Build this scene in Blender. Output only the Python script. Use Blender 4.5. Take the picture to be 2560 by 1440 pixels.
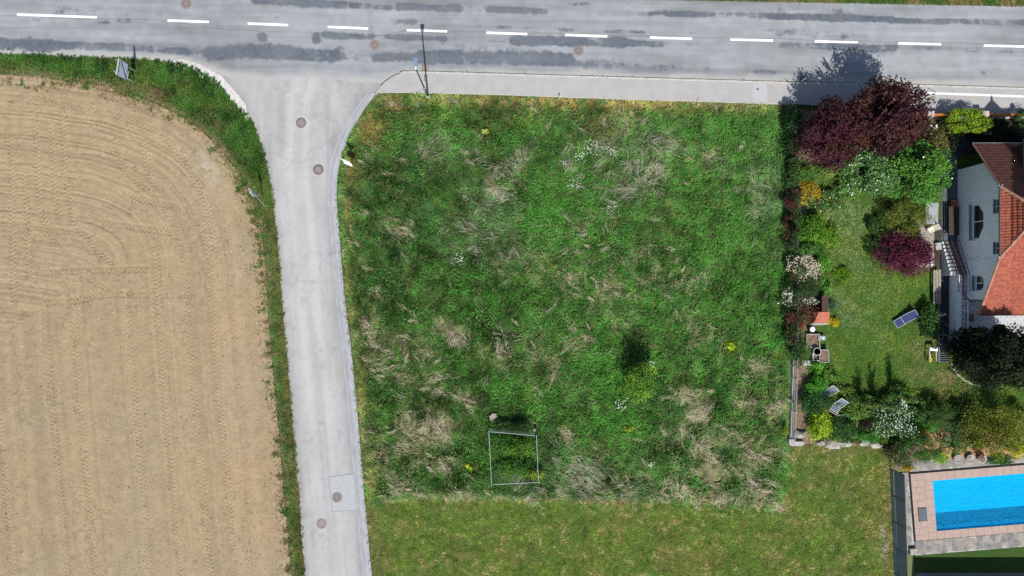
import bpy, math, random
import numpy as np
from mathutils import Vector, Matrix

for _o in list(bpy.data.objects):
    bpy.data.objects.remove(_o, do_unlink=True)
SC = bpy.context.scene
COL = SC.collection

# ------------------------------------------------------------------ camera, sky, sun, exposure
S = 33.0          # photograph pixels per metre on the ground
HC = 52.0         # flying height of the camera in metres
cam_d = bpy.data.cameras.new('camera')
cam_d.sensor_width = 36.0
cam_d.lens = 36.0 * HC / (2560 / S)
cam_d.clip_start = 0.5
cam_d.clip_end = 3000
cam = bpy.data.objects.new('camera', cam_d)
cam.location = (0, 0, HC)
COL.objects.link(cam)
SC.camera = cam

SUN_EL = math.radians(54)
_sx, _sy = 0.09, -1.0
_n = math.hypot(_sx, _sy)
SUNV = Vector((_sx / _n * math.cos(SUN_EL), _sy / _n * math.cos(SUN_EL), math.sin(SUN_EL)))
world = bpy.data.worlds.new('World')
SC.world = world
world.use_nodes = True
wn = world.node_tree
sky = wn.nodes.new('ShaderNodeTexSky')
sky.sky_type = 'NISHITA'
sky.sun_disc = False
sky.sun_elevation = SUN_EL
sky.sun_rotation = math.atan2(SUNV.x, SUNV.y)
bg = wn.nodes['Background']
wn.links.new(sky.outputs[0], bg.inputs[0])
bg.inputs[1].default_value = 0.088
sun_d = bpy.data.lights.new('sun', 'SUN')
sun_d.energy = 4.4
sun_d.angle = math.radians(0.5)
sun_d.color = (1.0, 0.965, 0.91)
sun = bpy.data.objects.new('sun', sun_d)
sun.rotation_euler = (-SUNV).to_track_quat('-Z', 'Y').to_euler()
sun.location = (0, -40, 60)
COL.objects.link(sun)
SC.view_settings.view_transform = 'Standard'
SC.view_settings.look = 'None'
SC.view_settings.gamma = 1.0
SC.view_settings.use_curve_mapping = False
SC.view_settings.exposure = 0.4
SC.cycles.use_denoising = False
SC.cycles.max_bounces = 6
SC.render.filter_size = 1.0

# ------------------------------------------------------------------ helpers
def T(px, py, z=0.0):
    """true ground position given in photograph pixels"""
    return Vector(((px - 1280) / S, (720 - py) / S, z))
def W(px, py, z=0.0):
    """a point that the photograph shows at this pixel and that stands at height z"""
    f = (HC - z) / HC
    return Vector(((px - 1280) / S * f, (720 - py) / S * f, z))
def TA(pts):
    a = np.asarray(pts, float)
    return np.stack([(a[:, 0] - 1280) / S, (720 - a[:, 1]) / S], 1)

def _hash(ix, iy, seed):
    n = (ix.astype(np.int64) * 374761393 + iy.astype(np.int64) * 668265263 + seed * 2147483647) & 0xFFFFFFFF
    n = ((n ^ (n >> 13)) * 1274126177) & 0xFFFFFFFF
    n = ((n ^ (n >> 16)) * 2246822519) & 0xFFFFFFFF
    return ((n ^ (n >> 15)) & 0xFFFFFF) / float(0xFFFFFF)
def vnoise(x, y, scale, seed=0):
    x = np.asarray(x, float) / scale + 1000.5
    y = np.asarray(y, float) / scale + 1000.5
    ix = np.floor(x); iy = np.floor(y)
    fx = x - ix; fy = y - iy
    fx = fx * fx * (3 - 2 * fx); fy = fy * fy * (3 - 2 * fy)
    a = _hash(ix, iy, seed); b = _hash(ix + 1, iy, seed)
    c = _hash(ix, iy + 1, seed); d = _hash(ix + 1, iy + 1, seed)
    return (a * (1 - fx) + b * fx) * (1 - fy) + (c * (1 - fx) + d * fx) * fy
def fbm(x, y, scale, seed=0, octv=4, gain=0.5):
    s = 0; amp = 1; tot = 0
    for o in range(octv):
        s = s + amp * vnoise(x, y, scale / 2 ** o, seed + 17 * o)
        tot += amp; amp *= gain
    return s / tot
def sstep(a, b, x):
    t = np.clip((x - a) / (b - a), 0, 1)
    return t * t * (3 - 2 * t)
def inpoly(x, y, poly):
    r = np.zeros(np.shape(x), bool)
    n = len(poly)
    j = n - 1
    for i in range(n):
        xi, yi = poly[i]; xj, yj = poly[j]
        c = ((yi > y) != (yj > y)) & (x < (xj - xi) * (y - yi) / ((yj - yi) or 1e-9) + xi)
        r ^= c
        j = i
    return r
def catmull(pts, k=6):
    p = [np.array(q, float) for q in pts]
    out = []
    for i in range(len(p) - 1):
        p0 = p[max(i - 1, 0)]; p1 = p[i]; p2 = p[i + 1]; p3 = p[min(i + 2, len(p) - 1)]
        for j in range(k):
            t = j / k
            out.append(0.5 * ((2 * p1) + (p2 - p0) * t + (2 * p0 - 5 * p1 + 4 * p2 - p3) * t * t + (3 * p1 - p0 - 3 * p2 + p3) * t ** 3))
    out.append(p[-1])
    return np.array(out)
def dist_poly(x, y, line):
    """distance to a polyline, and arc length of the nearest point"""
    best = np.full(x.shape, 1e9); arc = np.zeros(x.shape); acc = 0.0
    for i in range(len(line) - 1):
        a = line[i]; b = line[i + 1]; d = b - a; L = math.hypot(*d)
        if L < 1e-9: continue
        t = np.clip(((x - a[0]) * d[0] + (y - a[1]) * d[1]) / (L * L), 0, 1)
        dd = np.hypot(x - a[0] - t * d[0], y - a[1] - t * d[1])
        m = dd < best
        best = np.where(m, dd, best); arc = np.where(m, acc + t * L, arc)
        acc += L
    return best, arc
def rand_in(poly, n, rng):
    p = np.asarray(poly); lo = p.min(0); hi = p.max(0)
    xs = []; ys = []; got = 0
    while got < n:
        x = rng.uniform(lo[0], hi[0], n); y = rng.uniform(lo[1], hi[1], n)
        m = inpoly(x, y, p)
        xs.append(x[m]); ys.append(y[m]); got += int(m.sum())
    return np.concatenate(xs)[:n], np.concatenate(ys)[:n]

# ---- objects
def tag(o, label=None, cat=None, group=None, kind=None):
    if label: o['label'] = label
    if cat: o['category'] = cat
    if group: o['group'] = group
    if kind: o['kind'] = kind
    return o
def thing(name, label, cat, loc=(0, 0, 0), group=None, kind=None):
    o = bpy.data.objects.new(name, None)
    o.empty_display_size = 0.3
    o.location = loc
    COL.objects.link(o)
    return tag(o, label, cat, group, kind)
def link(name, me, mat=None, parent=None):
    o = bpy.data.objects.new(name, me)
    if mat is not None and not me.materials: me.materials.append(mat)
    COL.objects.link(o)
    if parent is not None:
        o.parent = parent
        if parent.type == 'EMPTY': o.matrix_parent_inverse = Matrix.Translation(-Vector(parent.location))
    return o
class MB:
    def __init__(s): s.v = []; s.f = []
    def add(s, vs, fs):
        b = len(s.v); s.v += [tuple(q) for q in vs]; s.f += [tuple(i + b for i in q) for q in fs]; return s
    def box(s, x0, x1, y0, y1, z0, z1):
        return s.add([(x0, y0, z0), (x1, y0, z0), (x1, y1, z0), (x0, y1, z0), (x0, y0, z1), (x1, y0, z1), (x1, y1, z1), (x0, y1, z1)],
                     [(0, 3, 2, 1), (4, 5, 6, 7), (0, 1, 5, 4), (1, 2, 6, 5), (2, 3, 7, 6), (3, 0, 4, 7)])
    def obox(s, cx, cy, z0, z1, lx, ly, ang=0.0, bev=0.0):
        c, n = math.cos(ang), math.sin(ang)
        hx, hy = lx / 2, ly / 2
        q = [(-hx, -hy), (hx, -hy), (hx, hy), (-hx, hy)]
        lo = [(cx + a * c - b * n, cy + a * n + b * c, z0) for a, b in q]
        hi = [(cx + a * c - b * n, cy + a * n + b * c, z1) for a, b in q]
        if bev <= 0:
            return s.add(lo + hi, [(0, 3, 2, 1), (4, 5, 6, 7), (0, 1, 5, 4), (1, 2, 6, 5), (2, 3, 7, 6), (3, 0, 4, 7)])
        md = [(x, y, z1 - bev) for x, y, z in hi]
        q2 = [(a - math.copysign(bev, a), b - math.copysign(bev, b)) for a, b in q]
        tp = [(cx + a * c - b * n, cy + a * n + b * c, z1) for a, b in q2]
        fs = [(0, 3, 2, 1), (8, 9, 10, 11)]
        for i in range(4):
            j = (i + 1) % 4
            fs += [(i, j, j + 4, i + 4), (i + 4, j + 4, j + 8, i + 8)]
        return s.add(lo + md + tp, fs)
    def prism(s, pts, z0, z1, inset=0.0):
        n = len(pts)
        lo = [(p[0], p[1], z0) for p in pts]; hi = [(p[0], p[1], z1) for p in pts]
        a = sum(pts[i][0] * pts[(i + 1) % n][1] - pts[(i + 1) % n][0] * pts[i][1] for i in range(n))
        fs = [tuple(range(n, 2 * n)) if a > 0 else tuple(reversed(range(n, 2 * n)))]
        for i in range(n):
            j = (i + 1) % n
            fs.append((i, j, j + n, i + n) if a > 0 else (j, i, i + n, j + n))
        return s.add(lo + hi, fs)
    def tube(s, p0, p1, r0, r1=None, n=6, cap=True):
        r1 = r0 if r1 is None else r1
        p0 = Vector(p0); p1 = Vector(p1); d = (p1 - p0)
        if d.length < 1e-6: return s
        d.normalize()
        u = d.orthogonal().normalized(); w = d.cross(u)
        vs = []
        for p, r in ((p0, r0), (p1, r1)):
            for i in range(n):
                a = 2 * math.pi * i / n
                vs.append(p + u * (r * math.cos(a)) + w * (r * math.sin(a)))
        fs = [(i, (i + 1) % n, n + (i + 1) % n, n + i) for i in range(n)]
        if cap: fs += [tuple(reversed(range(n))), tuple(range(n, 2 * n))]
        return s.add(vs, fs)
    def path(s, pts, r0, r1=None, n=5):
        r1 = r0 if r1 is None else r1
        m = len(pts) - 1
        for i in range(m):
            s.tube(pts[i], pts[i + 1], r0 + (r1 - r0) * i / m, r0 + (r1 - r0) * (i + 1) / m, n)
        return s
    def lathe(s, cx, cy, prof, n=24):
        vs = []
        for r, z in prof:
            for i in range(n):
                a = 2 * math.pi * i / n
                vs.append((cx + r * math.cos(a), cy + r * math.sin(a), z))
        fs = []
        for k in range(len(prof) - 1):
            for i in range(n):
                j = (i + 1) % n
                fs.append((k * n + i, k * n + j, (k + 1) * n + j, (k + 1) * n + i))
        if prof[0][0] > 1e-4: fs.append(tuple(reversed(range(n))))
        if prof[-1][0] > 1e-4: fs.append(tuple(range((len(prof) - 1) * n, len(prof) * n)))
        return s.add(vs, fs)
    def mesh(s, name, smooth=False):
        me = bpy.data.meshes.new(name)
        me.from_pydata(s.v, [], s.f)
        if smooth: me.polygons.foreach_set('use_smooth', [True] * len(me.polygons))
        me.update()
        return me
    def build(s, name, mat, parent=None, smooth=False):
        return link(name, s.mesh(name, smooth), mat, parent)
def np_mesh(name, V, F, mat, col=None, parent=None, smooth=False, extra=None):
    V = np.ascontiguousarray(V, np.float32)
    me = bpy.data.meshes.new(name)
    me.vertices.add(len(V)); me.vertices.foreach_set('co', V.ravel())
    F = np.ascontiguousarray(F, np.int32); k = F.shape[1]
    me.loops.add(F.size); me.loops.foreach_set('vertex_index', F.ravel())
    me.polygons.add(len(F)); me.polygons.foreach_set('loop_start', np.arange(0, F.size, k, dtype=np.int32))
    if smooth: me.polygons.foreach_set('use_smooth', np.ones(len(F), bool))
    me.update(calc_edges=True)
    if col is not None:
        a = me.color_attributes.new('Col', 'BYTE_COLOR', 'POINT')
        rgba = np.ones((len(V), 4), np.float32); rgba[:, :3] = np.clip(col, 0, 1)
        a.data.foreach_set('color', rgba.ravel())
    for nm, arr in (extra or {}).items():
        a = me.attributes.new(nm, 'FLOAT', 'POINT'); a.data.foreach_set('value', np.ascontiguousarray(arr, np.float32))
    return link(name, me, mat, parent)
def sheet(name, polypx, z, mat, kind='structure'):
    p = TA(polypx)
    m = MB(); n = len(p)
    a = sum(p[i][0] * p[(i + 1) % n][1] - p[(i + 1) % n][0] * p[i][1] for i in range(n))
    idx = list(range(n)) if a > 0 else list(reversed(range(n)))
    m.add([(q[0], q[1], z) for q in p], [tuple(idx)])
    return tag(m.build(name, mat), kind=kind)

# ---- materials
def _mat(name):
    m = bpy.data.materials.new(name); m.use_nodes = True
    return m, m.node_tree, m.node_tree.nodes['Principled BSDF']
def plain(name, col, rough=0.7, metal=0.0, var=0.18, scale=6.0, bump=0.0, bscale=None, col2=None, spec=0.3):
    m, nt, b = _mat(name)
    b.inputs['Roughness'].default_value = rough
    b.inputs['Metallic'].default_value = metal
    b.inputs['Specular IOR Level'].default_value = spec
    geo = nt.nodes.new('ShaderNodeNewGeometry')
    nz = nt.nodes.new('ShaderNodeTexNoise'); nz.inputs['Scale'].default_value = scale; nz.inputs['Detail'].default_value = 6
    nt.links.new(geo.outputs['Position'], nz.inputs['Vector'])
    rp = nt.nodes.new('ShaderNodeValToRGB')
    c2 = col2 or tuple(c * (1 - var) for c in col); c1 = tuple(min(1, c * (1 + var)) for c in col)
    rp.color_ramp.elements[0].position = 0.32; rp.color_ramp.elements[1].position = 0.68
    rp.color_ramp.elements[0].color = (*c2, 1); rp.color_ramp.elements[1].color = (*c1, 1)
    nt.links.new(nz.outputs[0], rp.inputs[0]); nt.links.new(rp.outputs[0], b.inputs['Base Color'])
    if bump > 0:
        n2 = nt.nodes.new('ShaderNodeTexNoise'); n2.inputs['Scale'].default_value = bscale or scale * 3; n2.inputs['Detail'].default_value = 5
        nt.links.new(geo.outputs['Position'], n2.inputs['Vector'])
        bp = nt.nodes.new('ShaderNodeBump'); bp.inputs['Strength'].default_value = bump; bp.inputs['Distance'].default_value = 0.05
        nt.links.new(n2.outputs[0], bp.inputs['Height']); nt.links.new(bp.outputs[0], b.inputs['Normal'])
    return m
def leafy(name, transl=0.25, rough=0.6, spec=0.25):
    m, nt, b = _mat(name)
    at = nt.nodes.new('ShaderNodeAttribute'); at.attribute_name = 'Col'
    nt.links.new(at.outputs['Color'], b.inputs['Base Color'])
    b.inputs['Roughness'].default_value = rough; b.inputs['Specular IOR Level'].default_value = spec
    tr = nt.nodes.new('ShaderNodeBsdfTranslucent'); nt.links.new(at.outputs['Color'], tr.inputs['Color'])
    mx = nt.nodes.new('ShaderNodeMixShader'); mx.inputs[0].default_value = transl
    out = nt.nodes['Material Output']
    nt.links.new(b.outputs[0], mx.inputs[1]); nt.links.new(tr.outputs[0], mx.inputs[2]); nt.links.new(mx.outputs[0], out.inputs[0])
    return m
def ground_attr(name, nscale=9.0, namp=0.25, bump=0.4, bscale=30.0, rough=0.9, dist=0.04):
    """colour from the 'Col' attribute, varied by fine noise"""
    m, nt, b = _mat(name)
    at = nt.nodes.new('ShaderNodeAttribute'); at.attribute_name = 'Col'
    geo = nt.nodes.new('ShaderNodeNewGeometry')
    nz = nt.nodes.new('ShaderNodeTexNoise'); nz.inputs['Scale'].default_value = nscale; nz.inputs['Detail'].default_value = 8; nz.inputs['Roughness'].default_value = 0.65
    nt.links.new(geo.outputs['Position'], nz.inputs['Vector'])
    mr = nt.nodes.new('ShaderNodeMapRange'); mr.inputs[1].default_value = 0.3; mr.inputs[2].default_value = 0.7
    mr.inputs[3].default_value = 1 - namp; mr.inputs[4].default_value = 1 + namp
    nt.links.new(nz.outputs[0], mr.inputs[0])
    mul = nt.nodes.new('ShaderNodeVectorMath'); mul.operation = 'SCALE'
    nt.links.new(at.outputs['Color'], mul.inputs[0]); nt.links.new(mr.outputs[0], mul.inputs['Scale'])
    nt.links.new(mul.outputs[0], b.inputs['Base Color'])
    b.inputs['Roughness'].default_value = rough; b.inputs['Specular IOR Level'].default_value = 0.15
    n2 = nt.nodes.new('ShaderNodeTexNoise'); n2.inputs['Scale'].default_value = bscale; n2.inputs['Detail'].default_value = 6
    nt.links.new(geo.outputs['Position'], n2.inputs['Vector'])
    bp = nt.nodes.new('ShaderNodeBump'); bp.inputs['Strength'].default_value = bump; bp.inputs['Distance'].default_value = dist
    nt.links.new(n2.outputs[0], bp.inputs['Height']); nt.links.new(bp.outputs[0], b.inputs['Normal'])
    return m

M = {}
M['leaf'] = leafy('leaf', 0.22, 0.65, 0.12)
M['grass'] = leafy('grass_blade', 0.2, 0.65, 0.2)
M['petal'] = leafy('petal', 0.15, 0.7, 0.1)
M['soil'] = ground_attr('field_soil', 14, 0.14, 0.35, 26, 0.95, 0.03)
M['asphalt'] = ground_attr('asphalt', 22, 0.07, 0.2, 90, 0.85, 0.01)
def crack_into(m, scale=.32, width=.006, amt=.4):
    nt = m.node_tree; b = nt.nodes['Principled BSDF']; src = b.inputs['Base Color'].links[0].from_socket
    geo = nt.nodes.new('ShaderNodeNewGeometry')
    wn_ = nt.nodes.new('ShaderNodeTexNoise'); wn_.inputs['Scale'].default_value = 1.1; wn_.inputs['Detail'].default_value = 5
    nt.links.new(geo.outputs['Position'], wn_.inputs['Vector'])
    ad = nt.nodes.new('ShaderNodeVectorMath'); ad.operation = 'MULTIPLY_ADD'; ad.inputs[1].default_value = (1.1, 1.1, 0)
    nt.links.new(wn_.outputs['Color'], ad.inputs[0]); nt.links.new(geo.outputs['Position'], ad.inputs[2])
    vo = nt.nodes.new('ShaderNodeTexVoronoi'); vo.feature = 'DISTANCE_TO_EDGE'; vo.inputs['Scale'].default_value = scale
    nt.links.new(ad.outputs[0], vo.inputs['Vector'])
    mr = nt.nodes.new('ShaderNodeMapRange'); mr.inputs[1].default_value = 0; mr.inputs[2].default_value = width * 2; mr.inputs[3].default_value = 1; mr.inputs[4].default_value = 0
    nt.links.new(vo.outputs['Distance'], mr.inputs[0])
    msk = nt.nodes.new('ShaderNodeTexNoise'); msk.inputs['Scale'].default_value = .16; nt.links.new(geo.outputs['Position'], msk.inputs['Vector'])
    m2 = nt.nodes.new('ShaderNodeMapRange'); m2.inputs[1].default_value = .48; m2.inputs[2].default_value = .62; nt.links.new(msk.outputs[0], m2.inputs[0])
    mu = nt.nodes.new('ShaderNodeMath'); mu.operation = 'MULTIPLY'; nt.links.new(mr.outputs[0], mu.inputs[0]); nt.links.new(m2.outputs[0], mu.inputs[1])
    m3 = nt.nodes.new('ShaderNodeMath'); m3.operation = 'MULTIPLY'; m3.inputs[1].default_value = amt; nt.links.new(mu.outputs[0], m3.inputs[0])
    mx = nt.nodes.new('ShaderNodeMix'); mx.data_type = 'RGBA'; nt.links.new(m3.outputs[0], mx.inputs['Factor']); nt.links.new(src, mx.inputs['A']); mx.inputs['B'].default_value = (.07, .07, .075, 1)
    nt.links.new(mx.outputs['Result'], b.inputs['Base Color'])
crack_into(M['asphalt'], amt=.2)
M['turf'] = ground_attr('turf', 7, 0.3, 0.8, 18, 0.95, 0.06)
M['gravel'] = plain('gravel', (0.42, 0.4, 0.37), 0.95, var=0.25, scale=14, bump=0.5, bscale=40)
M['kerb'] = plain('kerb_stone', (0.4, 0.385, 0.35), 0.85, var=0.2, scale=5)
M['concrete'] = plain('concrete', (0.34, 0.335, 0.32), 0.9, var=0.12, scale=3, bump=0.15)
M['paint'] = plain('road_paint', (0.82, 0.82, 0.82), 0.6, var=0.05, scale=9)
M['oldpaint'] = plain('worn_paint', (0.62, 0.62, 0.6), 0.7, var=0.2, scale=12)
M['rust'] = plain('rusty_iron', (0.2, 0.13, 0.105), 0.75, var=0.25, scale=12, bump=0.3, bscale=60)
M['ruststone'] = plain('pinkish_cast_cover', (0.2, 0.168, 0.158), 0.8, var=0.2, scale=18, bump=0.3, bscale=60)
M['iron'] = plain('cast_iron', (0.14, 0.10, 0.095), 0.65, var=0.2, scale=14, bump=0.3, bscale=60)
M['greyiron'] = plain('grey_cast_cover', (0.22, 0.185, 0.175), 0.7, var=0.15, scale=14, bump=0.2, bscale=60)
M['black'] = plain('dark_gap', (0.01, 0.01, 0.01), 0.9, var=0.2)
M['joint'] = plain('bitumen_joint', (0.09, 0.09, 0.095), 0.7, var=0.3, scale=10)
M['galv'] = plain('galvanised_steel', (0.5, 0.52, 0.53), 0.45, metal=0.4, var=0.1)
M['whitemetal'] = plain('white_metal', (0.78, 0.79, 0.8), 0.4, var=0.05)
M['signface'] = plain('sign_face', (0.62, 0.68, 0.82), 0.35, var=0.05)
M['signblue'] = plain('sign_border', (0.06, 0.1, 0.3), 0.4, var=0.1)
M['signred'] = plain('sign_bar', (0.06, 0.012, 0.03), 0.4, var=0.1)
M['greenpole'] = plain('green_paint', (0.012, 0.075, 0.045), 0.35, var=0.1, spec=0.5)
M['solar'] = plain('lamp_housing', (0.16, 0.21, 0.3), 0.3, var=0.08, spec=0.6)
M['bark'] = plain('bark', (0.085, 0.062, 0.045), 0.9, var=0.3, scale=14, bump=0.5)
M['greybark'] = plain('grey_bark', (0.2, 0.18, 0.15), 0.9, var=0.25, scale=14, bump=0.4)
M['wood'] = plain('weathered_wood', (0.27, 0.24, 0.2), 0.85, var=0.25, scale=7, bump=0.2)
M['palewood'] = plain('pale_wood', (0.32, 0.29, 0.245), 0.85, var=0.2, scale=7, bump=0.2)
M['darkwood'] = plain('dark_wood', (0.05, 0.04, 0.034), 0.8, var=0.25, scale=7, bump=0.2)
M['orangewood'] = plain('glazed_wood', (0.42, 0.17, 0.035), 0.5, var=0.25, scale=6, spec=0.4)
M['stone'] = plain('natural_stone', (0.3, 0.285, 0.26), 0.9, var=0.3, scale=2.2, bump=0.4, bscale=16)
M['rock'] = plain('pale_rock', (0.29, 0.275, 0.25), 0.9, var=0.35, scale=3, bump=0.6, bscale=9)
M['pinktile'] = plain('pink_stone_slab', (0.345, 0.255, 0.215), 0.8, var=0.08, scale=2.5)
M['pinkpost'] = plain('pinkish_render', (0.42, 0.34, 0.32), 0.85, var=0.08, scale=3)
M['shadedstep'] = plain('shaded_step_stone', (0.14, 0.14, 0.145), 0.85, var=0.15, scale=3)  # shade on the outdoor stair is put into the step colour
M['shaded'] = plain('shaded_paving', (0.075, 0.088, 0.105), 0.8, var=0.2, scale=2.5)  # dark stone, with the patio's shade put into its colour
M['paver'] = plain('white_paver', (0.42, 0.43, 0.44), 0.85, var=0.1, scale=2.5)
M['wall'] = plain('house_render', (0.88, 0.88, 0.87), 0.9, var=0.03, scale=1.2, bump=0.1, bscale=50)
M['trim'] = plain('window_trim', (0.8, 0.81, 0.82), 0.6, var=0.03)
M['tile'] = plain('clay_tile', (0.255, 0.069, 0.04), 0.75, var=0.35, scale=5.0)
M['tiledark'] = plain('dark_clay_tile', (0.11, 0.043, 0.035), 0.8, var=0.25, scale=3.0)  # darker copy of the clay tile for the north slope
M['ridge'] = plain('ridge_tile', (0.3, 0.16, 0.11), 0.8, var=0.25, scale=3.0)
M['browncheek'] = plain('brown_cladding', (0.04, 0.02, 0.017), 0.7, var=0.2)
M['anth'] = plain('anthracite_board', (0.075, 0.088, 0.108), 0.55, var=0.12, scale=3, spec=0.4)
M['fenceboard'] = plain('slate_blue_board', (0.15, 0.18, 0.22), 0.5, var=0.12, scale=3, spec=0.4)
M['anth2'] = plain('grey_gravel_board', (0.2, 0.235, 0.27), 0.6, var=0.12, scale=2, spec=0.4)
M['railred'] = plain('red_brown_rail', (0.1, 0.035, 0.035), 0.4, var=0.1, spec=0.5)
M['fabric'] = plain('blue_fabric', (0.03, 0.04, 0.115), 0.9, var=0.15, scale=9)
M['greyfabric'] = plain('grey_blue_fabric', (0.13, 0.165, 0.225), 0.9, var=0.1, scale=9)
M['cream'] = plain('cream_fabric', (0.6, 0.57, 0.48), 0.9, var=0.06)
M['frame'] = plain('cream_frame', (0.62, 0.6, 0.5), 0.6, var=0.06)
M['terracotta'] = plain('terracotta', (0.36, 0.12, 0.07), 0.85, var=0.15, scale=4)
M['darkbrown'] = plain('dark_brown_paint', (0.06, 0.032, 0.026), 0.8, var=0.2)
M['yellow'] = plain('yellow_plastic', (0.75, 0.55, 0.02), 0.4, var=0.05)
M['blackplastic'] = plain('black_plastic', (0.02, 0.02, 0.022), 0.5, var=0.2)
M['bedsoil'] = plain('bed_soil', (0.16, 0.11, 0.075), 0.95, var=0.35, scale=5, bump=0.8, bscale=12)
M['bark_mulch'] = plain('bark_mulch', (0.36, 0.2, 0.11), 0.95, var=0.3, scale=12, bump=0.6, bscale=30)
M['liner'] = plain('pool_liner', (0.05, 0.54, 0.76), 0.6, var=0.05, scale=1.2)
# ================================================================== THE GROUND
rng = np.random.default_rng(7)
PA = math.radians(4.6)                       # the pool lies slightly turned
PO = T(2330, 1201)
def PL(u, v, z=0.0):
    """pool frame: u along the pool to the east, v towards the house behind us (south)"""
    return Vector((PO.x + u * math.cos(PA) + v * math.sin(PA), PO.y + u * math.sin(PA) - v * math.cos(PA), z))
POOL_L, POOL_W = 9.0, 3.85

# terrain: one sheet to the horizon, left open where the pool is dug in
def build_terrain():
    R = 700
    inner = [PL(-0.02, -0.02, -.07), PL(POOL_L + .02, -0.02, -.07), PL(POOL_L + .02, POOL_W + .02, -.07), PL(-0.02, POOL_W + .02, -.07)]   # NW NE SE SW
    outer = [(-R, R, -.07), (R, R, -.07), (R, -R, -.07), (-R, -R, -.07)]
    m = MB()
    m.add(outer + [tuple(q) for q in inner], [(0, 4, 5, 1), (1, 5, 6, 2), (2, 6, 7, 3), (3, 7, 4, 0)])
    mat = plain('open_country_grass', (0.09, 0.12, 0.035), 0.95, var=0.3, scale=0.6, bump=0.6, bscale=6, col2=(0.13, 0.12, 0.06))
    tag(m.build('ground', mat), kind='structure')
build_terrain()

# ---- outline polylines in photograph pixels
FIELD_EDGE = catmull([(-120, 176), (0, 186), (100, 193), (180, 206), (270, 218), (350, 243), (430, 278), (500, 322), (550, 372), (592, 425), (620, 480), (645, 545), (660, 620), (667, 700), (673, 800), (686, 950), (700, 1100), (712, 1250), (722, 1350), (738, 1520)], 5)
ROAD_L = [(150, 400), (158, 455), (175, 512), (196, 548), (215, 568), (260, 604), (310, 633), (370, 656), (430, 671), (500, 682), (600, 693), (700, 701), (850, 713), (1000, 726), (1150, 739), (1300, 751), (1540, 768)]
ROAD_R = [(180, 1040), (188, 1005), (196, 985), (207, 968), (228, 945), (270, 913), (310, 889), (350, 868), (400, 851), (450, 843), (500, 842), (600, 850), (700, 858), (800, 868), (850, 876), (900, 881), (1000, 891), (1100, 900), (1180, 906), (1240, 911), (1300, 917), (1370, 923), (1540, 940)]
def xl(y): return np.interp(y, [a for a, b in ROAD_L], [b for a, b in ROAD_L])
def xr(y): return np.interp(y, [a for a, b in ROAD_R], [b for a, b in ROAD_R])
NORTH = [(-140, -55), (800, -22), (1620, -1), (2560, 16), (2720, 19)]
SOUTH = [(-140, 132), (420, 152), (470, 166), (585, 197), (960, 208), (975, 204), (1005, 189), (1040, 181), (1990, 208), (2310, 215), (2720, 227)]
def yn(x): return np.interp(x, [a for a, b in NORTH], [b for a, b in NORTH])
def ys(x): return np.interp(x, [a for a, b in SOUTH], [b for a, b in SOUTH])

# ---- main road: bleached asphalt with dark worn-open wheel tracks
DARK = [(-60,110,900,140,12,.4),(900,145,1700,168,12,.42),(640,2,1400,30,9,.42),(1600,34,2600,58,8,.5),(780,90,1650,108,9,.42),(1650,110,2600,127,9,.4),  # x0 y0 x1 y1 half-width strength (photograph pixels)
 (-60,108,120,113,16,1),(120,113,250,116,12,1),(250,117,375,122,11,1),(400,124,470,129,9,.8),(535,130,700,133,20,1.05),(700,133,830,140,19,1.05),(830,138,900,142,12,.6),
 (940,143,1060,142,13,.9),(1060,143,1250,147,19,1),(1250,146,1420,152,20,1),(1420,152,1520,160,14,.7),(1520,162,1660,170,9,.65),(1760,170,1792,176,7,.8),(1890,180,1935,182,6,.6),
 (640,0,760,3,11,.95),(700,3,860,12,11,1),(860,12,975,20,8,1),(1000,18,1145,21,10,1.05),(1225,24,1362,28,9,1),(1415,10,1470,11,6,.8),(1448,12,1450,30,3,.7),
 (1625,34,1665,30,7,.8),(1670,36,1900,40,9,.9),(1900,40,2130,46,9,1.05),(2130,46,2230,50,9,1.05),(2230,52,2390,54,8,1),(2400,54,2600,58,8,.95),(1900,26,2180,30,8,.45),(2250,32,2390,36,9,.4),
 (815,86,925,91,11,.95),(790,92,792,100,12,.9),(655,90,657,98,10,.8),(768,80,800,90,6,.5),(970,92,1110,96,9,.9),(1290,100,1420,104,14,.95),(1420,104,1560,107,14,1),(1560,108,1650,110,10,.9),(1650,108,1800,112,9,.5),
 (1955,114,2080,118,10,.85),(2080,116,2230,122,12,.9),(2240,122,2560,126,11,.55),(2560,126,2700,128,11,.5),
 (900,52,1085,60,10,.45),(1000,55,1050,60,8,.6),(1180,66,1400,73,6,.55),(1400,74,1620,82,6,.65),(1690,76,1940,82,10,.45),(1900,82,2160,88,10,.5),
 (300,52,330,56,6,.4),(240,56,270,57,4,.6),(80,50,95,52,5,.35),(480,30,510,34,5,.4),(2430,172,2460,184,4,.6),(1120,30,1350,40,8,.25),(1480,18,1560,30,12,.35),
 (0,20,300,28,12,.25),(300,30,700,45,10,.2),(850,120,880,130,6,.7),(1100,110,1290,125,10,.4)]
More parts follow.
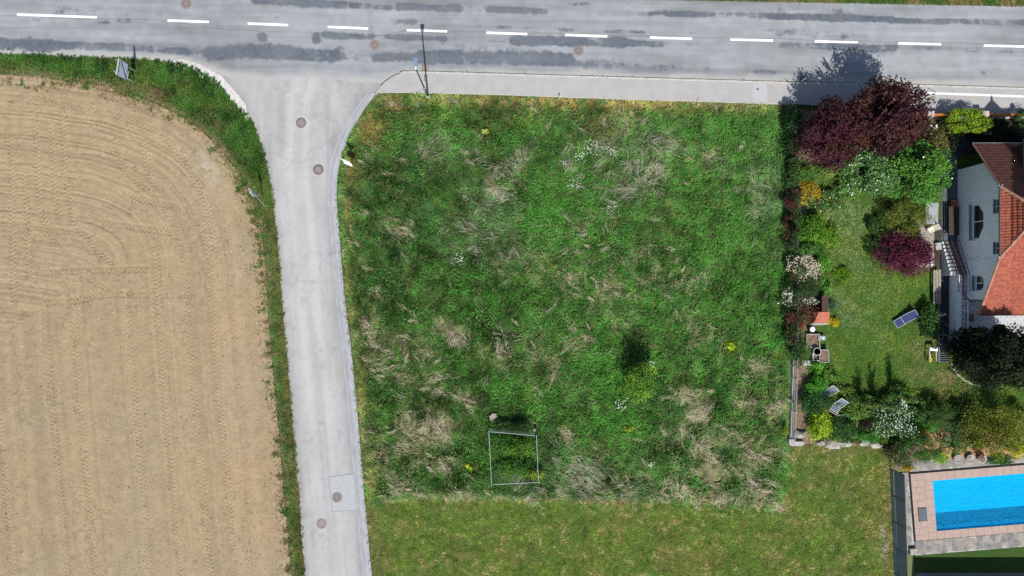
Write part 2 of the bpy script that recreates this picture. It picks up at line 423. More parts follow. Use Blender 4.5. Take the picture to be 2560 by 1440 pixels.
def build_main_road():
    xs = np.arange(-130, 2715, 2.8); nr = 92
    X, Tt = np.meshgrid(xs, np.linspace(0, 1, nr))
    Y = yn(X) + (ys(X) - yn(X)) * Tt
    wx = (X - 1280) / S; wy = (720 - Y) / S
    f = np.zeros(X.shape)
    for x0, y0, x1, y1, hw, st in DARK:
        dx, dy = x1 - x0, y1 - y0; L2 = dx * dx + dy * dy + 1e-6
        t = np.clip(((X - x0) * dx + (Y - y0) * dy) / L2, 0, 1)
        ex = np.hypot((X - x0 - t * dx) * 0.75, Y - y0 - t * dy)
        f = np.maximum(f, st * np.clip(1.55 - ex / hw, 0, 1.0))
    n1 = fbm(wx * .55, wy * 1.3, 1.3, 3, 5, 0.6); n2 = fbm(wx * .35, wy * 2, 0.8, 9, 4)
    n4 = fbm(wx * 1.3, wy * .9, .5, 13, 4, .65)
    f = f * (.85 + .42 * fbm(wx * .5, wy, 2.4, 15, 3)) + (n1 - .5) * 1.25 + (n2 - .5) * .5 + (n4 - .5) * .75 + (vnoise(wx, wy, .12, 5) - .5) * .22
    dark = sstep(.46, .95, f) * (.62 + .5 * fbm(wx * .6, wy, 1.1, 16, 3))
    dark = np.clip(dark, 0, 1)
    # faint streaks along the wheel paths everywhere
    lane = fbm(wx * .06, (Y - (ys(X) + yn(X)) / 2) / S, .7, 21, 3)
    soft = sstep(.45, .75, fbm(wx * .25, wy, 2.2, 31, 4)) * .2 + (lane - .5) * .5 + (fbm(wx * .12, wy * 2.5, .35, 33, 3) - .5) * .22
    base = np.array([.242, .256, .266]); lite = np.array([.325, .32, .305]); dk = np.array([.078, .09, .112])
    edge = sstep(ys(X) - 26, ys(X) - 4, Y + (n1 - .5) * 26)
    c = base * (1 - soft[..., None]) * (0.92 + .16 * vnoise(wx, wy, .5, 44))[..., None]
    c = c * (1 - edge[..., None]) + lite * edge[..., None]
    dk2 = dk * (0.82 + .4 * vnoise(wx, wy, .17, 45))[..., None]
    c = c * (1 - dark[..., None] * .92) + dk2 * dark[..., None] * .92
    # thin cracks
    crack = np.abs(Y - (ys(X) * .47 + yn(X) * .53) - (vnoise(wx, wy * 0, 1.5, 77) - .5) * 8)
    c = c * (1 - .28 * np.exp(-(crack / 1.6) ** 2))[..., None]
    V = np.stack([wx, wy, np.full(X.shape, .02) + .03 * np.sin(np.pi * Tt)], -1).reshape(-1, 3)
    ny, nx = X.shape
    i = np.arange(ny * nx).reshape(ny, nx)
    F = np.stack([i[:-1, :-1], i[1:, :-1], i[1:, 1:], i[:-1, 1:]], -1).reshape(-1, 4)
    o = np_mesh('main_road', V, F, M['asphalt'], c.reshape(-1, 3), smooth=True)
    tag(o, kind='structure')
    far = MB()
    for a, b, sl in ((-9000, -131, .036), (2711, 12000, .0185)):
        e = a if abs(a) > 5000 else b; k = b if e == a else a
        d = (e - k) * sl
        pts = [T(k, yn(k), .019), T(k, ys(k), .019), T(e, ys(k) + d, .019), T(e, yn(k) + d, .019)]
        far.add(pts, [(0, 1, 2, 3) if e > k else (3, 2, 1, 0)])
    o2 = far.build('road_beyond', plain('far_asphalt', (.25, .26, .27), .9, var=.1, scale=.8)); tag(o2, kind='structure')
build_main_road()

def build_side_road():
    yy = np.arange(186, 1530, 4.0); nc = 60
    Tt, Y = np.meshgrid(np.linspace(0, 1, nc), yy)
    g = np.where(Y > 232, 23.0, 0.0)
    XL = xl(Y); XR = xr(Y) - g
    X = XL + (XR - XL) * Tt
    wx = (X - 1280) / S; wy = (720 - Y) / S
    u = X - (XL + XR) / 2
    n = fbm(wx * 1.0, wy * .35, 1.2, 51, 4)
    pol = np.exp(-((u - 22) / 16) ** 2) + np.exp(-((u + 24) / 16) ** 2)
    v = .335 + .05 * (pol - .5) + (n - .5) * .10 + (fbm(u / S * 2.2, wy * .06, .5, 58, 3) - .5) * .07 + (vnoise(wx, wy, .22, 52) - .5) * .03
    v -= .05 * sstep(.86, 1.0, Tt) + .045 * sstep(.12, 0, Tt)
    v = np.where(Y > 486, v, v * .99)
    wear = sstep(.62, .8, fbm(wx * 1.4, wy * .25, 1.6, 57, 4)) * sstep(560, 300, Y)
    v += .06 * wear
    stain = sstep(.66, .8, fbm(wx, wy, .7, 59, 4)); v -= .035 * stain
    c = v[..., None] * np.array([1.01, 1.0, .99])
    warm = sstep(.6, .85, fbm(wx, wy, 1.1, 60, 3))[..., None]
    c = c * (1 - .12 * warm * np.array([0.1, .35, .8]))
    V = np.stack([wx, wy, np.full(X.shape, .012) + .012 * np.sin(np.pi * Tt)], -1).reshape(-1, 3)
    ny, nx = X.shape; i = np.arange(ny * nx).reshape(ny, nx)
    F = np.stack([i[:-1, :-1], i[1:, :-1], i[1:, 1:], i[:-1, 1:]], -1).reshape(-1, 4)
    tag(np_mesh('side_road', V, F, M['asphalt'], c.reshape(-1, 3), smooth=True), kind='structure')
    # shallow drainage gutter along the right edge
    yy = np.arange(232, 1530, 6.0); prof = [(0, .012), (.3, -.015), (.55, -.03), (.8, -.008), (1, .03)]
    V = []; C = []
    for y in yy:
        k = min(1, (y - 232) / 60)
        for t, z in prof:
            V.append(tuple(T(xr(y) - 23 * (1 - t), y, .012 + (z - .012) * k * 1.3)))
            C.append(np.array([.305, .31, .325]) * (1 + .25 * (vnoise(np.array(t * 3.), np.array(y / 20.), .6, 8) - .5) - (.16 if t == .3 else 0)))
    n = len(prof); F = []
    for a in range(len(yy) - 1):
        for b in range(n - 1): F.append((a * n + b, (a + 1) * n + b, (a + 1) * n + b + 1, a * n + b + 1))
    tag(np_mesh('gutter', np.array(V), np.array(F), M['asphalt'], np.array(C)), kind='structure')
    # gravelly shoulder on the left of the junction
    cl = catmull([(395, 152), (450, 160), (500, 177), (545, 204), (580, 237), (606, 270), (624, 303)], 8); wd = np.interp(np.linspace(0, 1, len(cl)), [0, .2, .5, .8, 1], [3, 20, 24, 19, 3])
    V = []; F = []; C = []
    rr = random.Random(4)
    for k, p in enumerate(cl):
        d = cl[min(k + 1, len(cl) - 1)] - cl[max(k - 1, 0)]; d = d / np.hypot(*d); nn = np.array([-d[1], d[0]])
        for t in np.linspace(-.62, .55, 7):
            q = p + nn * (wd[k] * t + (rr.uniform(-2, 2) if abs(t) > .5 else 0)); V.append(tuple(T(q[0], q[1], .036 - .01 * abs(t))))
            C.append(np.array([.5, .485, .455]) * rr.uniform(.85, 1.08))
    for k in range(len(cl) - 1):
        for b in range(6): F.append((k * 7 + b, k * 7 + b + 1, (k + 1) * 7 + b + 1, (k + 1) * 7 + b))
    tag(np_mesh('gravel_shoulder', np.array(V), np.array(F), ground_attr('shoulder_gravel', 16, .18, .5, 60), np.array(C)), kind='structure')
    # repair patch with its sealed joint
    pp = [(823, 1192), (884, 1185), (890, 1275), (831, 1279)]
    p = TA(pp)
    m = MB(); m.prism([tuple(q) for q in p][::-1], .0, .0305)
    tag(m.build('asphalt_patch', plain('patched_asphalt', (.325, .338, .338), .9, var=.06, scale=4, bump=.1, bscale=80)), kind='structure')
    jt = MB()
    for a, b in ((0, 1), (2, 3), (3, 0)):
        q0, q1 = p[a], p[b]; d = q1 - q0; L = math.hypot(*d)
        jt.obox((q0[0] + q1[0]) / 2, (q0[1] + q1[1]) / 2, .02, .034, L + .03, .03, math.atan2(d[1], d[0]))
    tag(jt.build('sealed_joint', plain('sealed_joint', (.19, .2, .21), .8, var=.2)), kind='structure')
build_side_road()

# ---- pavement with kerb stones, raised
KERB = catmull([(938, 236), (958, 212), (978, 196), (1005, 185), (1040, 181), (1400, 191), (1990, 208), (2310, 215), (2720, 227)], 12)
def build_pavement():
    top = [tuple(q) for q in KERB]
    back = [(2720, 290), (2310, 284), (1990, 261), (1750, 253), (1600, 249), (1400, 242), (1250, 236), (1000, 231), (945, 232)]
    pts = TA(top + back)
    m = MB(); m.prism([tuple(q) for q in pts], -.05, .10)
    tag(m.build('pavement', plain('pavement_asphalt', (.325, .315, .306), .9, var=.06, scale=1.2, bump=.12, bscale=70)), kind='structure')
    k = thing('kerb', None, None, T(1040, 181), kind='structure')
    # one-metre kerb stones
    L = TA(KERB); seg = np.r_[0, np.cumsum(np.hypot(*np.diff(L, axis=0).T))]
    tot = seg[-1]; s = 0.0; rr = random.Random(2)
    while s < tot - .3:
        e = min(s + (1.0 if s > 4.2 else .5), tot)
        a = np.array([np.interp(s, seg, L[:, 0]), np.interp(s, seg, L[:, 1])]); b = np.array([np.interp(e, seg, L[:, 0]), np.interp(e, seg, L[:, 1])])
        d = b - a; ln = math.hypot(*d); c = (a + b) / 2; an = math.atan2(d[1], d[0]); nrm = np.array([d[1], -d[0]]) / ln
        c = c + nrm * -.0 + np.array([0, 0])
        hgt = .115 * min(1, .35 + s / 5.5) + rr.uniform(-.004, .004)
        MB().obox(c[0], c[1], -.06, hgt, ln - .012, .13, an + rr.uniform(-.004, .004), .012).build('kerb_stone', M['kerb'], k)
        s = e
    # weedy dark joint between road and kerb
    jm = MB()
    for i in range(10, len(L) - 1):
        a, b = L[i], L[i + 1]; d = b - a; ln = math.hypot(*d); nrm = np.array([-d[1], d[0]]) / ln
        c = (a + b) / 2 + nrm * .085
        jm.obox(c[0], c[1], .0, .029, ln + .01, .075, math.atan2(d[1], d[0]))
    jm.build('joint', plain('dirty_joint', (.04, .035, .028), .95, var=.6, scale=3), k)
    # lighter repair slab with a valve cap
    m = MB(); m.prism([tuple(q) for q in TA([(1881, 208), (1916, 209), (1917, 256), (1881, 255)])][::-1], .05, .105)
    tag(m.build('pavement_patch', plain('pale_patch', (.36, .36, .375), .9, var=.05)), kind='structure')
    # edging along the back of the pavement
    eg = thing('edging', None, None, T(1400, 243), kind='structure')
    bl = TA([(950, 231.5), (1000, 231.5), (1250, 237), (1400, 243), (1600, 250), (1750, 254), (1985, 262)]); sg = np.r_[0, np.cumsum(np.hypot(*np.diff(bl, axis=0).T))]
    for s in np.arange(0, sg[-1] - .9, 1.0):
        a = np.array([np.interp(s, sg, bl[:, j]) for j in (0, 1)]); b = np.array([np.interp(s + 1, sg, bl[:, j]) for j in (0, 1)])
        d = b - a; c = (a + b) / 2
        MB().obox(c[0], c[1], -.05, .112, 0.99, .055, math.atan2(d[1], d[0])).build('edging_stone', M['kerb'], eg)
build_pavement()

# ---- painted centre line, edge line
DASH = [(44, 37, 243, 44), (420, 52, 523, 55.5), (620, 59.5, 721, 63.5), (820, 68, 921, 72), (1017, 76, 1118, 79), (1216, 82.5, 1318, 86), (1413, 88, 1518, 91.5), (1625, 94.5, 1730, 97.5), (1825, 99.5, 1932, 102), (2036, 104, 2143, 106.5), (2245, 109, 2352, 111.5), (2458, 114.5, 2562, 117)]
def dash_mesh(a, b, w, z):
    d = b - a; n = Vector((-d.y, d.x, 0)).normalized() * (w / 2)
    rr = random.Random(int(a.x * 100)); vs = []; k = 14
    for i in range(k + 1):
        p = a.lerp(b, i / k)
        for s in (1, -1): vs.append(tuple(p + n * s * rr.uniform(.93, 1.04) + Vector((0, 0, z))))
    fs = [(2 * i, 2 * i + 1, 2 * i + 3, 2 * i + 2) for i in range(k)]
    return MB().add(vs, fs)
marks = thing('road_marking', None, None, T(1280, 85), kind='structure')
for x0, y0, x1, y1 in DASH:
    o = dash_mesh(T(x0, y0), T(x1, y1), .17, .062).build('painted_dash', M['paint'], marks)
edge = thing('pavement_line', None, None, T(2440, 238), kind='structure')
dash_mesh(T(2215, 230), T(2720, 248), .18, .106).build('painted_line', M['oldpaint'], edge)

# ---- field: harrowed soil with tyre tracks, as real relief
def build_field():
    dx = .062
    x0, x1, y0, y1 = T(-70, 0).x, T(742, 0).x, T(0, 1500).y, T(0, 168).y
    xs = np.arange(x0, x1, dx); yv = np.arange(y0, y1, dx)
    X, Y = np.meshgrid(xs, yv)
    E = TA(FIELD_EDGE)
    poly = np.vstack([E, TA([(738, 1600), (-130, 1600)])])
    inside = inpoly(X, Y, poly)
    D, A = dist_poly(X, Y, E[::2])
    wob = (fbm(X, Y, 3.0, 5, 2) - .5) * .12
    d = D + wob
    PX = X * S + 1280; PY = 720 - Y * S
    Z = np.zeros(X.shape)
    # harrow lines running round the headland
    def n1(q, sc, seed): return vnoise(q, np.zeros_like(q), sc, seed)
    Z += (n1(d, .13, 71) - .5) * .034 + (n1(d, .42, 72) - .5) * .012
    broken = sstep(.35, .65, vnoise(d * 1.2, A * .25, .5, 75))
    Z += (n1(d, .17, 73) - .5) * .035 * broken
    gro = n1(d, .15, 76); Z -= .03 * sstep(.66, .84, gro) * sstep(.2, .5, fbm(X, Y, .35, 79, 3)) * sstep(.35, .6, vnoise(d * 2, A * .3, .8, 77)) * sstep(820, 600, PY)
    Z += (fbm(X, Y, .25, 81, 3) - .5) * .02 + (fbm(X, Y, .11, 82, 2) - .5) * .014
    rough = sstep(.55, .75, fbm(X, Y, 1.1, 83, 3))
    Z += (vnoise(X, Y, .08, 84) - .5) * .022 * rough
    flat = np.zeros(X.shape)
    # tyre tracks that run with the headland
    def lug(s, l, half, ph=0):
        w = np.sin(2 * np.pi * (s / .31 + np.abs(l) * 2.1 + ph) + np.where(l > 0, np.pi * .9, 0))
        prof = np.clip(w * 1.8, -1, 1)
        fade = np.clip((half - np.abs(l)) / .07, 0, 1)
        return (-.022 + .021 * prof) * fade - .012 * np.exp(-((np.abs(l) - half) / .05) ** 2)
    for c, ymin in ((4.2, 560), (6.1, 520), (8.45, 640), (10.6, 760), (14.8, 800), (16.9, 770), (21.0, 500)):
        l = d - c
        m = (np.abs(l) < .34) & (PY > ymin)
        st = .15 + 1.0 * fbm(A, d * 2, 1.6, int(c * 10), 3)
        Z = np.where(m, Z * .45 + lug(A, l, .26) * st, Z)
    # tracks that cross the headland
    H2 = np.zeros(X.shape); wgt = np.zeros(X.shape)
    tracks = [[(156, 285), (160, 370), (166, 452), (174, 500)], [(91, 304), (94, 400), (98, 480), (110, 545), (153, 622)], [(290, 318), (300, 400), (342, 450), (408, 503)], [(356, 338), (378, 442), (400, 480)],
              [(22, 330), (28, 400), (36, 774)], [(168, 440), (170, 484), (192, 558), (230, 606), (262, 642), (300, 668)], [(305, 489), (380, 503), (449, 517)], [(243, 553), (340, 567), (443, 583)],
              [(90, 680), (250, 674), (389, 671)], [(100, 756), (197, 749), (246, 737), (320, 734), (391, 736)], [(205, 681), (240, 704), (276, 724)], [(391, 585), (397, 774)],
              [(130, 300), (134, 390), (138, 470), (150, 560)], [(60, 420), (70, 560), (74, 700)], [(400, 330), (470, 420), (520, 520), (540, 640)], [(330, 290), (420, 350), (480, 430)], [(222, 270), (330, 300), (400, 330)], [(60, 250), (140, 258), (230, 275)]]
    for ti, tr in enumerate(tracks):
        L = TA(catmull(tr, 8)); sg = np.r_[0, np.cumsum(np.hypot(*np.diff(L, axis=0).T))]
        ss = np.arange(0, sg[-1], .022); ll = np.arange(-.33, .331, .022)
        cx = np.interp(ss, sg, L[:, 0]); cy = np.interp(ss, sg, L[:, 1])
        tx = np.gradient(cx); ty = np.gradient(cy); n = np.hypot(tx, ty); tx /= n; ty /= n
        SS, LL = np.meshgrid(ss, ll, indexing='ij')
        px = cx[:, None] - ty[:, None] * LL; py = cy[:, None] + tx[:, None] * LL
        ix = np.round((px - x0) / dx).astype(int); iy = np.round((py - y0) / dx).astype(int)
        ok = (ix >= 0) & (ix < X.shape[1]) & (iy >= 0) & (iy < X.shape[0])
        val = lug(SS, LL, .27, ti * .3) * (1.15 if ti in (6, 7, 8, 9, 5) else .85)
        w = np.clip((.33 - np.abs(LL)) / .08, 0, 1) * np.clip(np.minimum(SS, sg[-1] - SS) / .6, 0, 1)
        H2[iy[ok], ix[ok]] = val[ok]; wgt[iy[ok], ix[ok]] = np.maximum(wgt[iy[ok], ix[ok]] * 0, w[ok])
    Z = Z * (1 - wgt * .75) + H2 * wgt
    Z = Z * 1.75 + .06
    # soil colour: grey-tan inland, warmer and stonier towards the road
    n = fbm(X, Y, 2.6, 91, 4); n3 = fbm(X, Y, .45, 92, 3)
    base = np.array([.274, .21, .126]); warm = np.array([.288, .212, .128]); gr = np.array([.268, .212, .138])
    w = (sstep(8.5, 1.0, D + (n - .5) * 5) * (.25 + .75 * sstep(380, 640, PY)))[..., None]
    g = sstep(.5, .75, fbm(X, Y, 3.8, 93, 3))[..., None] * .7
    c = base * (1 - w) + warm * w
    c = c * (1 - g) + gr * g
    c = c * (.86 + .28 * n3[..., None]) * (.9 + .2 * n1(d, .3, 95)[..., None]) * (.93 + .14 * n1(d, .1, 96)[..., None])
    res = sstep(.6, .8, fbm(X * 1.0, Y * 1.0, .22, 97, 3))[..., None]; c = c * (1 - .22 * res * sstep(.4, .6, n)[..., None])
    pale = (np.exp(-(((PX - 522) * .8 + (PY - 425) * -.5) / 18) ** 2 - (((PX - 522) * .5 + (PY - 425) * .8) / 45) ** 2) * sstep(.3, .6, n3))[..., None]
    c = c * (1 - pale * .6) + np.array([.38, .33, .26]) * pale * .6
    ny, nx = X.shape; i = np.arange(ny * nx).reshape(ny, nx)
    F = np.stack([i[:-1, :-1], i[:-1, 1:], i[1:, 1:], i[1:, :-1]], -1)
    keep = inside[:-1, :-1] & inside[1:, 1:]
    F = F[keep].reshape(-1, 4)
    used = np.unique(F); mp = np.full(ny * nx, -1); mp[used] = np.arange(len(used))
    V = np.stack([X, Y, Z], -1).reshape(-1, 3)[used]
    tag(np_mesh('field', V, mp[F], M['soil'], c.reshape(-1, 3)[used], smooth=True), kind='structure')
    m = MB()
    a = [T(-8000, -300, .03), T(-8000, 4000, .03), T(900, 4000, .03), T(738, 1492, .03), T(-62, 1492, .03), T(-62, 184, .03), T(-3000, 80, .03)]
    m.add(a, [tuple(range(len(a)))])
    tag(m.build('field_beyond', plain('far_soil', (.30, .245, .15), .95, var=.12, scale=.7, bump=.4, bscale=8)), kind='structure')
    # straw and clods on the soil
    n = 9000; rg = np.random.default_rng(5)
    x, y = rand_in(poly[(poly[:, 1] > -60)], n * 2, rg)
    dd, _ = dist_poly(x, y, E[::3])
    sel = (rg.random(n * 2) < np.where(dd < 5, .95, .42)) & (y > y0 + .2) & (x > x0)
    x = x[sel]; y = y[sel]; k = len(x)
    ang = rg.uniform(0, np.pi, k); ln = rg.uniform(.04, .13, k); wd = rg.uniform(.012, .022, k); z = .075 + rg.uniform(0, .015, k)
    ca, sa = np.cos(ang), np.sin(ang)
    q = np.stack([np.stack([x + ca * ln * sx - sa * wd * sy, y + sa * ln * sx + ca * wd * sy, z + .012 * sx * (rg.random(k) - .3)], 1) for sx, sy in ((-.5, -.5), (.5, -.5), (.5, .5), (-.5, .5))], 1)
    cc = np.repeat(np.array([.5, .42, .27]) * rg.uniform(.6, 1.15, (k, 1)), 4, 0)
    st = np_mesh('straw', q.reshape(-1, 3), np.arange(k * 4).reshape(-1, 4), M['petal'], cc)
    tag(st, 'bits of pale straw littering the harrowed field', 'straw', kind='stuff')
    # clods and pebbles
    k = 11000; x, y = rand_in(poly[(poly[:, 1] > -60)], k, rg)
    m = (y > y0 + .2) & (x > x0); x = x[m]; y = y[m]; k = len(x)
    r = rg.uniform(.018, .045, k) * np.where(rg.random(k) < .06, 1.5, 1)
    base = np.array([(1, 0, 0), (0, 1, 0), (-1, 0, 0), (0, -1, 0), (0, 0, 1.0)])
    jit = rg.uniform(.7, 1.3, (k, 5, 3)); V = base[None] * r[:, None, None] * jit
    V[..., 0] += x[:, None]; V[..., 1] += y[:, None]; V[..., 2] += .055
    fb = np.array([(0, 1, 4), (1, 2, 4), (2, 3, 4), (3, 0, 4)]); F = (fb[None] + 5 * np.arange(k)[:, None, None]).reshape(-1, 3)
    kind = rg.random(k); cl = np.where(kind[:, None] < .12, np.array([[.55, .5, .42]]), np.where(kind[:, None] < .55, np.array([[.15, .11, .065]]), np.array([[.27, .205, .125]]))) * rg.uniform(.8, 1.2, (k, 1))
    tag(np_mesh('clods', V.reshape(-1, 3), F, M['petal'], np.repeat(cl, 5, 0)), 'small clods and pebbles strewn over the harrowed field', 'clods', kind='stuff')
build_field()

# ---- turf sheets under the grasses
MEADOW = [tuple(q) for q in np.vstack([[(952, 236), (1000, 233), (1250, 238), (1400, 244), (1600, 251), (1750, 255), (1975, 263)], [(1985, 300), (1978, 500), (1972, 700), (1975, 860), (1978, 1000), (1972, 1110), (1968, 1200), (1955, 1282), (1700, 1262), (1500, 1257), (1300, 1254), (1100, 1246), (1000, 1254), (916, 1264)], [(xr(y) + 1, y) for y in (1240, 1180, 1100, 1000, 900, 850, 800, 700, 600, 500, 450, 400, 350, 310, 270)]])]
LAWN = [(916, 1262), (1000, 1252), (1100, 1244), (1300, 1252), (1500, 1255), (1700, 1260), (1950, 1280), (1966, 1200), (1970, 1112), (2100, 1108), (2222, 1118), (2228, 1250), (2236, 1440), (2240, 1540), (943, 1540), (925, 1370)]
GARDEN = [(1985, 262), (2320, 285), (2700, 290), (2700, 1136), (2262, 1172), (2215, 1120), (2100, 1112), (1978, 1112), (1984, 860), (1980, 500)]
VERGE_W = [tuple(q) for q in FIELD_EDGE if q[0] > -110][::-1] + [(-110, 130), (0, 136), (200, 143), (400, 152)] + [(xl(y) - (16 if 160 < y < 300 else 0), y) for y in (160, 175, 196, 215, 260, 300, 310, 370, 430, 500, 600, 700, 850, 1000, 1150, 1300, 1500)]
def turf(name, poly, z, c1, c2, step=.35, seed=3):
    p = TA(poly); lo = p.min(0) - step; hi = p.max(0) + step
    xs = np.arange(lo[0], hi[0], step); yv = np.arange(lo[1], hi[1], step)
    X, Y = np.meshgrid(xs, yv); ins = inpoly(X, Y, p)
    n = fbm(X, Y, 2.5, seed, 4)[..., None]
    c = np.array(c1) * (1 - n) + np.array(c2) * n
    ny, nx = X.shape; i = np.arange(ny * nx).reshape(ny, nx)
    F = np.stack([i[:-1, :-1], i[:-1, 1:], i[1:, 1:], i[1:, :-1]], -1)
    F = F[ins[:-1, :-1] | ins[1:, 1:] | ins[1:, :-1] | ins[:-1, 1:]].reshape(-1, 4)
    V = np.stack([X, Y, np.full(X.shape, z) - (0.0 if True else 0)], -1).reshape(-1, 3)
    # pull the rim just inside the outline
    used = np.unique(F); mp = np.full(ny * nx, -1); mp[used] = np.arange(len(used)); V = V[used]
    out = ~inpoly(V[:, 0], V[:, 1], p)
    if out.any():
        q = V[out]; best = np.full(len(q), 1e9); near = q[:, :2].copy()
        for k in range(len(p)):
            a = p[k]; b = p[(k + 1) % len(p)]; d = b - a; L2 = (d ** 2).sum() + 1e-9
            t = np.clip(((q[:, :2] - a) @ d) / L2, 0, 1); pt = a + t[:, None] * d
            dd = np.hypot(*(q[:, :2] - pt).T); m = dd < best
            best[m] = dd[m]; near[m] = pt[m]
        V[out, :2] = near
    return tag(np_mesh(name, V, mp[F], M['turf'], c.reshape(-1, 3)[used]), kind='structure')
turf('meadow_ground', MEADOW, .008, (.05, .075, .02), (.085, .09, .035), seed=3)
turf('lawn', LAWN, .012, (.065, .1, .016), (.098, .11, .027), .3, 4)
turf('garden_lawn', GARDEN, .016, (.042, .08, .012), (.06, .09, .018), .3, 5)
turf('verge_ground', VERGE_W, .010, (.05, .09, .02), (.12, .11, .05), .25, 6)
# ================================================================== GRASSES
def leaf_mesh(name, P, N, size, col, seed, mat, parent, jit=.3, aspect=.6, flat=.55):
    """diamond leaves at P, facing roughly along N"""
    rg = np.random.default_rng(seed); n = len(P)
    nr = N * flat + rg.normal(0, .5, (n, 3)); nr[:, 2] += .25
    nr /= np.linalg.norm(nr, axis=1)[:, None] + 1e-9
    r = rg.normal(0, 1, (n, 3)); a = np.cross(nr, r); a /= np.linalg.norm(a, axis=1)[:, None] + 1e-9
    b = np.cross(nr, a)
    s = size * rg.uniform(.6, 1.4, n)[:, None] if np.isscalar(size) else (size * rg.uniform(.7, 1.3, n))[:, None]
    a = a * s * .5; b = b * s * .5 * aspect
    V = np.stack([P - a, P - b + nr * s * .06, P + a, P + b + nr * s * .06], 1)
    C = col * rg.uniform(1 - jit, 1 + jit, (n, 1)) * (1 + rg.uniform(-.06, .06, (n, 3)))
    o = np_mesh(name, V.reshape(-1, 3), np.arange(n * 4).reshape(-1, 4), mat, np.repeat(C, 4, 0), parent=parent)
    return o
def blades(name, x, y, h, spread, col, nb, width, mat, seed, z0=.01, bias=None, jit=.22, label=None, cat='grass', straw=None):
    """tufts of single blades; bias = lean direction per tuft"""
    rg = np.random.default_rng(seed)
    n = len(x); N = n * nb
    rep = lambda a: np.repeat(a, nb, 0)
    X, Y, Hh, Sp = rep(x), rep(y), rep(h), rep(spread)
    a = rg.uniform(0, 2 * np.pi, N)
    br = np.sqrt(rg.random(N)) * Sp * .55; ba = rg.uniform(0, 2 * np.pi, N)
    bx = X + br * np.cos(ba); by = Y + br * np.sin(ba)
    ln = Sp * rg.uniform(.35, 1.05, N)
    tx = np.cos(a) * ln; ty = np.sin(a) * ln
    if bias is not None:
        tx += rep(bias[:, 0]) * rg.uniform(.4, 1.2, N); ty += rep(bias[:, 1]) * rg.uniform(.4, 1.2, N)
    tz = Hh * rg.uniform(.45, 1.1, N)
    d = np.hypot(tx, ty) + 1e-6
    w = width * rg.uniform(.6, 1.4, N) / 2
    wx = -ty / d * w; wy = tx / d * w
    V = np.empty((N, 3, 3), np.float32)
    V[:, 0] = np.stack([bx - wx, by - wy, np.full(N, z0)], 1)
    V[:, 1] = np.stack([bx + wx, by + wy, np.full(N, z0 + .015) + tz * .1], 1)
    V[:, 2] = np.stack([bx + tx, by + ty, z0 + tz], 1)
    # a blade thicker in the middle reads better than a needle: shift the wide side a third of the way out
    V[:, 0, :2] += np.stack([tx, ty], 1) * .18; V[:, 0, 2] += tz * .22
    V[:, 1, :2] += np.stack([tx, ty], 1) * .18; V[:, 1, 2] += tz * .12
    C = rep(col) * rg.uniform(1 - jit, 1 + jit, (N, 1)) * (1 + rg.uniform(-.08, .08, (N, 3)))
    if straw is not None:
        sm = rg.random(N) < rep(np.broadcast_to(straw, (n,))) * (.3 + 1.4 * vnoise(X, Y, .35, 71))
        C[sm] = np.array([.43, .365, .235]) * rg.uniform(.55, 1.15, (int(sm.sum()), 1))
    o = np_mesh(name, V.reshape(-1, 3), np.arange(N * 3).reshape(-1, 3), mat, np.repeat(C, 3, 0))
    tag(o, label, cat, kind='stuff')
    return o

def mix(a, b, t): return a * (1 - t[:, None]) + np.asarray(b) * t[:, None]
def spots(PX, PY, lst):
    f = np.zeros(PX.shape)
    for cx, cy, rx, ry, ang, st in lst:
        c, s = math.cos(math.radians(ang)), math.sin(math.radians(ang))
        dx = PX - cx; dy = PY - cy
        u = (dx * c + dy * s) / rx; v = (-dx * s + dy * c) / ry
        f = np.maximum(f, st * np.exp(-(u * u + v * v)))
    return f

GREEN = np.array([.084, .228, .038]); DEEP = np.array([.046, .135, .033]); BLUEG = np.array([.1, .215, .075]); BRIGHT = np.array([.086, .315, .034]); OLIVE = np.array([.22, .25, .07])
DRY = np.array([.43, .355, .215]); GREYDRY = np.array([.56, .53, .45]); YELB = np.array([.36, .26, .09]); LIME = np.array([.36, .40, .03])

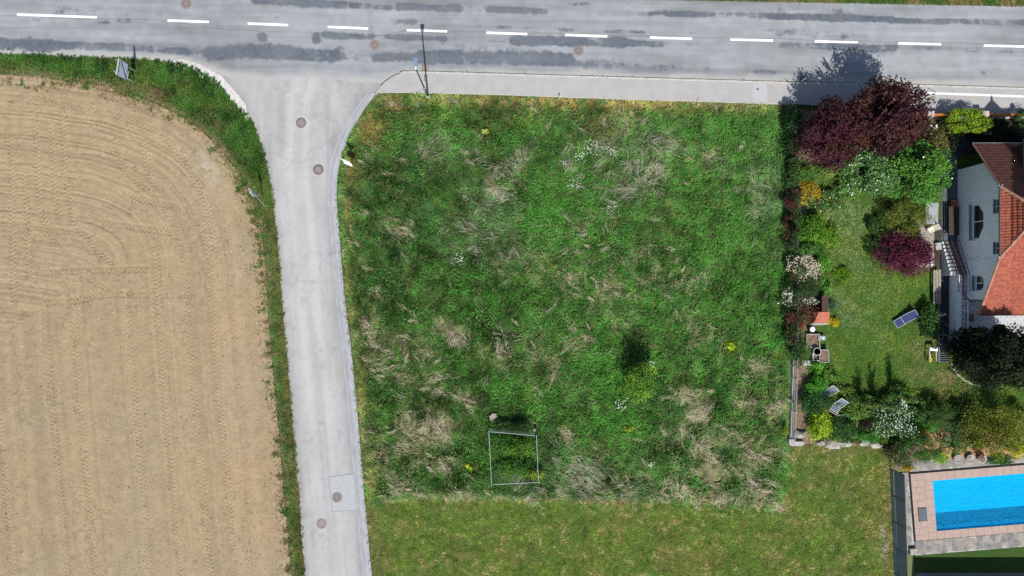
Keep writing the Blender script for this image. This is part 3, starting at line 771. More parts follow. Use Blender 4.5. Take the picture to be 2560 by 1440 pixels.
# photograph-pixel map of where last year's dry grass shows: x y rx ry angle weight
DRYMAP = [(930, 830, 45, 90, 0, .62), (960, 860, 80, 60, 20, .5), (1130, 830, 60, 35, 30, .85), (1060, 880, 60, 40, 0, .5), (1100, 960, 80, 45, 0, .55), (1050, 1080, 110, 70, 10, .68), (1090, 1070, 45, 60, -70, .9), (1090, 1160, 70, 25, 0, .85), (960, 1130, 70, 110, 0, .5), (1000, 1220, 90, 35, 10, .5), (1150, 1240, 120, 18, 0, .75), (1000, 920, 60, 60, 0, .45),
          (1170, 990, 60, 25, 10, .6), (1250, 870, 70, 60, 0, .45), (1380, 900, 90, 60, 20, .48), (1440, 850, 60, 50, 0, .45), (1330, 680, 60, 50, 0, .42), (1430, 690, 70, 45, 0, .5), (1520, 720, 90, 50, 0, .5), (1650, 700, 70, 45, 0, .45), (1590, 690, 40, 25, 60, .6), (1750, 690, 40, 40, 0, .4),
          (1000, 575, 35, 20, 0, .65), (960, 560, 25, 40, 0, .35), (1420, 600, 80, 40, 0, .38), (1620, 620, 60, 40, 0, .35), (1740, 820, 60, 40, 50, .5), (1720, 990, 55, 28, 20, .95), (1745, 1030, 45, 40, 40, .75), (1700, 1080, 70, 50, 0, .5), (1790, 1090, 70, 60, 0, .62), (1870, 1000, 40, 50, 0, .58), (1930, 1030, 30, 90, 0, .6), (1780, 1170, 110, 70, 40, .66), (1680, 1230, 60, 30, 0, .72), (1760, 1240, 90, 25, 10, .8), (1900, 1240, 60, 45, 35, .9), (1950, 1275, 25, 14, 0, 1.0), (1880, 1130, 70, 70, 40, .6), (1600, 1180, 40, 40, 0, .4), (1640, 1240, 40, 20, 0, .5), (1890, 920, 40, 30, 0, .55), (1410, 1085, 25, 25, 60, .7), (1500, 1130, 30, 20, 40, .6), (1470, 1010, 30, 15, 0, .4),
          (1570, 290, 50, 30, 40, .6), (1790, 400, 60, 40, 0, .4), (1230, 470, 60, 50, 0, .35), (1480, 560, 60, 40, 0, .35), (1540, 800, 80, 40, 0, .35), (900, 600, 25, 120, 0, .3)]
GREYMAP = [(1195, 392, 32, 22, 0, .9), (1265, 415, 55, 22, -35, 1.), (1300, 385, 40, 20, -40, .7), (1240, 500, 50, 60, 0, .55), (1425, 405, 25, 18, 40, .75), (1530, 360, 70, 35, 0, .55), (1580, 410, 30, 22, 40, .85), (1630, 435, 45, 25, -40, .8), (1640, 360, 50, 30, 0, .55), (1560, 470, 60, 40, 0, .5), (1270, 620, 70, 45, 0, .45), (1180, 590, 60, 60, 0, .3), (1090, 370, 60, 40, 0, .35), (1790, 410, 40, 20, 0, .6), (1430, 1180, 60, 45, 40, .65), (1470, 1230, 60, 25, 30, .7), (1350, 1240, 70, 25, 0, .6), (1560, 1230, 60, 30, 0, .5), (1600, 400, 80, 80, 0, .3), (1300, 1190, 60, 20, 0, .45), (1900, 480, 50, 80, 0, .3)]
YELMAP = [(1212, 325, 13, 12, 0, 1.3), (1175, 1168, 12, 9, 0, 1.3), (1826, 868, 15, 12, 0, 1.5), (1570, 1075, 14, 10, 0, .9), (1235, 375, 14, 20, 0, .6), (1940, 890, 10, 8, 0, .6), (1480, 258, 520, 22, 1.2, .85), (1510, 270, 70, 26, 10, .5), (1700, 275, 80, 18, 0, .4), (985, 260, 50, 28, 0, .8), (930, 320, 45, 60, 0, .8), (880, 420, 24, 60, 0, .7), (870, 520, 16, 120, 0, .55), (872, 760, 16, 140, 0, .6), (905, 1020, 20, 180, 0, .62), (930, 1200, 24, 60, 0, .5), (1300, 290, 60, 30, 0, .35), (1060, 300, 60, 30, 0, .3), (1420, 1258, 480, 9, 0.5, .8), (1500, 320, 60, 30, 0, .4)]
BRIGHTMAP = [(1500, 930, 110, 90, 0, .75), (1400, 540, 130, 90, 0, .6), (1720, 480, 60, 60, 0, .6), (1560, 1060, 60, 60, 0, .55), (1830, 330, 60, 40, 0, .7), (1250, 340, 60, 30, 0, .4), (1930, 330, 40, 50, 0, .5), (1900, 880, 60, 60, 0, .5), (1260, 1160, 50, 40, 0, .4), (1780, 760, 70, 60, 0, .4)]
BLUEMAP = [(1050, 480, 150, 120, 0, .6), (1200, 560, 90, 90, 0, .5), (1680, 1010, 40, 40, 0, .6), (1330, 900, 90, 60, 0, .35), (1550, 1180, 80, 50, 0, .5), (1000, 700, 120, 80, 0, .4), (1950, 470, 40, 180, 0, .5), (1600, 500, 80, 60, 0, .35)]

def meadow():
    rg = np.random.default_rng(11)
    n = 61000
    p = TA(MEADOW)
    x, y = rand_in(p, n, rg)
    pyy = 720 - y * S; y = y + np.where(pyy > 1170, (fbm(x, y * 0, 1.1, 215, 3) - .5) * 1.1 * np.clip((pyy - 1170) / 70, 0, 1), 0)
    # let the edges spill a little over kerb and lawn
    x = x + rg.normal(0, .05, n); y = y + rg.normal(0, .05, n)
    PX = x * S + 1280; PY = 720 - y * S
    b1 = fbm(x, y, 1.1, 201, 4); b2 = fbm(x, y, 3.4, 202, 3); b3 = fbm(x, y, .42, 203, 3); b4 = fbm(x + 40, y, 1.6, 204, 4)
    col = mix(np.repeat(GREEN[None], n, 0), DEEP, sstep(.42, .72, b1) * .75)
    col = mix(col, BRIGHT, sstep(.5, .8, b4) * .55)
    col = mix(col, BRIGHT, np.clip(spots(PX, PY, BRIGHTMAP) * sstep(.3, .6, b1), 0, .8))
    col = mix(col, BLUEG, np.clip(spots(PX, PY, BLUEMAP) * sstep(.3, .6, b4) * 1.1, 0, .8))
    col = mix(col, OLIVE, sstep(.55, .8, b2) * .35 * sstep(.4, .6, b3))
    # streaky noise, lying the way the grass lies
    st = fbm((x * .75 + y * .65) * .45, (-x * .65 + y * .75) * 1.3, .55, 205, 3)
    st2 = fbm((x * .5 - y * .8) * .45, (x * .8 + y * .5) * 1.3, .6, 206, 3)
    left = PX < 1320
    stk = np.where(left, st2, st)
    dry = spots(PX, PY, DRYMAP)
    fine = fbm(x * 1.0, y * 1.0, .3, 212, 2)
    dm = sstep(.46, .80, stk * .5 + fine * .38 + .36 * dry - .0) * np.clip(.16 + dry * 1.35, 0, 1)
    col = mix(col, DRY, np.clip(dm * .45, 0, .5))
    gm = np.clip(spots(PX, PY, GREYMAP) * 1.1 * sstep(.38, .62, stk * .6 + b3 * .4 + .05), 0, .75)
    col = mix(col, GREYDRY * .7, gm * .7)
    ym = np.clip(spots(PX, PY, YELMAP), 0, 1)
    big = spots(PX, PY, YELMAP[:6])
    col = mix(col, YELB, np.clip(ym * sstep(.32, .6, b3 * .6 + b4 * .4 + .04) * 1.1, 0, .85) * (big < .3))
    col = mix(col, LIME, np.clip(big * 1.2 - .2, 0, 1) * sstep(.25, .45, b3))
    tone = (.2 + 1.6 * fbm(x, y, .55, 207, 3))[:, None]
    col = col * np.clip(tone, .5, 1.6) * 1.12
    hgt = .10 + .34 * fbm(x, y, .85, 208, 3) ** 1.3 + .12 * (fbm(x, y, .3, 209, 2) - .5)
    hgt = np.clip(hgt, .06, .5) * np.where(dm > .5, .8, 1) * np.clip(dist_edge(x, y, p) / .8, .3, 1)
    spr = rg.uniform(.09, .19, n)
    ang = np.where(left, -.5, .9) + (fbm(x, y, 2.0, 210, 3) - .5) * 5
    bias = np.stack([np.cos(ang), np.sin(ang)], 1) * (.04 + .10 * dm[:, None] + .05)
    bias[:, 1] -= .02
    blades('meadow_grass', x, y, hgt, spr, col, 13, .042, M['grass'], 12, bias=bias, label='rough meadow grass, green with straw-coloured patches, filling the plot', jit=.34, straw=np.clip(.02 + dm * .5 + spots(PX, PY, GREYMAP) * .12, 0, .85))
    # long bleached stalks lying in sheaves over the grass
    src = GREYMAP + [(1130, 830, 55, 30, 30, .4), (1720, 1000, 45, 30, 20, .4), (1090, 1060, 40, 60, -60, .4), (1880, 1230, 70, 45, 40, .5), (1450, 1170, 60, 40, 30, 1.1), (1450, 560, 300, 120, 0, .05), (1250, 800, 300, 200, 0, .02)]
    wt = np.array([s[2] * s[3] * s[5] for s in src]); wt = wt / wt.sum()
    nb = 330; pb = rg.choice(len(src), nb, p=wt); A = np.array(src)
    u = rg.normal(0, .62, nb); v = rg.normal(0, .62, nb); an = np.radians(A[pb, 4]); ca, sa = np.cos(an), np.sin(an)
    BX = A[pb, 0] + u * A[pb, 2] * ca - v * A[pb, 3] * sa; BY = A[pb, 1] + u * A[pb, 2] * sa + v * A[pb, 3] * ca
    bd = fbm(BX / S, BY / S, 1.6, 220, 2) * 9 + rg.normal(0, .5, nb)
    flow = spots(BX, BY, [(1440, 1180, 80, 60, 0, 1)]); bd = np.where(flow > .25, -.5 + rg.normal(0, .25, nb), bd)
    cnt = rg.integers(3, 13, nb); bi = np.repeat(np.arange(nb), cnt); m = len(bi)
    sp = rg.uniform(.06, .22, nb)
    x = (BX[bi] - 1280) / S + rg.normal(0, 1, m) * sp[bi]; y = (720 - BY[bi]) / S + rg.normal(0, 1, m) * sp[bi]
    dirn = bd[bi] + rg.normal(0, .22, m)
    ok = inpoly(x, y, p); x = x[ok]; y = y[ok]; dirn = dirn[ok]; m = len(x)
    L = rg.uniform(.25, .95, m)
    segs = 3; w = rg.uniform(.003, .0068, m)
    pts = []; px, py, a = x.copy(), y.copy(), dirn.copy(); bend = rg.normal(0, .1, m)
    z = rg.uniform(.18, .42, m)
    for s in range(segs + 1):
        pts.append((px.copy(), py.copy(), z + .1 * math.sin(s / segs * 3.1), a.copy()))
        px = px + np.cos(a) * L / segs; py = py + np.sin(a) * L / segs; a = a + bend
    V = []; 
    for s, (qx, qy, qz, qa) in enumerate(pts):
        ww = w * (1 - .25 * s / segs)
        V += [np.stack([qx - np.sin(qa) * ww, qy + np.cos(qa) * ww, qz], 1), np.stack([qx + np.sin(qa) * ww, qy - np.cos(qa) * ww, qz], 1)]
    V = np.stack(V, 1); nv = V.shape[1]
    F = []
    base = np.arange(m)[:, None] * nv
    for s in range(segs): F.append(base + np.array([[2 * s, 2 * s + 1, 2 * s + 3, 2 * s + 2]]))
    F = np.concatenate(F, 0)
    gc = np.where(rg.random(m)[:, None] < .45, GREYDRY[None], np.where(rg.random(m)[:, None] < .6, DRY[None] * 1.02, np.array([[.26, .28, .15]]))) * rg.uniform(.6, 1.2, (m, 1))
    tag(np_mesh('dry_stalks', V.reshape(-1, 3), F, M['petal'], np.repeat(gc, nv, 0)), 'long bleached dead stalks lying tangled over the meadow', 'stalks', kind='stuff')
    # matted tussocks of last year's straw, combed over by the wind
    q = 26000; x, y = rand_in(p, q, rg); PX = x * S + 1280; PY = 720 - y * S
    cen = 1 - .45 * np.exp(-((PX - 1480) / 330) ** 2 - ((PY - 600) / 190) ** 2)
    dn = spots(PX, PY, DRYMAP) * cen + .03 + .25 * spots(PX, PY, YELMAP[6:])
    dn = dn ** 1.5 * sstep(.38, .66, fbm(x, y, .9, 241, 3)); kp = rg.random(q) < dn * .3; x = x[kp]; y = y[kp]; PX = PX[kp]; PY = PY[kp]; k = len(x)
    ang = np.where(PX < 1320, -.55, -1.0) + (fbm(x, y, 2.2, 210, 3) - .5) * 3.5 + rg.normal(0, .35, k)
    nbl = 34; R = rg.gamma(3, .11, k) + .1
    X = np.repeat(x, nbl); Y = np.repeat(y, nbl); RR = np.repeat(R, nbl); N = k * nbl
    a0 = np.repeat(ang, nbl) + rg.normal(0, .32, N)
    al = rg.normal(0, .75, N) * RR; ac = rg.normal(0, .24, N) * RR; aa = np.repeat(ang, nbl)
    bx = X + np.cos(aa) * al - np.sin(aa) * ac; by = Y + np.sin(aa) * al + np.cos(aa) * ac; ln = rg.uniform(.12, .36, N); wd = rg.uniform(.005, .011, N)
    z0 = rg.uniform(.14, .38, N); tz = z0 + rg.uniform(-.08, .08, N)
    V = np.stack([np.stack([bx - np.sin(a0) * wd, by + np.cos(a0) * wd, z0], 1), np.stack([bx + np.sin(a0) * wd, by - np.cos(a0) * wd, z0], 1), np.stack([bx + np.cos(a0) * ln, by + np.sin(a0) * ln, tz], 1)], 1)
    tc = np.where(rg.random(k)[:, None] < .6, np.array([[.52, .45, .29]]), np.array([[.55, .49, .36]])) * rg.uniform(.7, 1.15, (k, 1))
    tag(np_mesh('straw_tussocks', V.reshape(-1, 3), np.arange(N * 3).reshape(-1, 3), M['petal'], np.repeat(np.repeat(tc, nbl, 0) * rg.uniform(.65, 1.15, (N, 1)), 3, 0)), 'wind-combed tussocks of straw-coloured dead grass in the meadow', 'grass', kind='stuff')
    # broad-leaved weeds standing in drifts among the grass
    k = 90000; x, y = rand_in(p, k, rg); PX = x * S + 1280; PY = 720 - y * S
    dens = sstep(.50, .70, fbm(x + 40, y, 1.6, 204, 4)) * .8 + np.clip(spots(PX, PY, BRIGHTMAP), 0, 1) * .7
    kp = (rg.random(k) < dens * (.3 + vnoise(x, y, .4, 230))) & (spots(PX, PY, DRYMAP) < .45) & (spots(PX, PY, YELMAP[6:]) < .4); x = x[kp]; y = y[kp]; k = len(x)
    cc = np.where(vnoise(x, y, 1.4, 231)[:, None] < .5, np.array([[.06, .21, .033]]), np.array([[.09, .28, .042]])) * (.55 + .8 * vnoise(x, y, .35, 232))[:, None]
    z = .12 + .34 * vnoise(x, y, .5, 233) * rg.uniform(.5, 1, k)
    o = leaf_mesh('meadow_weeds', np.stack([x, y, z], 1), np.tile(np.array([[0, -.2, 1.0]]), (k, 1)), .12, cc, 234, M['leaf'], None, jit=.3, aspect=.55, flat=.7)
    tag(o, 'drifts of broad-leaved green weeds among the meadow grass', 'weeds', kind='stuff')
    # white umbels
    cl = [(1475, 368, 22), (1530, 381, 12), (1437, 465, 14), (1530, 517, 16), (1152, 650, 13), (1550, 1010, 16), (1625, 905, 12), (1408, 410, 6), (1450, 392, 14), (1625, 1160, 8), (1210, 330, 6)]
    xs = []; ysv = []
    for cx, cy, r in cl:
        q = int(r * 2.2); xs.append(cx + rg.normal(0, r * .55, q)); ysv.append(cy + rg.normal(0, r * .5, q))
    x = (np.concatenate(xs) - 1280) / S; y = (720 - np.concatenate(ysv)) / S; k = len(x)
    petals('white_umbels', x, y, rg.uniform(.3, .5, k), rg.uniform(.018, .042, k), np.repeat(np.array([[.66, .7, .62]]), k, 0), 13, 'clusters of white umbel flowers dotted in the meadow grass', 'flowers')

def dist_edge(x, y, p):
    d, _ = dist_poly(x, y, np.vstack([p, p[:1]])); return d
def petals(name, x, y, z, r, col, seed, label=None, cat='flowers', parent=None):
    rg = np.random.default_rng(seed); k = len(x)
    a = rg.uniform(0, 6.28, k); t = rg.uniform(-.35, .35, (k, 2))
    V = []
    for i in range(5):
        q = a + i * 2 * np.pi / 5; dx = np.cos(q) * r; dy = np.sin(q) * r
        V.append(np.stack([x + dx, y + dy, z + dx * t[:, 0] + dy * t[:, 1]], 1))
    V = np.stack(V, 1)
    o = np_mesh(name, V.reshape(-1, 3), np.arange(k * 5).reshape(-1, 5), M['petal'], np.repeat(col * rg.uniform(.8, 1.15, (k, 1)), 5, 0), parent=parent)
    if label: tag(o, label, cat, kind='stuff')
    return o
meadow()

def lawns():
    rg = np.random.default_rng(31)
    p = TA(LAWN); n = 30000; x, y = rand_in(p, n, rg); m = y > -22.4; x = x[m]; y = y[m]; n = len(x)
    PX = x * S + 1280; PY = 720 - y * S
    b1 = fbm(x, y, 1.5, 301, 4); b2 = fbm(x, y, .5, 302, 3); b3 = fbm(x + 9, y, 3.2, 303, 3)
    col = mix(np.repeat(np.array([[.145, .25, .034]]), n, 0), [.085, .19, .026], sstep(.45, .7, b1))
    col = mix(col, [.25, .22, .06], sstep(.48, .7, b3 * .6 + b2 * .4) * .75)
    col = mix(col, [.36, .29, .13], sstep(.54, .72, b2) * .5)
    mow = vnoise(y * 1.0 + .06 * x, y * 0, .55, 306); col = col * (.86 + .28 * mow[:, None])
    col = mix(col, [.27, .21, .085], sstep(.58, .8, fbm(x + 3, y, 1.1, 307, 4)) * .6)
    rim = np.exp(-((PX - xr(PY) - 14) / 22) ** 2) + np.exp(-((2222 - PX) / 14) ** 2) + np.exp(-((PY - 1120) / 14) ** 2) * (PX > 1965)
    col = mix(col, [.3, .225, .11], np.clip(rim, 0, 1) * .55)
    bare = spots(PX, PY, [(2210, 1370, 10, 30, 0, 1), (2205, 1330, 8, 25, 0, .7)])
    col = mix(col, [.42, .4, .3], np.clip(bare, 0, .9))
    col = col * (.7 + .6 * b2[:, None])
    col = col * 1.18 * np.clip(.35 + 1.3 * fbm(x, y, .28, 309, 2)[:, None], .55, 1.5)
    blades('lawn_grass', x, y, rg.uniform(.03, .1, n), rg.uniform(.05, .14, n), col, 8, .034, M['grass'], 32, z0=.012, label='short mown lawn grass in front of the fenced pool plot', jit=.25)
    k = 420; x, y = rand_in(p, k, rg); c = np.where(rg.random(k)[:, None] < .75, np.array([[.7, .72, .66]]), np.array([[.6, .5, .03]]))
    petals('lawn_daisies', x, y, np.full(k, .075), rg.uniform(.008, .018, k), c * .8, 33, 'tiny daisies and dandelions scattered in the mown lawn', 'flowers')
    # garden lawn of the house
    g = TA([(2000, 420), (2120, 420), (2200, 560), (2210, 690), (2330, 660), (2335, 900), (2420, 960), (2560, 960), (2620, 1040), (2440, 1010), (2300, 1000), (2220, 960), (2110, 960), (2060, 930), (2070, 780), (2050, 640)])
    n = 15000; x, y = rand_in(g, n, rg); PX = x * S + 1280; PY = 720 - y * S
    b1 = fbm(x, y, 1.2, 311, 4); b2 = fbm(x, y, .4, 312, 3)
    col = mix(np.repeat(np.array([[.092, .205, .028]]), n, 0), [.17, .26, .038], sstep(.4, .7, b1))
    pale = spots(PX, PY, [(2110, 560, 60, 90, 0, .9), (2150, 640, 50, 40, 0, .6), (2130, 760, 60, 60, 0, .5)])
    col = mix(col, [.22, .27, .12], np.clip(pale * sstep(.35, .6, b2) * .9, 0, .7))
    bare = spots(PX, PY, [(2370, 960, 45, 35, 20, 1.1), (2290, 880, 30, 50, 30, .5), (2400, 920, 40, 20, 40, .8), (2290, 935, 30, 20, 0, .6)])
    col = mix(col, [.33, .25, .13], np.clip(bare * sstep(.2, .5, b2), 0, .85))
    col = col * 1.12 * (.7 + .6 * b2[:, None])
    blades('garden_grass', x, y, rg.uniform(.03, .09, n), rg.uniform(.05, .12, n), col, 9, .034, M['grass'], 34, z0=.016, label='flower-speckled grass of the garden lawn behind the hedge', jit=.25)
    k = 3200; a = TA([(2070, 460), (2190, 500), (2200, 680), (2260, 720), (2200, 880), (2090, 830), (2060, 650)]); x, y = rand_in(a, k, rg)
    keep = fbm(x, y, .9, 315, 3) > .46; x = x[keep]; y = y[keep]; k = len(x)
    c = np.where(rg.random(k)[:, None] < .8, np.array([[.68, .72, .66]]), np.array([[.6, .5, .03]]))
    yl = spots(x * S + 1280, 720 - y * S, [(2175, 790, 14, 40, 0, 1), (2150, 845, 40, 18, 0, .8), (2140, 720, 30, 12, 0, .8)]) > .45
    c[yl] = (.66, .5, .02)
    petals('garden_lawn_flowers', x, y, np.full(k, .1), rg.uniform(.008, .018, k), c * .9, 35, 'white and yellow flowers sprinkled over the garden lawn', 'flowers')
lawns()

def verges():
    rg = np.random.default_rng(41)
    p = TA(VERGE_W); n = 14500; x, y = rand_in(p, n, rg); m = (y > -22.6) & (x > -40.5); x = x[m]; y = y[m]
    E = TA(FIELD_EDGE); df, _ = dist_poly(x, y, E[::2])
    sg = np.where(df < .8, .05 + .55 * sstep(.45, .75, fbm(x, y, 1.3, 405, 3)), .06)
    x = x + rg.normal(0, 1, len(x)) * sg; y = y + rg.normal(0, 1, len(x)) * sg
    keep = (df > .9) | (rg.random(len(x)) < .25 + 1.1 * sstep(.35, .6, fbm(x, y, .8, 406, 3))); x = x[keep]; y = y[keep]; n = len(x)
    PX = x * S + 1280; PY = 720 - y * S
    kk = (PX < xl(PY) + 3 + 4 * rg.random(n)) | (PY < 300); x = x[kk]; y = y[kk]; n = len(x); PX = PX[kk]; PY = PY[kk]
    df, _ = dist_poly(x, y, E[::2])
    b1 = fbm(x, y, .9, 401, 4); b2 = fbm(x, y, .35, 402, 3)
    col = mix(np.repeat(np.array([[.075, .205, .03]]), n, 0), [.045, .135, .024], sstep(.42, .65, b1))
    col = mix(col, [.14, .2, .035], sstep(.5, .75, fbm(x + 5, y, 1.6, 403, 3)) * .6)
    low = sstep(330, 620, PY)
    mid = sstep(.25, .8, df) * low
    col = mix(col, [.235, .205, .06], np.clip(mid * .75 * sstep(.3, .6, b2 + .08), 0, .8))
    col = mix(col, [.36, .28, .16], np.clip(sstep(.55, .0, df + (b2 - .5) * .9) * .85, 0, .85) * (1 - .6 * low))
    brown = spots(PX, PY, [(390, 232, 35, 12, 25, 1), (540, 310, 30, 12, 50, .6), (210, 205, 25, 6, 10, .8)])
    col = mix(col, [.3, .2, .11], np.clip(brown * sstep(.3, .55, b2), 0, .8))
    col = col * (.6 + .8 * b2[:, None])
    hgt = (.10 + .2 * b1) * np.clip(df / .7 + .2, .2, 1) * np.where(low > .5, .7, 1.)
    blades('verge_grass', x, y, hgt, rg.uniform(.08, .17, n), col, 11, .04, M['grass'], 42, label='green roadside verge between the harrowed field and the roads', jit=.3, straw=.04)
    # grass clumps that break the line between verge and field
    q = 150; i = rg.integers(0, len(FIELD_EDGE) - 1, q); t = FIELD_EDGE[i + 1] - FIELD_EDGE[i]; t = t / np.hypot(*t.T)[:, None]; nrm = np.stack([-t[:, 1], t[:, 0]], 1)
    ctr = FIELD_EDGE[i] + nrm * (rg.gamma(1.2, 7, q) - 4)[:, None] + t * rg.uniform(-6, 6, q)[:, None]
    per = 26; rad = rg.uniform(3, 11, q); x = np.repeat(ctr[:, 0], per) + rg.normal(0, 1, q * per) * np.repeat(rad, per); y = np.repeat(ctr[:, 1], per) + rg.normal(0, .6, q * per) * np.repeat(rad, per)
    x = (x - 1280) / S; y = (720 - y) / S; kp = (y > -22.5) & (x > -40.3) & ((x * S + 1280 < xl(720 - y * S)) | (720 - y * S < 300)); kind = np.repeat(rg.random(q), per)[kp]; x = x[kp]; y = y[kp]; k = len(x)
    cc = np.where(kind[:, None] < .45, np.array([[.085, .19, .03]]), np.where(kind[:, None] < .7, np.array([[.2, .2, .06]]), np.array([[.4, .31, .17]]))) * rg.uniform(.6, 1.25, (k, 1))
    blades('edge_clumps', x, y, rg.uniform(.05, .18, k), rg.uniform(.06, .15, k), cc, 8, .035, M['grass'], 46, z0=.04, label='ragged clumps of green and dry grass along the field edge', jit=.3)
    # weeds creeping into the field, seams and kerb
    k = 1700; i = rg.integers(0, len(FIELD_EDGE), k); q = FIELD_EDGE[i] + rg.normal(0, 1, (k, 2)) * np.array([15, 15])
    a = (q - 1280) ; x = (q[:, 0] - 1280) / S; y = (720 - q[:, 1]) / S
    m = (y > -22.4) & (x > -40) & (inpoly(x, y, np.vstack([TA(FIELD_EDGE), TA([(738, 1600), (-130, 1600)])])) | inpoly(x, y, TA(VERGE_W))) & ((q[:, 1] > 560) | (rg.random(k) < .5)); x = x[m]; y = y[m]; k = len(x)
    blades('field_margin_weeds', x, y, rg.uniform(.04, .1, k), rg.uniform(.05, .12, k), np.array([[.16, .17, .05]]) * rg.uniform(.6, 1.3, (k, 1)), 7, .03, M['grass'], 43, z0=.05, label='sparse weeds straggling into the edge of the field', cat='weeds')
    k = 260; xx = rg.uniform(1000, 1985, k); yy = np.interp(xx, KERB[:, 0], KERB[:, 1]) + rg.normal(0, 2.2, k)
    k2 = 200; yb = rg.uniform(480, 1430, k2); xb = xr(yb) + rg.normal(-1, 2.5, k2)
    xx = np.r_[xx, xb]; yy = np.r_[yy, yb]; k = len(xx)
    blades('kerb_weeds', (xx - 1280) / S, (720 - yy) / S, rg.uniform(.02, .06, k), rg.uniform(.04, .1, k), np.array([[.1, .09, .04]]) * rg.uniform(.5, 1.4, (k, 1)), 6, .03, M['grass'], 44, z0=.05, label='tiny weeds growing in the kerb joint and road edge', cat='weeds')
    # strip north of the road
    n = 4200; xx = rg.uniform(1500, 2700, n); yy = yn(xx) - np.abs(rg.normal(0, 16, n)); b = fbm(xx / S, yy / S, .8, 411, 3)
    col = mix(np.repeat(np.array([[.08, .16, .025]]), n, 0), [.26, .22, .08], sstep(.4, .65, b))
    blades('north_verge_grass', (xx - 1280) / S, (720 - yy) / S, rg.uniform(.06, .16, n), rg.uniform(.08, .16, n), col, 8, .04, M['grass'], 45, label='yellowish grass strip along the far side of the main road', jit=.25)
verges()
# ================================================================== TREES AND SHRUBS
def crown(c, R, n, nl, lr, seed, low=-.55, box=False):
    rg = np.random.default_rng(seed)
    L = []
    while len(L) < nl:
        q = rg.uniform(-1, 1, 3)
        rr = np.abs(q).max() if box else np.linalg.norm(q)
        if rr > 1 or q[2] < low: continue
        k = (1 - lr * .75)
        q = q / max(rr, 1e-6) * k * (rg.uniform(.3, 1.25) ** .5 if not box else rg.uniform(.8, 1) ** .5)
        L.append(q)
    L = np.array(L)
    pick = rg.integers(0, nl, n)
    d = rg.normal(0, 1, (n, 3)); d /= np.linalg.norm(d, axis=1)[:, None]
    rad = lr * rg.uniform(.55, 1.1, n) * (.55 + .8 * rg.random(nl))[pick]
    q = L[pick] + d * rad[:, None]
    q[:, 2] = np.maximum(q[:, 2], low - .25 + rg.uniform(0, .1, n))
    P = np.array(c) + q * np.array(R)
    return P, d, pick, L
def plant(name, label, cat, ix, iy, rx, ry, h, cols, n=1500, leaf=.11, lobes=14, lr=.42, seed=1, bloom=None, shoots=0, group=None, box=False, transl=None, bark='bark', low=-.55, flat=.55, aspect=.6, base_h=.12, part='foliage'):
    """ix iy rx ry: where the photograph shows the crown; h: height in metres"""
    zc = h * .62
    n = int(n * 1.35); leaf *= 1.1
    if cat != 'tree': rx *= 1.12; ry *= 1.12
    c = W(ix, iy, zc); f = (HC - zc) / HC
    R = (rx / S * f, ry / S * f, h * (.5 if cat != 'tree' else .46))
    cz = h - R[2]
    c = Vector((c.x, c.y, cz))
    root = thing(name, label, cat, (c.x, c.y, 0), group)
    rg = np.random.default_rng(seed + 500)
    P, D, pick, L = crown(c, R, n, lobes, lr, seed, low, box)
    P[:, 2] = np.maximum(P[:, 2], .05)
    cols = np.array(cols, float)
    if cols.ndim == 1: cols = cols[None]
    if (30 <= seed < 52 or seed > 100): cols = cols * np.array([1.25, 1.4, 1.2])
    ci = rg.integers(0, len(cols), lobes)
    C = cols[ci][pick] * (.72 + .56 * rg.random(lobes))[pick][:, None]
    if shoots:
        SP = []; SD = []; SC = []
        for k in range(shoots):
            d = rg.normal(0, 1, 3); d[2] = abs(d[2]) * .9 + .35; d /= np.linalg.norm(d)
            st = np.array(c) + d * np.array(R) * .8
            dd = d * np.array([.75, .75, 1.2]) + rg.normal(0, .12, 3); ln = rg.uniform(.35, .95) * max(.5, min(R[:2]) / 2.6)
            for t in np.linspace(0, 1, 13):
                SP.append(st + dd * ln * t + rg.normal(0, .035, 3)); SD.append(dd); SC.append(cols[k % len(cols)])
        P = np.vstack([P, SP]); D = np.vstack([D, SD]); C = np.vstack([C, SC])
    cr = leaf_mesh('crown' if cat == 'tree' else part, P, D, leaf, C, seed + 1, M['leaf'], root, flat=flat, aspect=aspect)
    if bloom:
        bc, bn, bs, topb = bloom
        m = (D[:n, 2] > topb) & (P[:n, 2] > cz - R[2] * .2)
        idx = np.nonzero(m)[0]; lob = rg.random(lobes) < .8
        idx = idx[lob[pick[idx]]]
        idx = rg.choice(idx, min(bn, len(idx)), replace=False)
        Q = P[idx] + D[idx] * .05
        petals('blossom', Q[:, 0], Q[:, 1], Q[:, 2] + .03, np.full(len(idx), bs) * rg.uniform(.6, 1.3, len(idx)), np.repeat(np.array([bc]), len(idx), 0), seed + 2, parent=root)
    # trunk and limbs
    m = MB()
    fork = Vector((c.x, c.y, max(.15, cz - R[2] * .55)))
    r0 = max(.02, .022 * h + .01)
    if cat == 'tree':
        m.path([Vector((c.x, c.y, -.02)), Vector((c.x + .03 * h * .3, c.y, fork.z * .5)), fork], r0 * 1.5, r0, 8)
        st = fork
    else: st = Vector((c.x, c.y, 0.0))
    for k in range(min(lobes, 9)):
        q = Vector(np.array(c) + L[k] * np.array(R) * .9)
        s0 = st + Vector((rg.uniform(-.1, .1), rg.uniform(-.1, .1), 0)) * (1 if cat != 'tree' else .1)
        mid = s0.lerp(q, .5) + Vector((0, 0, .1 * h * .3))
        m.path([s0, mid, q], r0 * .5, r0 * .14, 5)
    m.build('trunk' if cat == 'tree' else 'stem', M[bark], root)
    return root

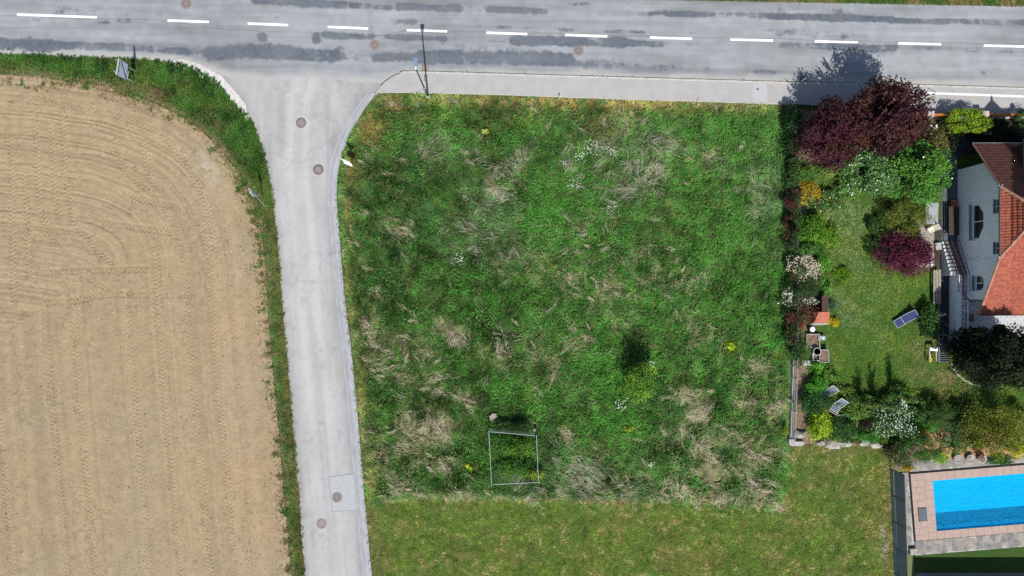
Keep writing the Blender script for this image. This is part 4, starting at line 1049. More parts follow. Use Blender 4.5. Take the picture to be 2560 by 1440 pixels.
PURP = [(.064, .022, .025), (.078, .03, .026), (.052, .018, .026)]
PURP2 = [(.064, .016, .028), (.07, .018, .03), (.052, .014, .022)]
G1 = [(.085, .225, .03), (.1, .25, .035), (.075, .2, .035)]
GD = [(.035, .085, .026), (.042, .1, .03)]
GM = [(.06, .15, .028), (.075, .17, .03)]
GO = [(.15, .16, .022), (.12, .13, .022)]
GL = [(.26, .33, .02), (.22, .31, .025)]
WH = (.74, .74, .66)

plant('plum_tree', 'largest purple-leaved plum tree overhanging the pavement by the road', 'tree', 2206, 296, 110, 98, 7.0, PURP + [(.085, .038, .028)], 15000, .17, 46, .3, 1, shoots=130)
plant('plum_tree', 'lower, redder purple plum tree on the meadow side of the largest one', 'tree', 2092, 330, 92, 84, 5.8, PURP2[:1] + PURP, 9500, .15, 30, .33, 2, shoots=50)
plant('flowering_tree', 'round green tree flecked with white blossom below the purple plums', 'tree', 2180, 425, 72, 68, 4.0, [(.085, .19, .05), (.1, .21, .06)], 7000, .14, 28, .34, 3, bloom=(WH, 220, .038, .1))
plant('broadleaf_tree', 'bright green leafy tree beside the white house patio', 'tree', 2300, 432, 86, 84, 5.0, G1, 10500, .15, 38, .32, 4, bloom=(WH, 30, .045, .3))
plant('broadleaf_tree', 'small bronze-green tree top between purple plum and bright green tree', 'tree', 2338, 352, 34, 34, 4.4, [(.17, .13, .045), (.13, .12, .035)], 1900, .13, 12, .42, 5)
plant('feathery_shrub', 'feathery yellow-green shrub beside the pale patio table', 'shrub', 2268, 545, 58, 46, 2.2, [(.17, .2, .04), (.12, .16, .03)], 5200, .12, 26, .33, 6, aspect=.25, shoots=40)
plant('maple_shrub', 'deep purple maple shrub beside the wooden deck', 'shrub', 2266, 637, 66, 52, 2.4, [(.105, .018, .045), (.085, .014, .036), (.12, .026, .055)], 7000, .11, 30, .33, 7, shoots=30)
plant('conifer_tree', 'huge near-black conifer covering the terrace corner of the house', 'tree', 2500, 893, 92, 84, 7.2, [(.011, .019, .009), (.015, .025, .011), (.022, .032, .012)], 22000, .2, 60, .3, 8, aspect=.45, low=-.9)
plant('young_tree', 'small yellow-green tree standing alone in the rough meadow', 'tree', 1600, 955, 50, 48, 3.6, [(.07, .13, .025), (.17, .28, .025), (.08, .15, .025)], 3800, .12, 34, .32, 909)
# hedge along the garden fence, from the road downwards
def long_hedge():
    rg = np.random.default_rng(95); root = thing('privet_hedge', 'uneven dark hedge line behind the coloured shrubs at the meadow edge', 'hedge', T(1980, 640))
    P = []; D = []; C = []; m = MB()
    for py in np.arange(285, 868, 11):
        for r in range(2):
            px = 1974 + rg.normal(0, 6) + 8 * (vnoise(np.array(py / 60.), np.array(0.), 1, 4) - .5); h = rg.uniform(.7, 1.75) * (.75 + .5 * float(vnoise(np.array(py / 50.), np.array(3.), 1, 9))); b = T(px, py + rg.normal(0, 4)); rad = rg.uniform(.22, .48)
            k = 170; d = rg.normal(0, 1, (k, 3)); d /= np.linalg.norm(d, axis=1)[:, None]
            q = np.array([b.x, b.y, h - rad]) + d * rad * rg.uniform(.6, 1.1, (k, 1)); q[:, 2] = np.where(rg.random(k) < .35, rg.uniform(.1, 1, k) * h, q[:, 2])
            P.append(q); D.append(d); c = np.array([(.036, .085, .026), (.05, .115, .03), (.075, .05, .03), (.045, .07, .03)][int(rg.integers(0, 4))]); C.append(np.tile(c, (k, 1)) * rg.uniform(.7, 1.3))
            m.tube(Vector((b.x, b.y, 0)), Vector((b.x, b.y, h - rad * .5)), .02, .01, 5)
    leaf_mesh('foliage', np.vstack(P), np.vstack(D), .11, np.vstack(C), 96, M['leaf'], root)
    m.build('stem', M['bark'], root)
long_hedge()
plant('hedge_shrub', 'dark green leafy shrub at the top of the garden hedge under the plum tree', 'shrub', 1985, 330, 22, 60, 2.2, GD, 2600, .11, 16, .38, 10)
plant('hedge_shrub', 'mid green shrub right above the orange-yellow hedge shrub', 'shrub', 2008, 432, 28, 25, 1.7, GM + [(.13, .2, .03)], 1500, .1, 12, .4, 11)
plant('barberry_shrub', 'orange-yellow shrub in the garden hedge', 'shrub', 2022, 482, 27, 32, 1.6, [(.4, .26, .02), (.45, .3, .02), (.3, .24, .03)], 1700, .09, 14, .4, 12)
plant('barberry_shrub', 'small dark red shrub poking out above the orange-yellow shrub', 'shrub', 1985, 420, 17, 18, 1.4, [(.1, .03, .025)], 700, .08, 8, .45, 13)
plant('barberry_shrub', 'dark red shrub beside the orange-yellow shrub on the meadow side', 'shrub', 1972, 508, 20, 24, 1.5, [(.09, .035, .028), (.07, .04, .025)], 1000, .09, 10, .42, 14)
plant('barberry_shrub', 'dark red-brown shrub below the orange-yellow shrub', 'shrub', 1982, 555, 22, 24, 1.6, [(.1, .035, .028), (.08, .045, .028)], 1100, .09, 10, .42, 15)
plant('garden_shrub', 'loose green shrubs with flecks of white between hedge and lawn', 'shrub', 2080, 500, 40, 30, 1.1, GM + [(.14, .19, .06)], 1800, .1, 14, .36, 16, bloom=(WH, 30, .035, .2))
plant('acer_shrub', 'bright green shrub in the middle of the garden hedge', 'shrub', 2035, 580, 46, 42, 2.0, [(.1, .25, .02), (.12, .28, .025), (.08, .2, .025)], 3600, .11, 22, .36, 17)
plant('acer_shrub', 'darker green shrub just above the cream-flowered shrub', 'shrub', 2022, 630, 40, 22, 1.7, GM, 1500, .1, 12, .4, 18)
plant('cream_flowered_shrub', 'shrub covered in cream blossom in the garden hedge', 'shrub', 2008, 668, 40, 34, 1.8, [(.13, .16, .06)], 1700, .09, 16, .38, 19, bloom=((.5, .45, .33), 800, .042, -.1))
plant('juniper_shrub', 'spreading dark green juniper below the cream-flowered shrub', 'shrub', 2012, 716, 48, 40, 1.6, GD + [(.055, .1, .028)], 3800, .1, 24, .34, 20, aspect=.3)
plant('spirea_shrub', 'row of white-flowered sprays between juniper and red-brown shrub', 'shrub', 2004, 757, 52, 13, 1.2, [(.09, .14, .05)], 900, .08, 12, .4, 21, bloom=(WH, 240, .03, -.1))
plant('spirea_shrub', 'white-flowered spray leaning out of the hedge towards the meadow', 'shrub', 1967, 738, 12, 22, 1.2, [(.09, .14, .05)], 500, .08, 8, .45, 22, bloom=(WH, 110, .032, -.1))
plant('red_leaved_shrub', 'red-brown shrub beside the small hut with the red roof', 'shrub', 2003, 788, 42, 26, 1.6, [(.13, .07, .04), (.1, .075, .03), (.16, .05, .04)], 2400, .09, 18, .36, 23)
plant('red_leaved_shrub', 'small crimson shrub below the red-brown one', 'shrub', 1996, 813, 16, 11, 1.2, [(.24, .03, .03), (.14, .04, .03)], 500, .08, 8, .45, 24)
plant('broom_shrub', 'small bright yellow shrub beside the red-roofed hut', 'shrub', 2086, 806, 16, 13, .55, [(.55, .42, .015), (.45, .38, .02)], 800, .06, 10, .42, 25)
plant('hedge_shrub', 'olive-yellow shrub above the cold frame', 'shrub', 1986, 826, 20, 11, 1.2, [(.17, .19, .03), (.12, .15, .03)], 700, .09, 8, .45, 26)
plant('hedge_shrub', 'dark leafy shrub beside cold frame and compost tubs', 'shrub', 1996, 874, 30, 38, 1.5, GD + [(.06, .14, .035)], 2300, .1, 18, .38, 27)
plant('garden_shrub', 'low lime green plant in the lawn near the cream-flowered shrub', 'shrub', 2108, 692, 26, 24, .6, [(.15, .3, .02), (.12, .26, .02)], 1100, .08, 12, .4, 28)
plant('garden_shrub', 'tiny blue-green plant beside the brown hut', 'shrub', 2080, 762, 12, 20, .6, [(.06, .14, .07)], 500, .08, 8, .45, 29)
plant('garden_shrub', 'olive shrub tucked under the lower plum tree at the hedge', 'shrub', 2060, 425, 34, 18, 1.3, [(.13, .17, .04), (.09, .13, .03)], 1300, .1, 14, .4, 101)
plant('garden_shrub', 'pale green shrub touching the white-blossomed tree from below', 'shrub', 2125, 470, 36, 26, 1.4, [(.1, .2, .045), (.13, .22, .06)], 1500, .1, 16, .38, 102, bloom=(WH, 30, .05, .2))
plant('garden_shrub', 'yellow-green shrub between bright green shrub and lawn', 'shrub', 2082, 590, 24, 30, 1.0, [(.15, .24, .03), (.11, .19, .03)], 1200, .09, 14, .4, 103)
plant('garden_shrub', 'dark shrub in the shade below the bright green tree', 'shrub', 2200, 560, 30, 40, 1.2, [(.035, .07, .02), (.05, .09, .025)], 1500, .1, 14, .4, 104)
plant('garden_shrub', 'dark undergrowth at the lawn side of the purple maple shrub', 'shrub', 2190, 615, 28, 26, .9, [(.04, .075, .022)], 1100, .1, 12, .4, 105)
plant('garden_shrub', 'light green shrub between cream-flowered shrub and lawn', 'shrub', 2060, 655, 20, 28, 1.2, [(.1, .22, .03)], 1100, .09, 12, .4, 106)
plant('garden_shrub', 'fresh green shrub edging the juniper on its lawn side', 'shrub', 2062, 712, 16, 24, .9, [(.09, .2, .035)], 800, .09, 10, .42, 107)
plant('garden_shrub', 'spiky green plants between compost tubs and upper deck chair', 'shrub', 2078, 940, 30, 18, .8, [(.11, .19, .04), (.08, .15, .03)], 1000, .1, 12, .4, 108)
plant('garden_shrub', 'yellowish green ground plants around the deck chairs', 'shrub', 2112, 985, 34, 22, .6, [(.16, .22, .04), (.11, .17, .035)], 1300, .09, 16, .38, 109)
plant('garden_shrub', 'mid green shrub right of the lower deck chair', 'shrub', 2140, 1030, 34, 18, .8, [(.09, .17, .035), (.12, .19, .04)], 1200, .09, 14, .38, 110)
plant('garden_shrub', 'dense green shrub between white-flowered shrub and clipped dome', 'shrub', 2295, 1040, 26, 26, 1.4, [(.06, .13, .03), (.05, .11, .03)], 1500, .09, 14, .38, 111)
plant('garden_shrub', 'dark green shrub behind the clipped dome', 'shrub', 2400, 1040, 30, 26, 1.7, [(.03, .06, .02), (.04, .075, .022)], 1700, .1, 16, .38, 112)
plant('garden_shrub', 'green shrub at the right edge below the conifer', 'shrub', 2555, 1040, 30, 24, 1.4, [(.07, .12, .025)], 1200, .1, 14, .38, 113)
plant('garden_shrub', 'red-leaved small shrub amid the bark mulch', 'shrub', 2450, 1128, 14, 14, .7, [(.12, .035, .03)], 500, .08, 8, .45, 114)
plant('garden_shrub', 'green ground plants under the golden olive shrub', 'shrub', 2262, 1105, 26, 14, .7, [(.08, .2, .02), (.1, .17, .02)], 1000, .08, 12, .4, 115)
# bottom garden
plant('garden_shrub', 'bright green shrub beside the upper deck chair', 'shrub', 2040, 962, 28, 26, 1.4, [(.075, .22, .03), (.09, .24, .03)], 1500, .09, 12, .4, 30)
plant('garden_shrub', 'bright green tuft just below the compost tubs', 'shrub', 2042, 920, 20, 16, .9, [(.1, .24, .03)], 700, .09, 8, .45, 31)
plant('round_shrub', 'dark green rounded shrub left of the lower deck chair', 'shrub', 2040, 1008, 40, 34, 1.8, [(.03, .075, .024), (.036, .09, .028)], 3000, .09, 18, .38, 32)
plant('golden_shrub', 'bright lime-yellow shrub near the corner of the garden wall', 'shrub', 2050, 1066, 28, 40, 1.6, GL, 2300, .09, 16, .38, 33, shoots=14)
plant('ground_cover', 'dark green low shrub right of the lime-yellow one', 'shrub', 2112, 1070, 38, 30, 1.0, GD, 2100, .09, 16, .38, 34)
plant('dark_shrub', 'small blackish purple shrub in the low-walled bed', 'shrub', 2166, 1056, 15, 20, .9, [(.03, .018, .02)], 700, .08, 8, .45, 35)
plant('garden_shrub', 'loose green shrub along the bottom edge of the garden', 'shrub', 2180, 1088, 34, 20, 1.0, [(.06, .19, .035), (.08, .16, .035)], 1200, .09, 12, .4, 36)
plant('viburnum_shrub', 'large shrub with white flower clusters at the bottom of the garden', 'shrub', 2245, 1050, 56, 46, 2.3, [(.05, .11, .035), (.07, .13, .045)], 3800, .1, 24, .35, 37, bloom=((.55, .6, .53), 420, .036, .0))
plant('garden_shrub', 'mixed light green shrubs right of the deck chairs', 'shrub', 2165, 1015, 52, 30, 1.2, [(.1, .17, .045), (.12, .2, .035), (.08, .13, .03)], 2700, .1, 22, .34, 38)
plant('garden_shrub', 'light green leafy shrub above the white-flowered shrub', 'shrub', 2245, 992, 38, 24, 1.3, [(.1, .21, .04), (.08, .16, .04)], 1700, .1, 14, .38, 39, bloom=(WH, 16, .07, .2))
plant('golden_shrub', 'golden olive shrub right of the white-flowered shrub', 'shrub', 2295, 1084, 36, 20, 1.2, [(.22, .2, .02), (.18, .17, .02)], 1700, .08, 14, .38, 40)
plant('ball_shrub', 'clipped dome-shaped green shrub above the golden olive shrub', 'shrub', 2352, 1040, 36, 36, 2.3, [(.065, .105, .028), (.055, .09, .025)], 4000, .07, 30, .3, 41)
plant('garden_shrub', 'small vivid green shrub between dome and golden shrub', 'shrub', 2324, 1066, 22, 18, .9, [(.06, .2, .04)], 900, .08, 10, .4, 42)
plant('olive_shrub', 'big olive green shrub at the right edge above the yellow bush', 'shrub', 2488, 1078, 78, 70, 3.0, GO + [(.09, .1, .02)], 8500, .1, 44, .28, 43)
plant('variegated_shrub', 'grey-green variegated shrub amid the bark mulch', 'shrub', 2398, 1082, 32, 46, 1.3, [(.07, .12, .055), (.05, .1, .035)], 2000, .09, 16, .37, 44)
plant('yew_shrub', 'smooth dark green egg-shaped shrub above the fence end', 'shrub', 2302, 1122, 50, 40, 2.4, [(.036, .09, .022), (.044, .105, .024)], 6000, .07, 40, .27, 45)
plant('laurel_shrub', 'blackish green shrub at the end of the pool fence', 'shrub', 2246, 1138, 26, 30, 1.8, [(.035, .05, .018), (.05, .06, .025)], 1700, .1, 14, .4, 46)
plant('golden_shrub', 'small orange-yellow plant at the foot of the pool fence end', 'shrub', 2268, 1174, 20, 8, .6, [(.3, .2, .02)], 420, .07, 7, .45, 47)
plant('ground_cover', 'low bright lime plant beside the pool paving', 'shrub', 2360, 1148, 22, 16, .5, [(.22, .36, .04)], 900, .07, 12, .4, 48)
plant('broom_shrub', 'yellow-flowered bush at the right edge above the pool', 'shrub', 2548, 1128, 26, 18, 1.3, [(.5, .4, .02), (.3, .3, .03)], 1400, .08, 14, .4, 49)
plant('ground_cover', 'low dark green border plants between stone pots and pool', 'shrub', 2508, 1154, 44, 12, .5, [(.04, .11, .028)], 1500, .07, 16, .36, 50)
plant('ground_cover', 'low green strip of plants right of the lime-yellow shrub', 'shrub', 2215, 1095, 30, 16, .8, [(.07, .2, .02), (.1, .18, .02)], 900, .08, 10, .4, 51)
# front garden, north of the house
plant('clipped_hedge', 'box-clipped lime green hedge behind the orange wooden fence', 'hedge', 2418, 304, 47, 27, 1.9, [(.2, .3, .02), (.16, .27, .02)], 7000, .09, 70, .24, 52, box=True)
plant('garden_shrub', 'green shrub at the right edge behind the orange wooden fence', 'shrub', 2560, 296, 20, 24, 1.8, [(.06, .14, .04)], 1000, .1, 10, .42, 53)
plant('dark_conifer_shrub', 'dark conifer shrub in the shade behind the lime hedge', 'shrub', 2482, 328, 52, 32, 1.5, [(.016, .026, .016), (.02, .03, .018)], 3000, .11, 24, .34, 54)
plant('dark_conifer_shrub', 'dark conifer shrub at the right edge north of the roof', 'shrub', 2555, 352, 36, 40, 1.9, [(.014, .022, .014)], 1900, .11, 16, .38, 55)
plant('lavender_patch', 'grey-blue lavender patch beside the north eave', 'shrub', 2412, 366, 34, 26, .5, [(.09, .1, .13), (.07, .09, .1)], 2000, .08, 18, .36, 56, aspect=.3)
plant('ornamental_grass', 'dark arching grass left of the lime hedge', 'shrub', 2362, 312, 16, 24, 1.2, [(.04, .05, .025)], 900, .14, 10, .42, 57, aspect=.15)
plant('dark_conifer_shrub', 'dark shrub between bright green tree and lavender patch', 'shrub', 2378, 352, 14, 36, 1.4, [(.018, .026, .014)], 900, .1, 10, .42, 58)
plant('garden_shrub', 'pale green plants among stones left of the lime hedge', 'shrub', 2328, 318, 20, 22, .8, [(.14, .2, .07)], 800, .1, 10, .42, 59, bloom=(WH, 20, .06, .2))
plant('rhododendron_shrub', 'glossy green shrub with a few orange blooms beside the slatted light well', 'shrub', 2326, 800, 26, 44, 1.6, [(.06, .15, .03), (.045, .12, .028)], 2200, .11, 18, .38, 60, bloom=((.55, .2, .04), 6, .045, .2))
# bramble inside the wire enclosure
plant('bramble_shrub', 'bramble thicket growing inside the wire enclosure', 'shrub', 1284, 1142, 56, 56, 1.35, [(.07, .2, .03), (.055, .15, .03), (.11, .22, .03)], 4600, .1, 30, .3, 61)
plant('bramble_shrub', 'dark bramble bush just outside the upper side of the wire enclosure', 'shrub', 1285, 1072, 50, 14, 1.3, [(.04, .095, .026), (.03, .07, .02)], 1400, .1, 16, .36, 62)
plant('golden_shrub', 'lime-yellow bush at the lower right corner of the wire enclosure', 'shrub', 1340, 1188, 16, 14, 1.2, [(.24, .31, .03)], 600, .08, 8, .45, 63)
plant('sapling', 'tiny yellow-green sapling at the foot of the mesh fence end', 'shrub', 1966, 1080, 9, 18, .8, [(.22, .28, .03)], 260, .09, 6, .5, 64)

plant('yellow_tuft', 'bright yellow tuft of flowering weed near the right meadow edge', 'flower tuft', 1826, 868, 14, 11, .5, [(.42, .44, .03), (.34, .4, .04)], 420, .07, 10, .42, 121)
plant('yellow_tuft', 'yellow-green tuft in the upper left meadow', 'flower tuft', 1212, 325, 11, 10, .5, [(.34, .34, .04)], 300, .07, 8, .42, 122)
plant('yellow_tuft', 'yellow tuft left of the wire enclosure', 'flower tuft', 1174, 1168, 11, 7, .45, [(.4, .42, .03)], 260, .07, 8, .42, 123)
plant('yellow_tuft', 'yellowish tuft below the lone young tree', 'flower tuft', 1570, 1073, 13, 9, .4, [(.26, .3, .04)], 300, .07, 8, .42, 124)
# slender upright young trees whose long shadows fall on the garden lawn
def column_tree(label, tx, ty, h, seed, cols):
    b = T(tx, ty); root = thing('columnar_tree', label, 'tree', b, 'columnar trees at the edge of the garden lawn')
    rg = np.random.default_rng(seed); m = MB(); P = []; D = []
    m.path([b + Vector((0, 0, -.02)), b + Vector((.03, .02, h * .5)), b + Vector((0, .03, h))], .05, .012, 6)
    for k in range(22):
        z0 = h * rg.uniform(.1, .6); a = rg.uniform(0, 6.28); ln = h * rg.uniform(.2, .38); out = rg.uniform(.18, .42)
        s0 = b + Vector((0, 0, z0)); e = s0 + Vector((math.cos(a) * out, math.sin(a) * out, ln))
        m.path([s0, s0.lerp(e, .4) + Vector((math.cos(a) * .1, math.sin(a) * .1, 0)), e], .016, .005, 4)
        for t in np.linspace(.15, 1.05, 30): P.append(np.array(s0.lerp(e, float(t))) + rg.normal(0, .055, 3)); D.append((math.cos(a), math.sin(a), .6))
    for t in np.linspace(.3, 1, 60): P.append(np.array(b) + np.array([0, 0, h * t]) + rg.normal(0, .07, 3)); D.append((0, 0, 1))
    leaf_mesh('crown', np.array(P), np.array(D), .11, np.array(cols)[rg.integers(0, len(cols), len(P))], seed, M['leaf'], root)
    m.build('trunk', M['bark'], root)
column_tree('slender upright young tree nearest the deck chairs', 2146, 1000, 3.6, 71, [(.12, .18, .05), (.09, .15, .04)])
column_tree('slender upright young tree in the middle of its row of three', 2182, 1004, 4.2, 72, [(.1, .16, .045)])
column_tree('slender upright young tree nearest the white-flowered shrub', 2228, 985, 4.2, 73, [(.1, .17, .045)])

# low planting that closes the gaps between the shrubs
def underplanting():
    rg = np.random.default_rng(131); P = []; C = []
    zones = [([(1990, 400), (2060, 400), (2100, 470), (2075, 560), (2085, 640), (2055, 760), (1990, 840), (1985, 600)], 9000, [(.075, .16, .03), (.11, .19, .035), (.05, .11, .028)]),
             ([(2005, 935), (2100, 935), (2120, 985), (2300, 975), (2330, 1010), (2330, 1075), (2225, 1112), (2030, 1100), (2000, 1010)], 12000, [(.085, .17, .03), (.12, .2, .035), (.05, .11, .028), (.15, .21, .035)]),
             ([(2300, 1000), (2440, 1010), (2460, 1090), (2420, 1130), (2330, 1130)], 4200, [(.06, .12, .025), (.08, .15, .03)]),
             ([(2180, 470), (2300, 520), (2300, 600), (2210, 600), (2180, 560)], 2500, [(.05, .1, .025), (.09, .14, .03)])]
    for poly, k, cols in zones:
        x, y = rand_in(TA(poly), k, rg); nz = fbm(x, y, .9, 133, 3); kp = nz > .42; x = x[kp]; y = y[kp]; nz = nz[kp]
        z = .08 + 1.6 * (nz - .42) * rg.uniform(.4, 1, len(x)); ci = (vnoise(x, y, .8, 134) * len(cols) * .999).astype(int)
        P.append(np.stack([x, y, z], 1)); C.append(np.array(cols)[ci] * (.65 + .7 * vnoise(x, y, .3, 135))[:, None])
    P = np.vstack(P); o = leaf_mesh('underplanting', P, np.tile(np.array([[0, 0, 1.]]), (len(P), 1)), .13, np.vstack(C), 136, M['leaf'], None, flat=.5)
    tag(o, 'low mixed green planting filling the garden beds between shrubs', 'plants', kind='stuff')
underplanting()
# leafless climber beside the terrace wall
def bare_shrub():
    b = T(2352, 818); root = thing('bare_shrub', 'leafless grey branches twisting up against the terrace wall', 'shrub', b)
    rg = np.random.default_rng(81)
    def grow(p, d, ln, r, lev, m):
        pts = [p]; q = p
        for i in range(4):
            d = (d + Vector(rg.normal(0, .28, 3))).normalized(); q = q + d * ln / 4; pts.append(q)
        m.path(pts, r, r * .5, 5)
        if lev < 3:
            for k in range(3):
                t = pts[int(rg.integers(2, 5))]
                grow(t, (d + Vector(rg.normal(0, .6, 3))).normalized(), ln * .62, r * .5, lev + 1, m)
    for k in range(5):
        m = MB(); a = rg.uniform(0, 6.28)
        grow(b + Vector((.1 * math.cos(a), .1 * math.sin(a) + (k - 2) * .3, -.02)), Vector((math.cos(a) * .6 + .15, math.sin(a) * .6, 1)).normalized(), 1.3, .045, 0, m)
        m.build('branch', M['greybark'], root)
bare_shrub()
# ================================================================== STREET THINGS
def manhole(label, px, py, z, style, group='manhole covers in the roads'):
    c = T(px, py, z); root = thing('manhole_cover', label, 'manhole cover', c, group)
    ringm, lidm = {'dark': ('iron', 'greyiron'), 'pink': ('ruststone', 'ruststone'), 'grey': ('greyiron', 'greyiron')}[style]
    MB().lathe(c.x, c.y, [(.395, z - .05), (.395, z + .004), (.385, z + .012), (.315, z + .012), (.31, z - .02)], 36).build('ring', M[ringm], root)
    lid = MB().lathe(c.x, c.y, [(.3, z - .05), (.3, z + .006), (.29, z + .01), (.0, z + .01)], 36).build('lid', M[lidm], root)
    gap = MB().lathe(c.x, c.y, [(.315, z - .03), (.315, z - .004), (.3, z - .004)], 36).build('gap', M['black'], root)
    if style == 'dark':
        MB().lathe(c.x, c.y, [(.265, z + .004), (.265, z + .014), (.225, z + .014), (.225, z + .004)], 36).build('rib', M['iron'], lid)
        for k in range(4):
            a = k * math.pi / 2 + .3
            MB().obox(c.x + .245 * math.cos(a), c.y + .245 * math.sin(a), z + .005, z + .019, .05, .035, a).build('lug', M['greyiron'], lid)
    elif style == 'pink':
        for k in range(12):
            a = k * math.pi / 6
            MB().obox(c.x + .2 * math.cos(a), c.y + .2 * math.sin(a), z + .004, z + .0125, .05, .045, a).build('vent_slot', M['black'], lid)
    else:
        MB().lathe(c.x, c.y, [(.2, z + .004), (.2, z + .013), (.19, z + .013), (.19, z + .004)], 30).build('rib', M['greyiron'], lid)
    return root
manhole('pinkish manhole cover at the top edge of the main road', 466, 10, .045, 'pink')
manhole('pinkish manhole cover on the main road near the lamp post', 937, 113, .05, 'pink')
manhole('pinkish manhole cover on the main road in front of the meadow', 1446, 127, .046, 'pink')
manhole('upper of two dark ringed manhole covers in the side road mouth', 753, 307, .026, 'dark')
manhole('lower of two dark ringed manhole covers, nearer the narrow side road', 796, 424, .026, 'dark')
c = manhole('brown manhole cover inside the repaired asphalt patch', 843, 1243, .034, 'pink')
manhole('plain grey manhole cover below the repaired patch', 804, 1309, .028, 'grey')
v = T(1893, 224, .105); o = thing('valve_cap', 'small round dark valve cap in the pale pavement slab', 'valve cap', v)
MB().lathe(v.x, v.y, [(.09, .06), (.09, .11), (.08, .114), (0, .114)], 20).build('lid', M['iron'], o)
MB().lathe(v.x, v.y, [(.12, .06), (.12, .109), (.095, .109)], 20).build('ring', M['concrete'], o)

def gully(label, px, py, mat, w=.5):
    c = T(px, py); root = thing('drain_grate', label, 'drain grate', c, 'drain grates along the kerb')
    z = .045; h = w / 2
    for a, b in (((-h, -h + .05), (-h, h)), ((h - .05, h), (-h, h)), ((-h + .05, h - .05), (-h, -h + .05)), ((-h + .05, h - .05), (h - .05, h))):
        MB().box(c.x + a[0], c.x + a[1], c.y + b[0], c.y + b[1], 0, z).build('frame_bar', M[mat], root)
    for k in range(6):
        x = c.x - h + .09 + k * (w - .18) / 5
        MB().box(x - .018, x + .018, c.y - h + .05, c.y + h - .05, 0, z - .006).build('grate_bar', M[mat], root)
    MB().box(c.x - h + .05, c.x + h - .05, c.y - h + .05, c.y + h - .05, .0, .012).build('shaft', M['black'], root)
gully('rusty drain grate under the lamp post shadow', 1063, 170, 'rust', .48)
gully('dark drain grate at the kerb in the shade of the plum trees', 2008, 199, 'iron', .52)

# ---- street lamp
def lamp():
    b = T(1070, 241); root = thing('street_lamp', 'green street lamp post with flat blue-grey head at the pavement', 'street lamp', b)
    h = 6.6
    MB().lathe(b.x, b.y, [(.16, -.02), (.16, .06), (.11, .1), (.085, .12)], 14).build('base_collar', M['concrete'], root)
    MB().tube(b + Vector((0, 0, .05)), b + Vector((0, 0, 2.2)), .085, .075, 12).build('lower_pole', M['greenpole'], root)
    MB().tube(b + Vector((0, 0, 2.2)), b + Vector((0, 0, h)), .06, .045, 12).build('upper_pole', M['greenpole'], root)
    MB().tube(b + Vector((0, 0, 2.15)), b + Vector((0, 0, 2.27)), .09, .09, 12).build('pole_ring', M['galv'], root)
    MB().tube(b + Vector((0, 0, 1.7)), b + Vector((0, 0, 1.74)), .088, .088, 12).build('pole_ring', M['galv'], root)
    MB().obox(b.x - .13, b.y + .03, 1.75, 2.1, .03, .22, 0).build('number_plate', M['galv'], root)
    MB().tube(b + Vector((0, -.05, h - .03)), b + Vector((0, .2, h + .03)), .04, .04, 8).build('bracket', M['whitemetal'], root)
    hd = MB(); y0, y1 = b.y + .12, b.y + .68
    hd.add([(b.x - .11, y0, h - .0), (b.x + .11, y0, h), (b.x + .16, y1, h + .02), (b.x - .16, y1, h + .02), (b.x - .1, y0, h + .1), (b.x + .1, y0, h + .1), (b.x + .145, y1, h + .08), (b.x - .145, y1, h + .08)],
           [(0, 3, 2, 1), (4, 5, 6, 7), (0, 1, 5, 4), (1, 2, 6, 5), (2, 3, 7, 6), (3, 0, 4, 7)])
    hd.build('lamp_head', M['solar'], root)
lamp()

# ---- traffic signs
def place_sign():
    b = T(338, 192); root = thing('place_name_sign', 'pale place-name sign with dark diagonal bar on two posts in the verge', 'traffic sign', b)
    xs = b.x; tilt = .16
    def P(t, z): return Vector((xs + math.sin(tilt) * t, b.y + math.cos(tilt) * t, z))   # t runs along the board, about north
    for t in (-.42, .42):
        MB().tube(P(t, -.02), P(t, 2.65), .032, .032, 8).build('post', M['galv'], root)
        MB().tube(P(t, 2.65), P(t, 2.69), .036, .03, 8).build('post_cap', M['galv'], root)
    def plate(name, t0, t1, z0, z1, d0, d1, mat, par):
        nx, ny = math.cos(tilt), -math.sin(tilt)
        q = []
        for d in (d0, d1):
            for t, z in ((t0, z0), (t1, z0), (t1, z1), (t0, z1)):
                p = P(t, z); q.append((p.x + nx * d, p.y + ny * d, z))
        return MB().add(q, [(0, 1, 2, 3), (7, 6, 5, 4), (0, 4, 5, 1), (1, 5, 6, 2), (2, 6, 7, 3), (3, 7, 4, 0)]).build(name, mat, par)
    bd = plate('board', -.62, .62, 1.15, 2.15, .03, .055, M['galv'], root)
    plate('border', -.6, .6, 1.17, 2.13, .055, .058, M['signblue'], bd)
    plate('face', -.555, .555, 1.215, 2.085, .058, .062, M['signface'], bd)
    # the struck-out name: a dark diagonal bar
    nx, ny = math.cos(tilt), -math.sin(tilt); q = []
    for d in (.062, .066):
        for t, z in ((-.55, 1.22), (-.42, 1.22), (.55, 2.08), (.42, 2.08)):
            p = P(t, z); q.append((p.x + nx * d, p.y + ny * d, z))
    MB().add(q, [(0, 1, 2, 3), (7, 6, 5, 4), (0, 4, 5, 1), (1, 5, 6, 2), (2, 6, 7, 3), (3, 7, 4, 0)]).build('diagonal_bar', M['signred'], bd)
    plate('top_plate', -.6, .6, 2.3, 2.46, .03, .05, M['whitemetal'], root)
    plate('low_plate', -.5, .1, .98, 1.08, .03, .05, M['whitemetal'], root)
place_sign()
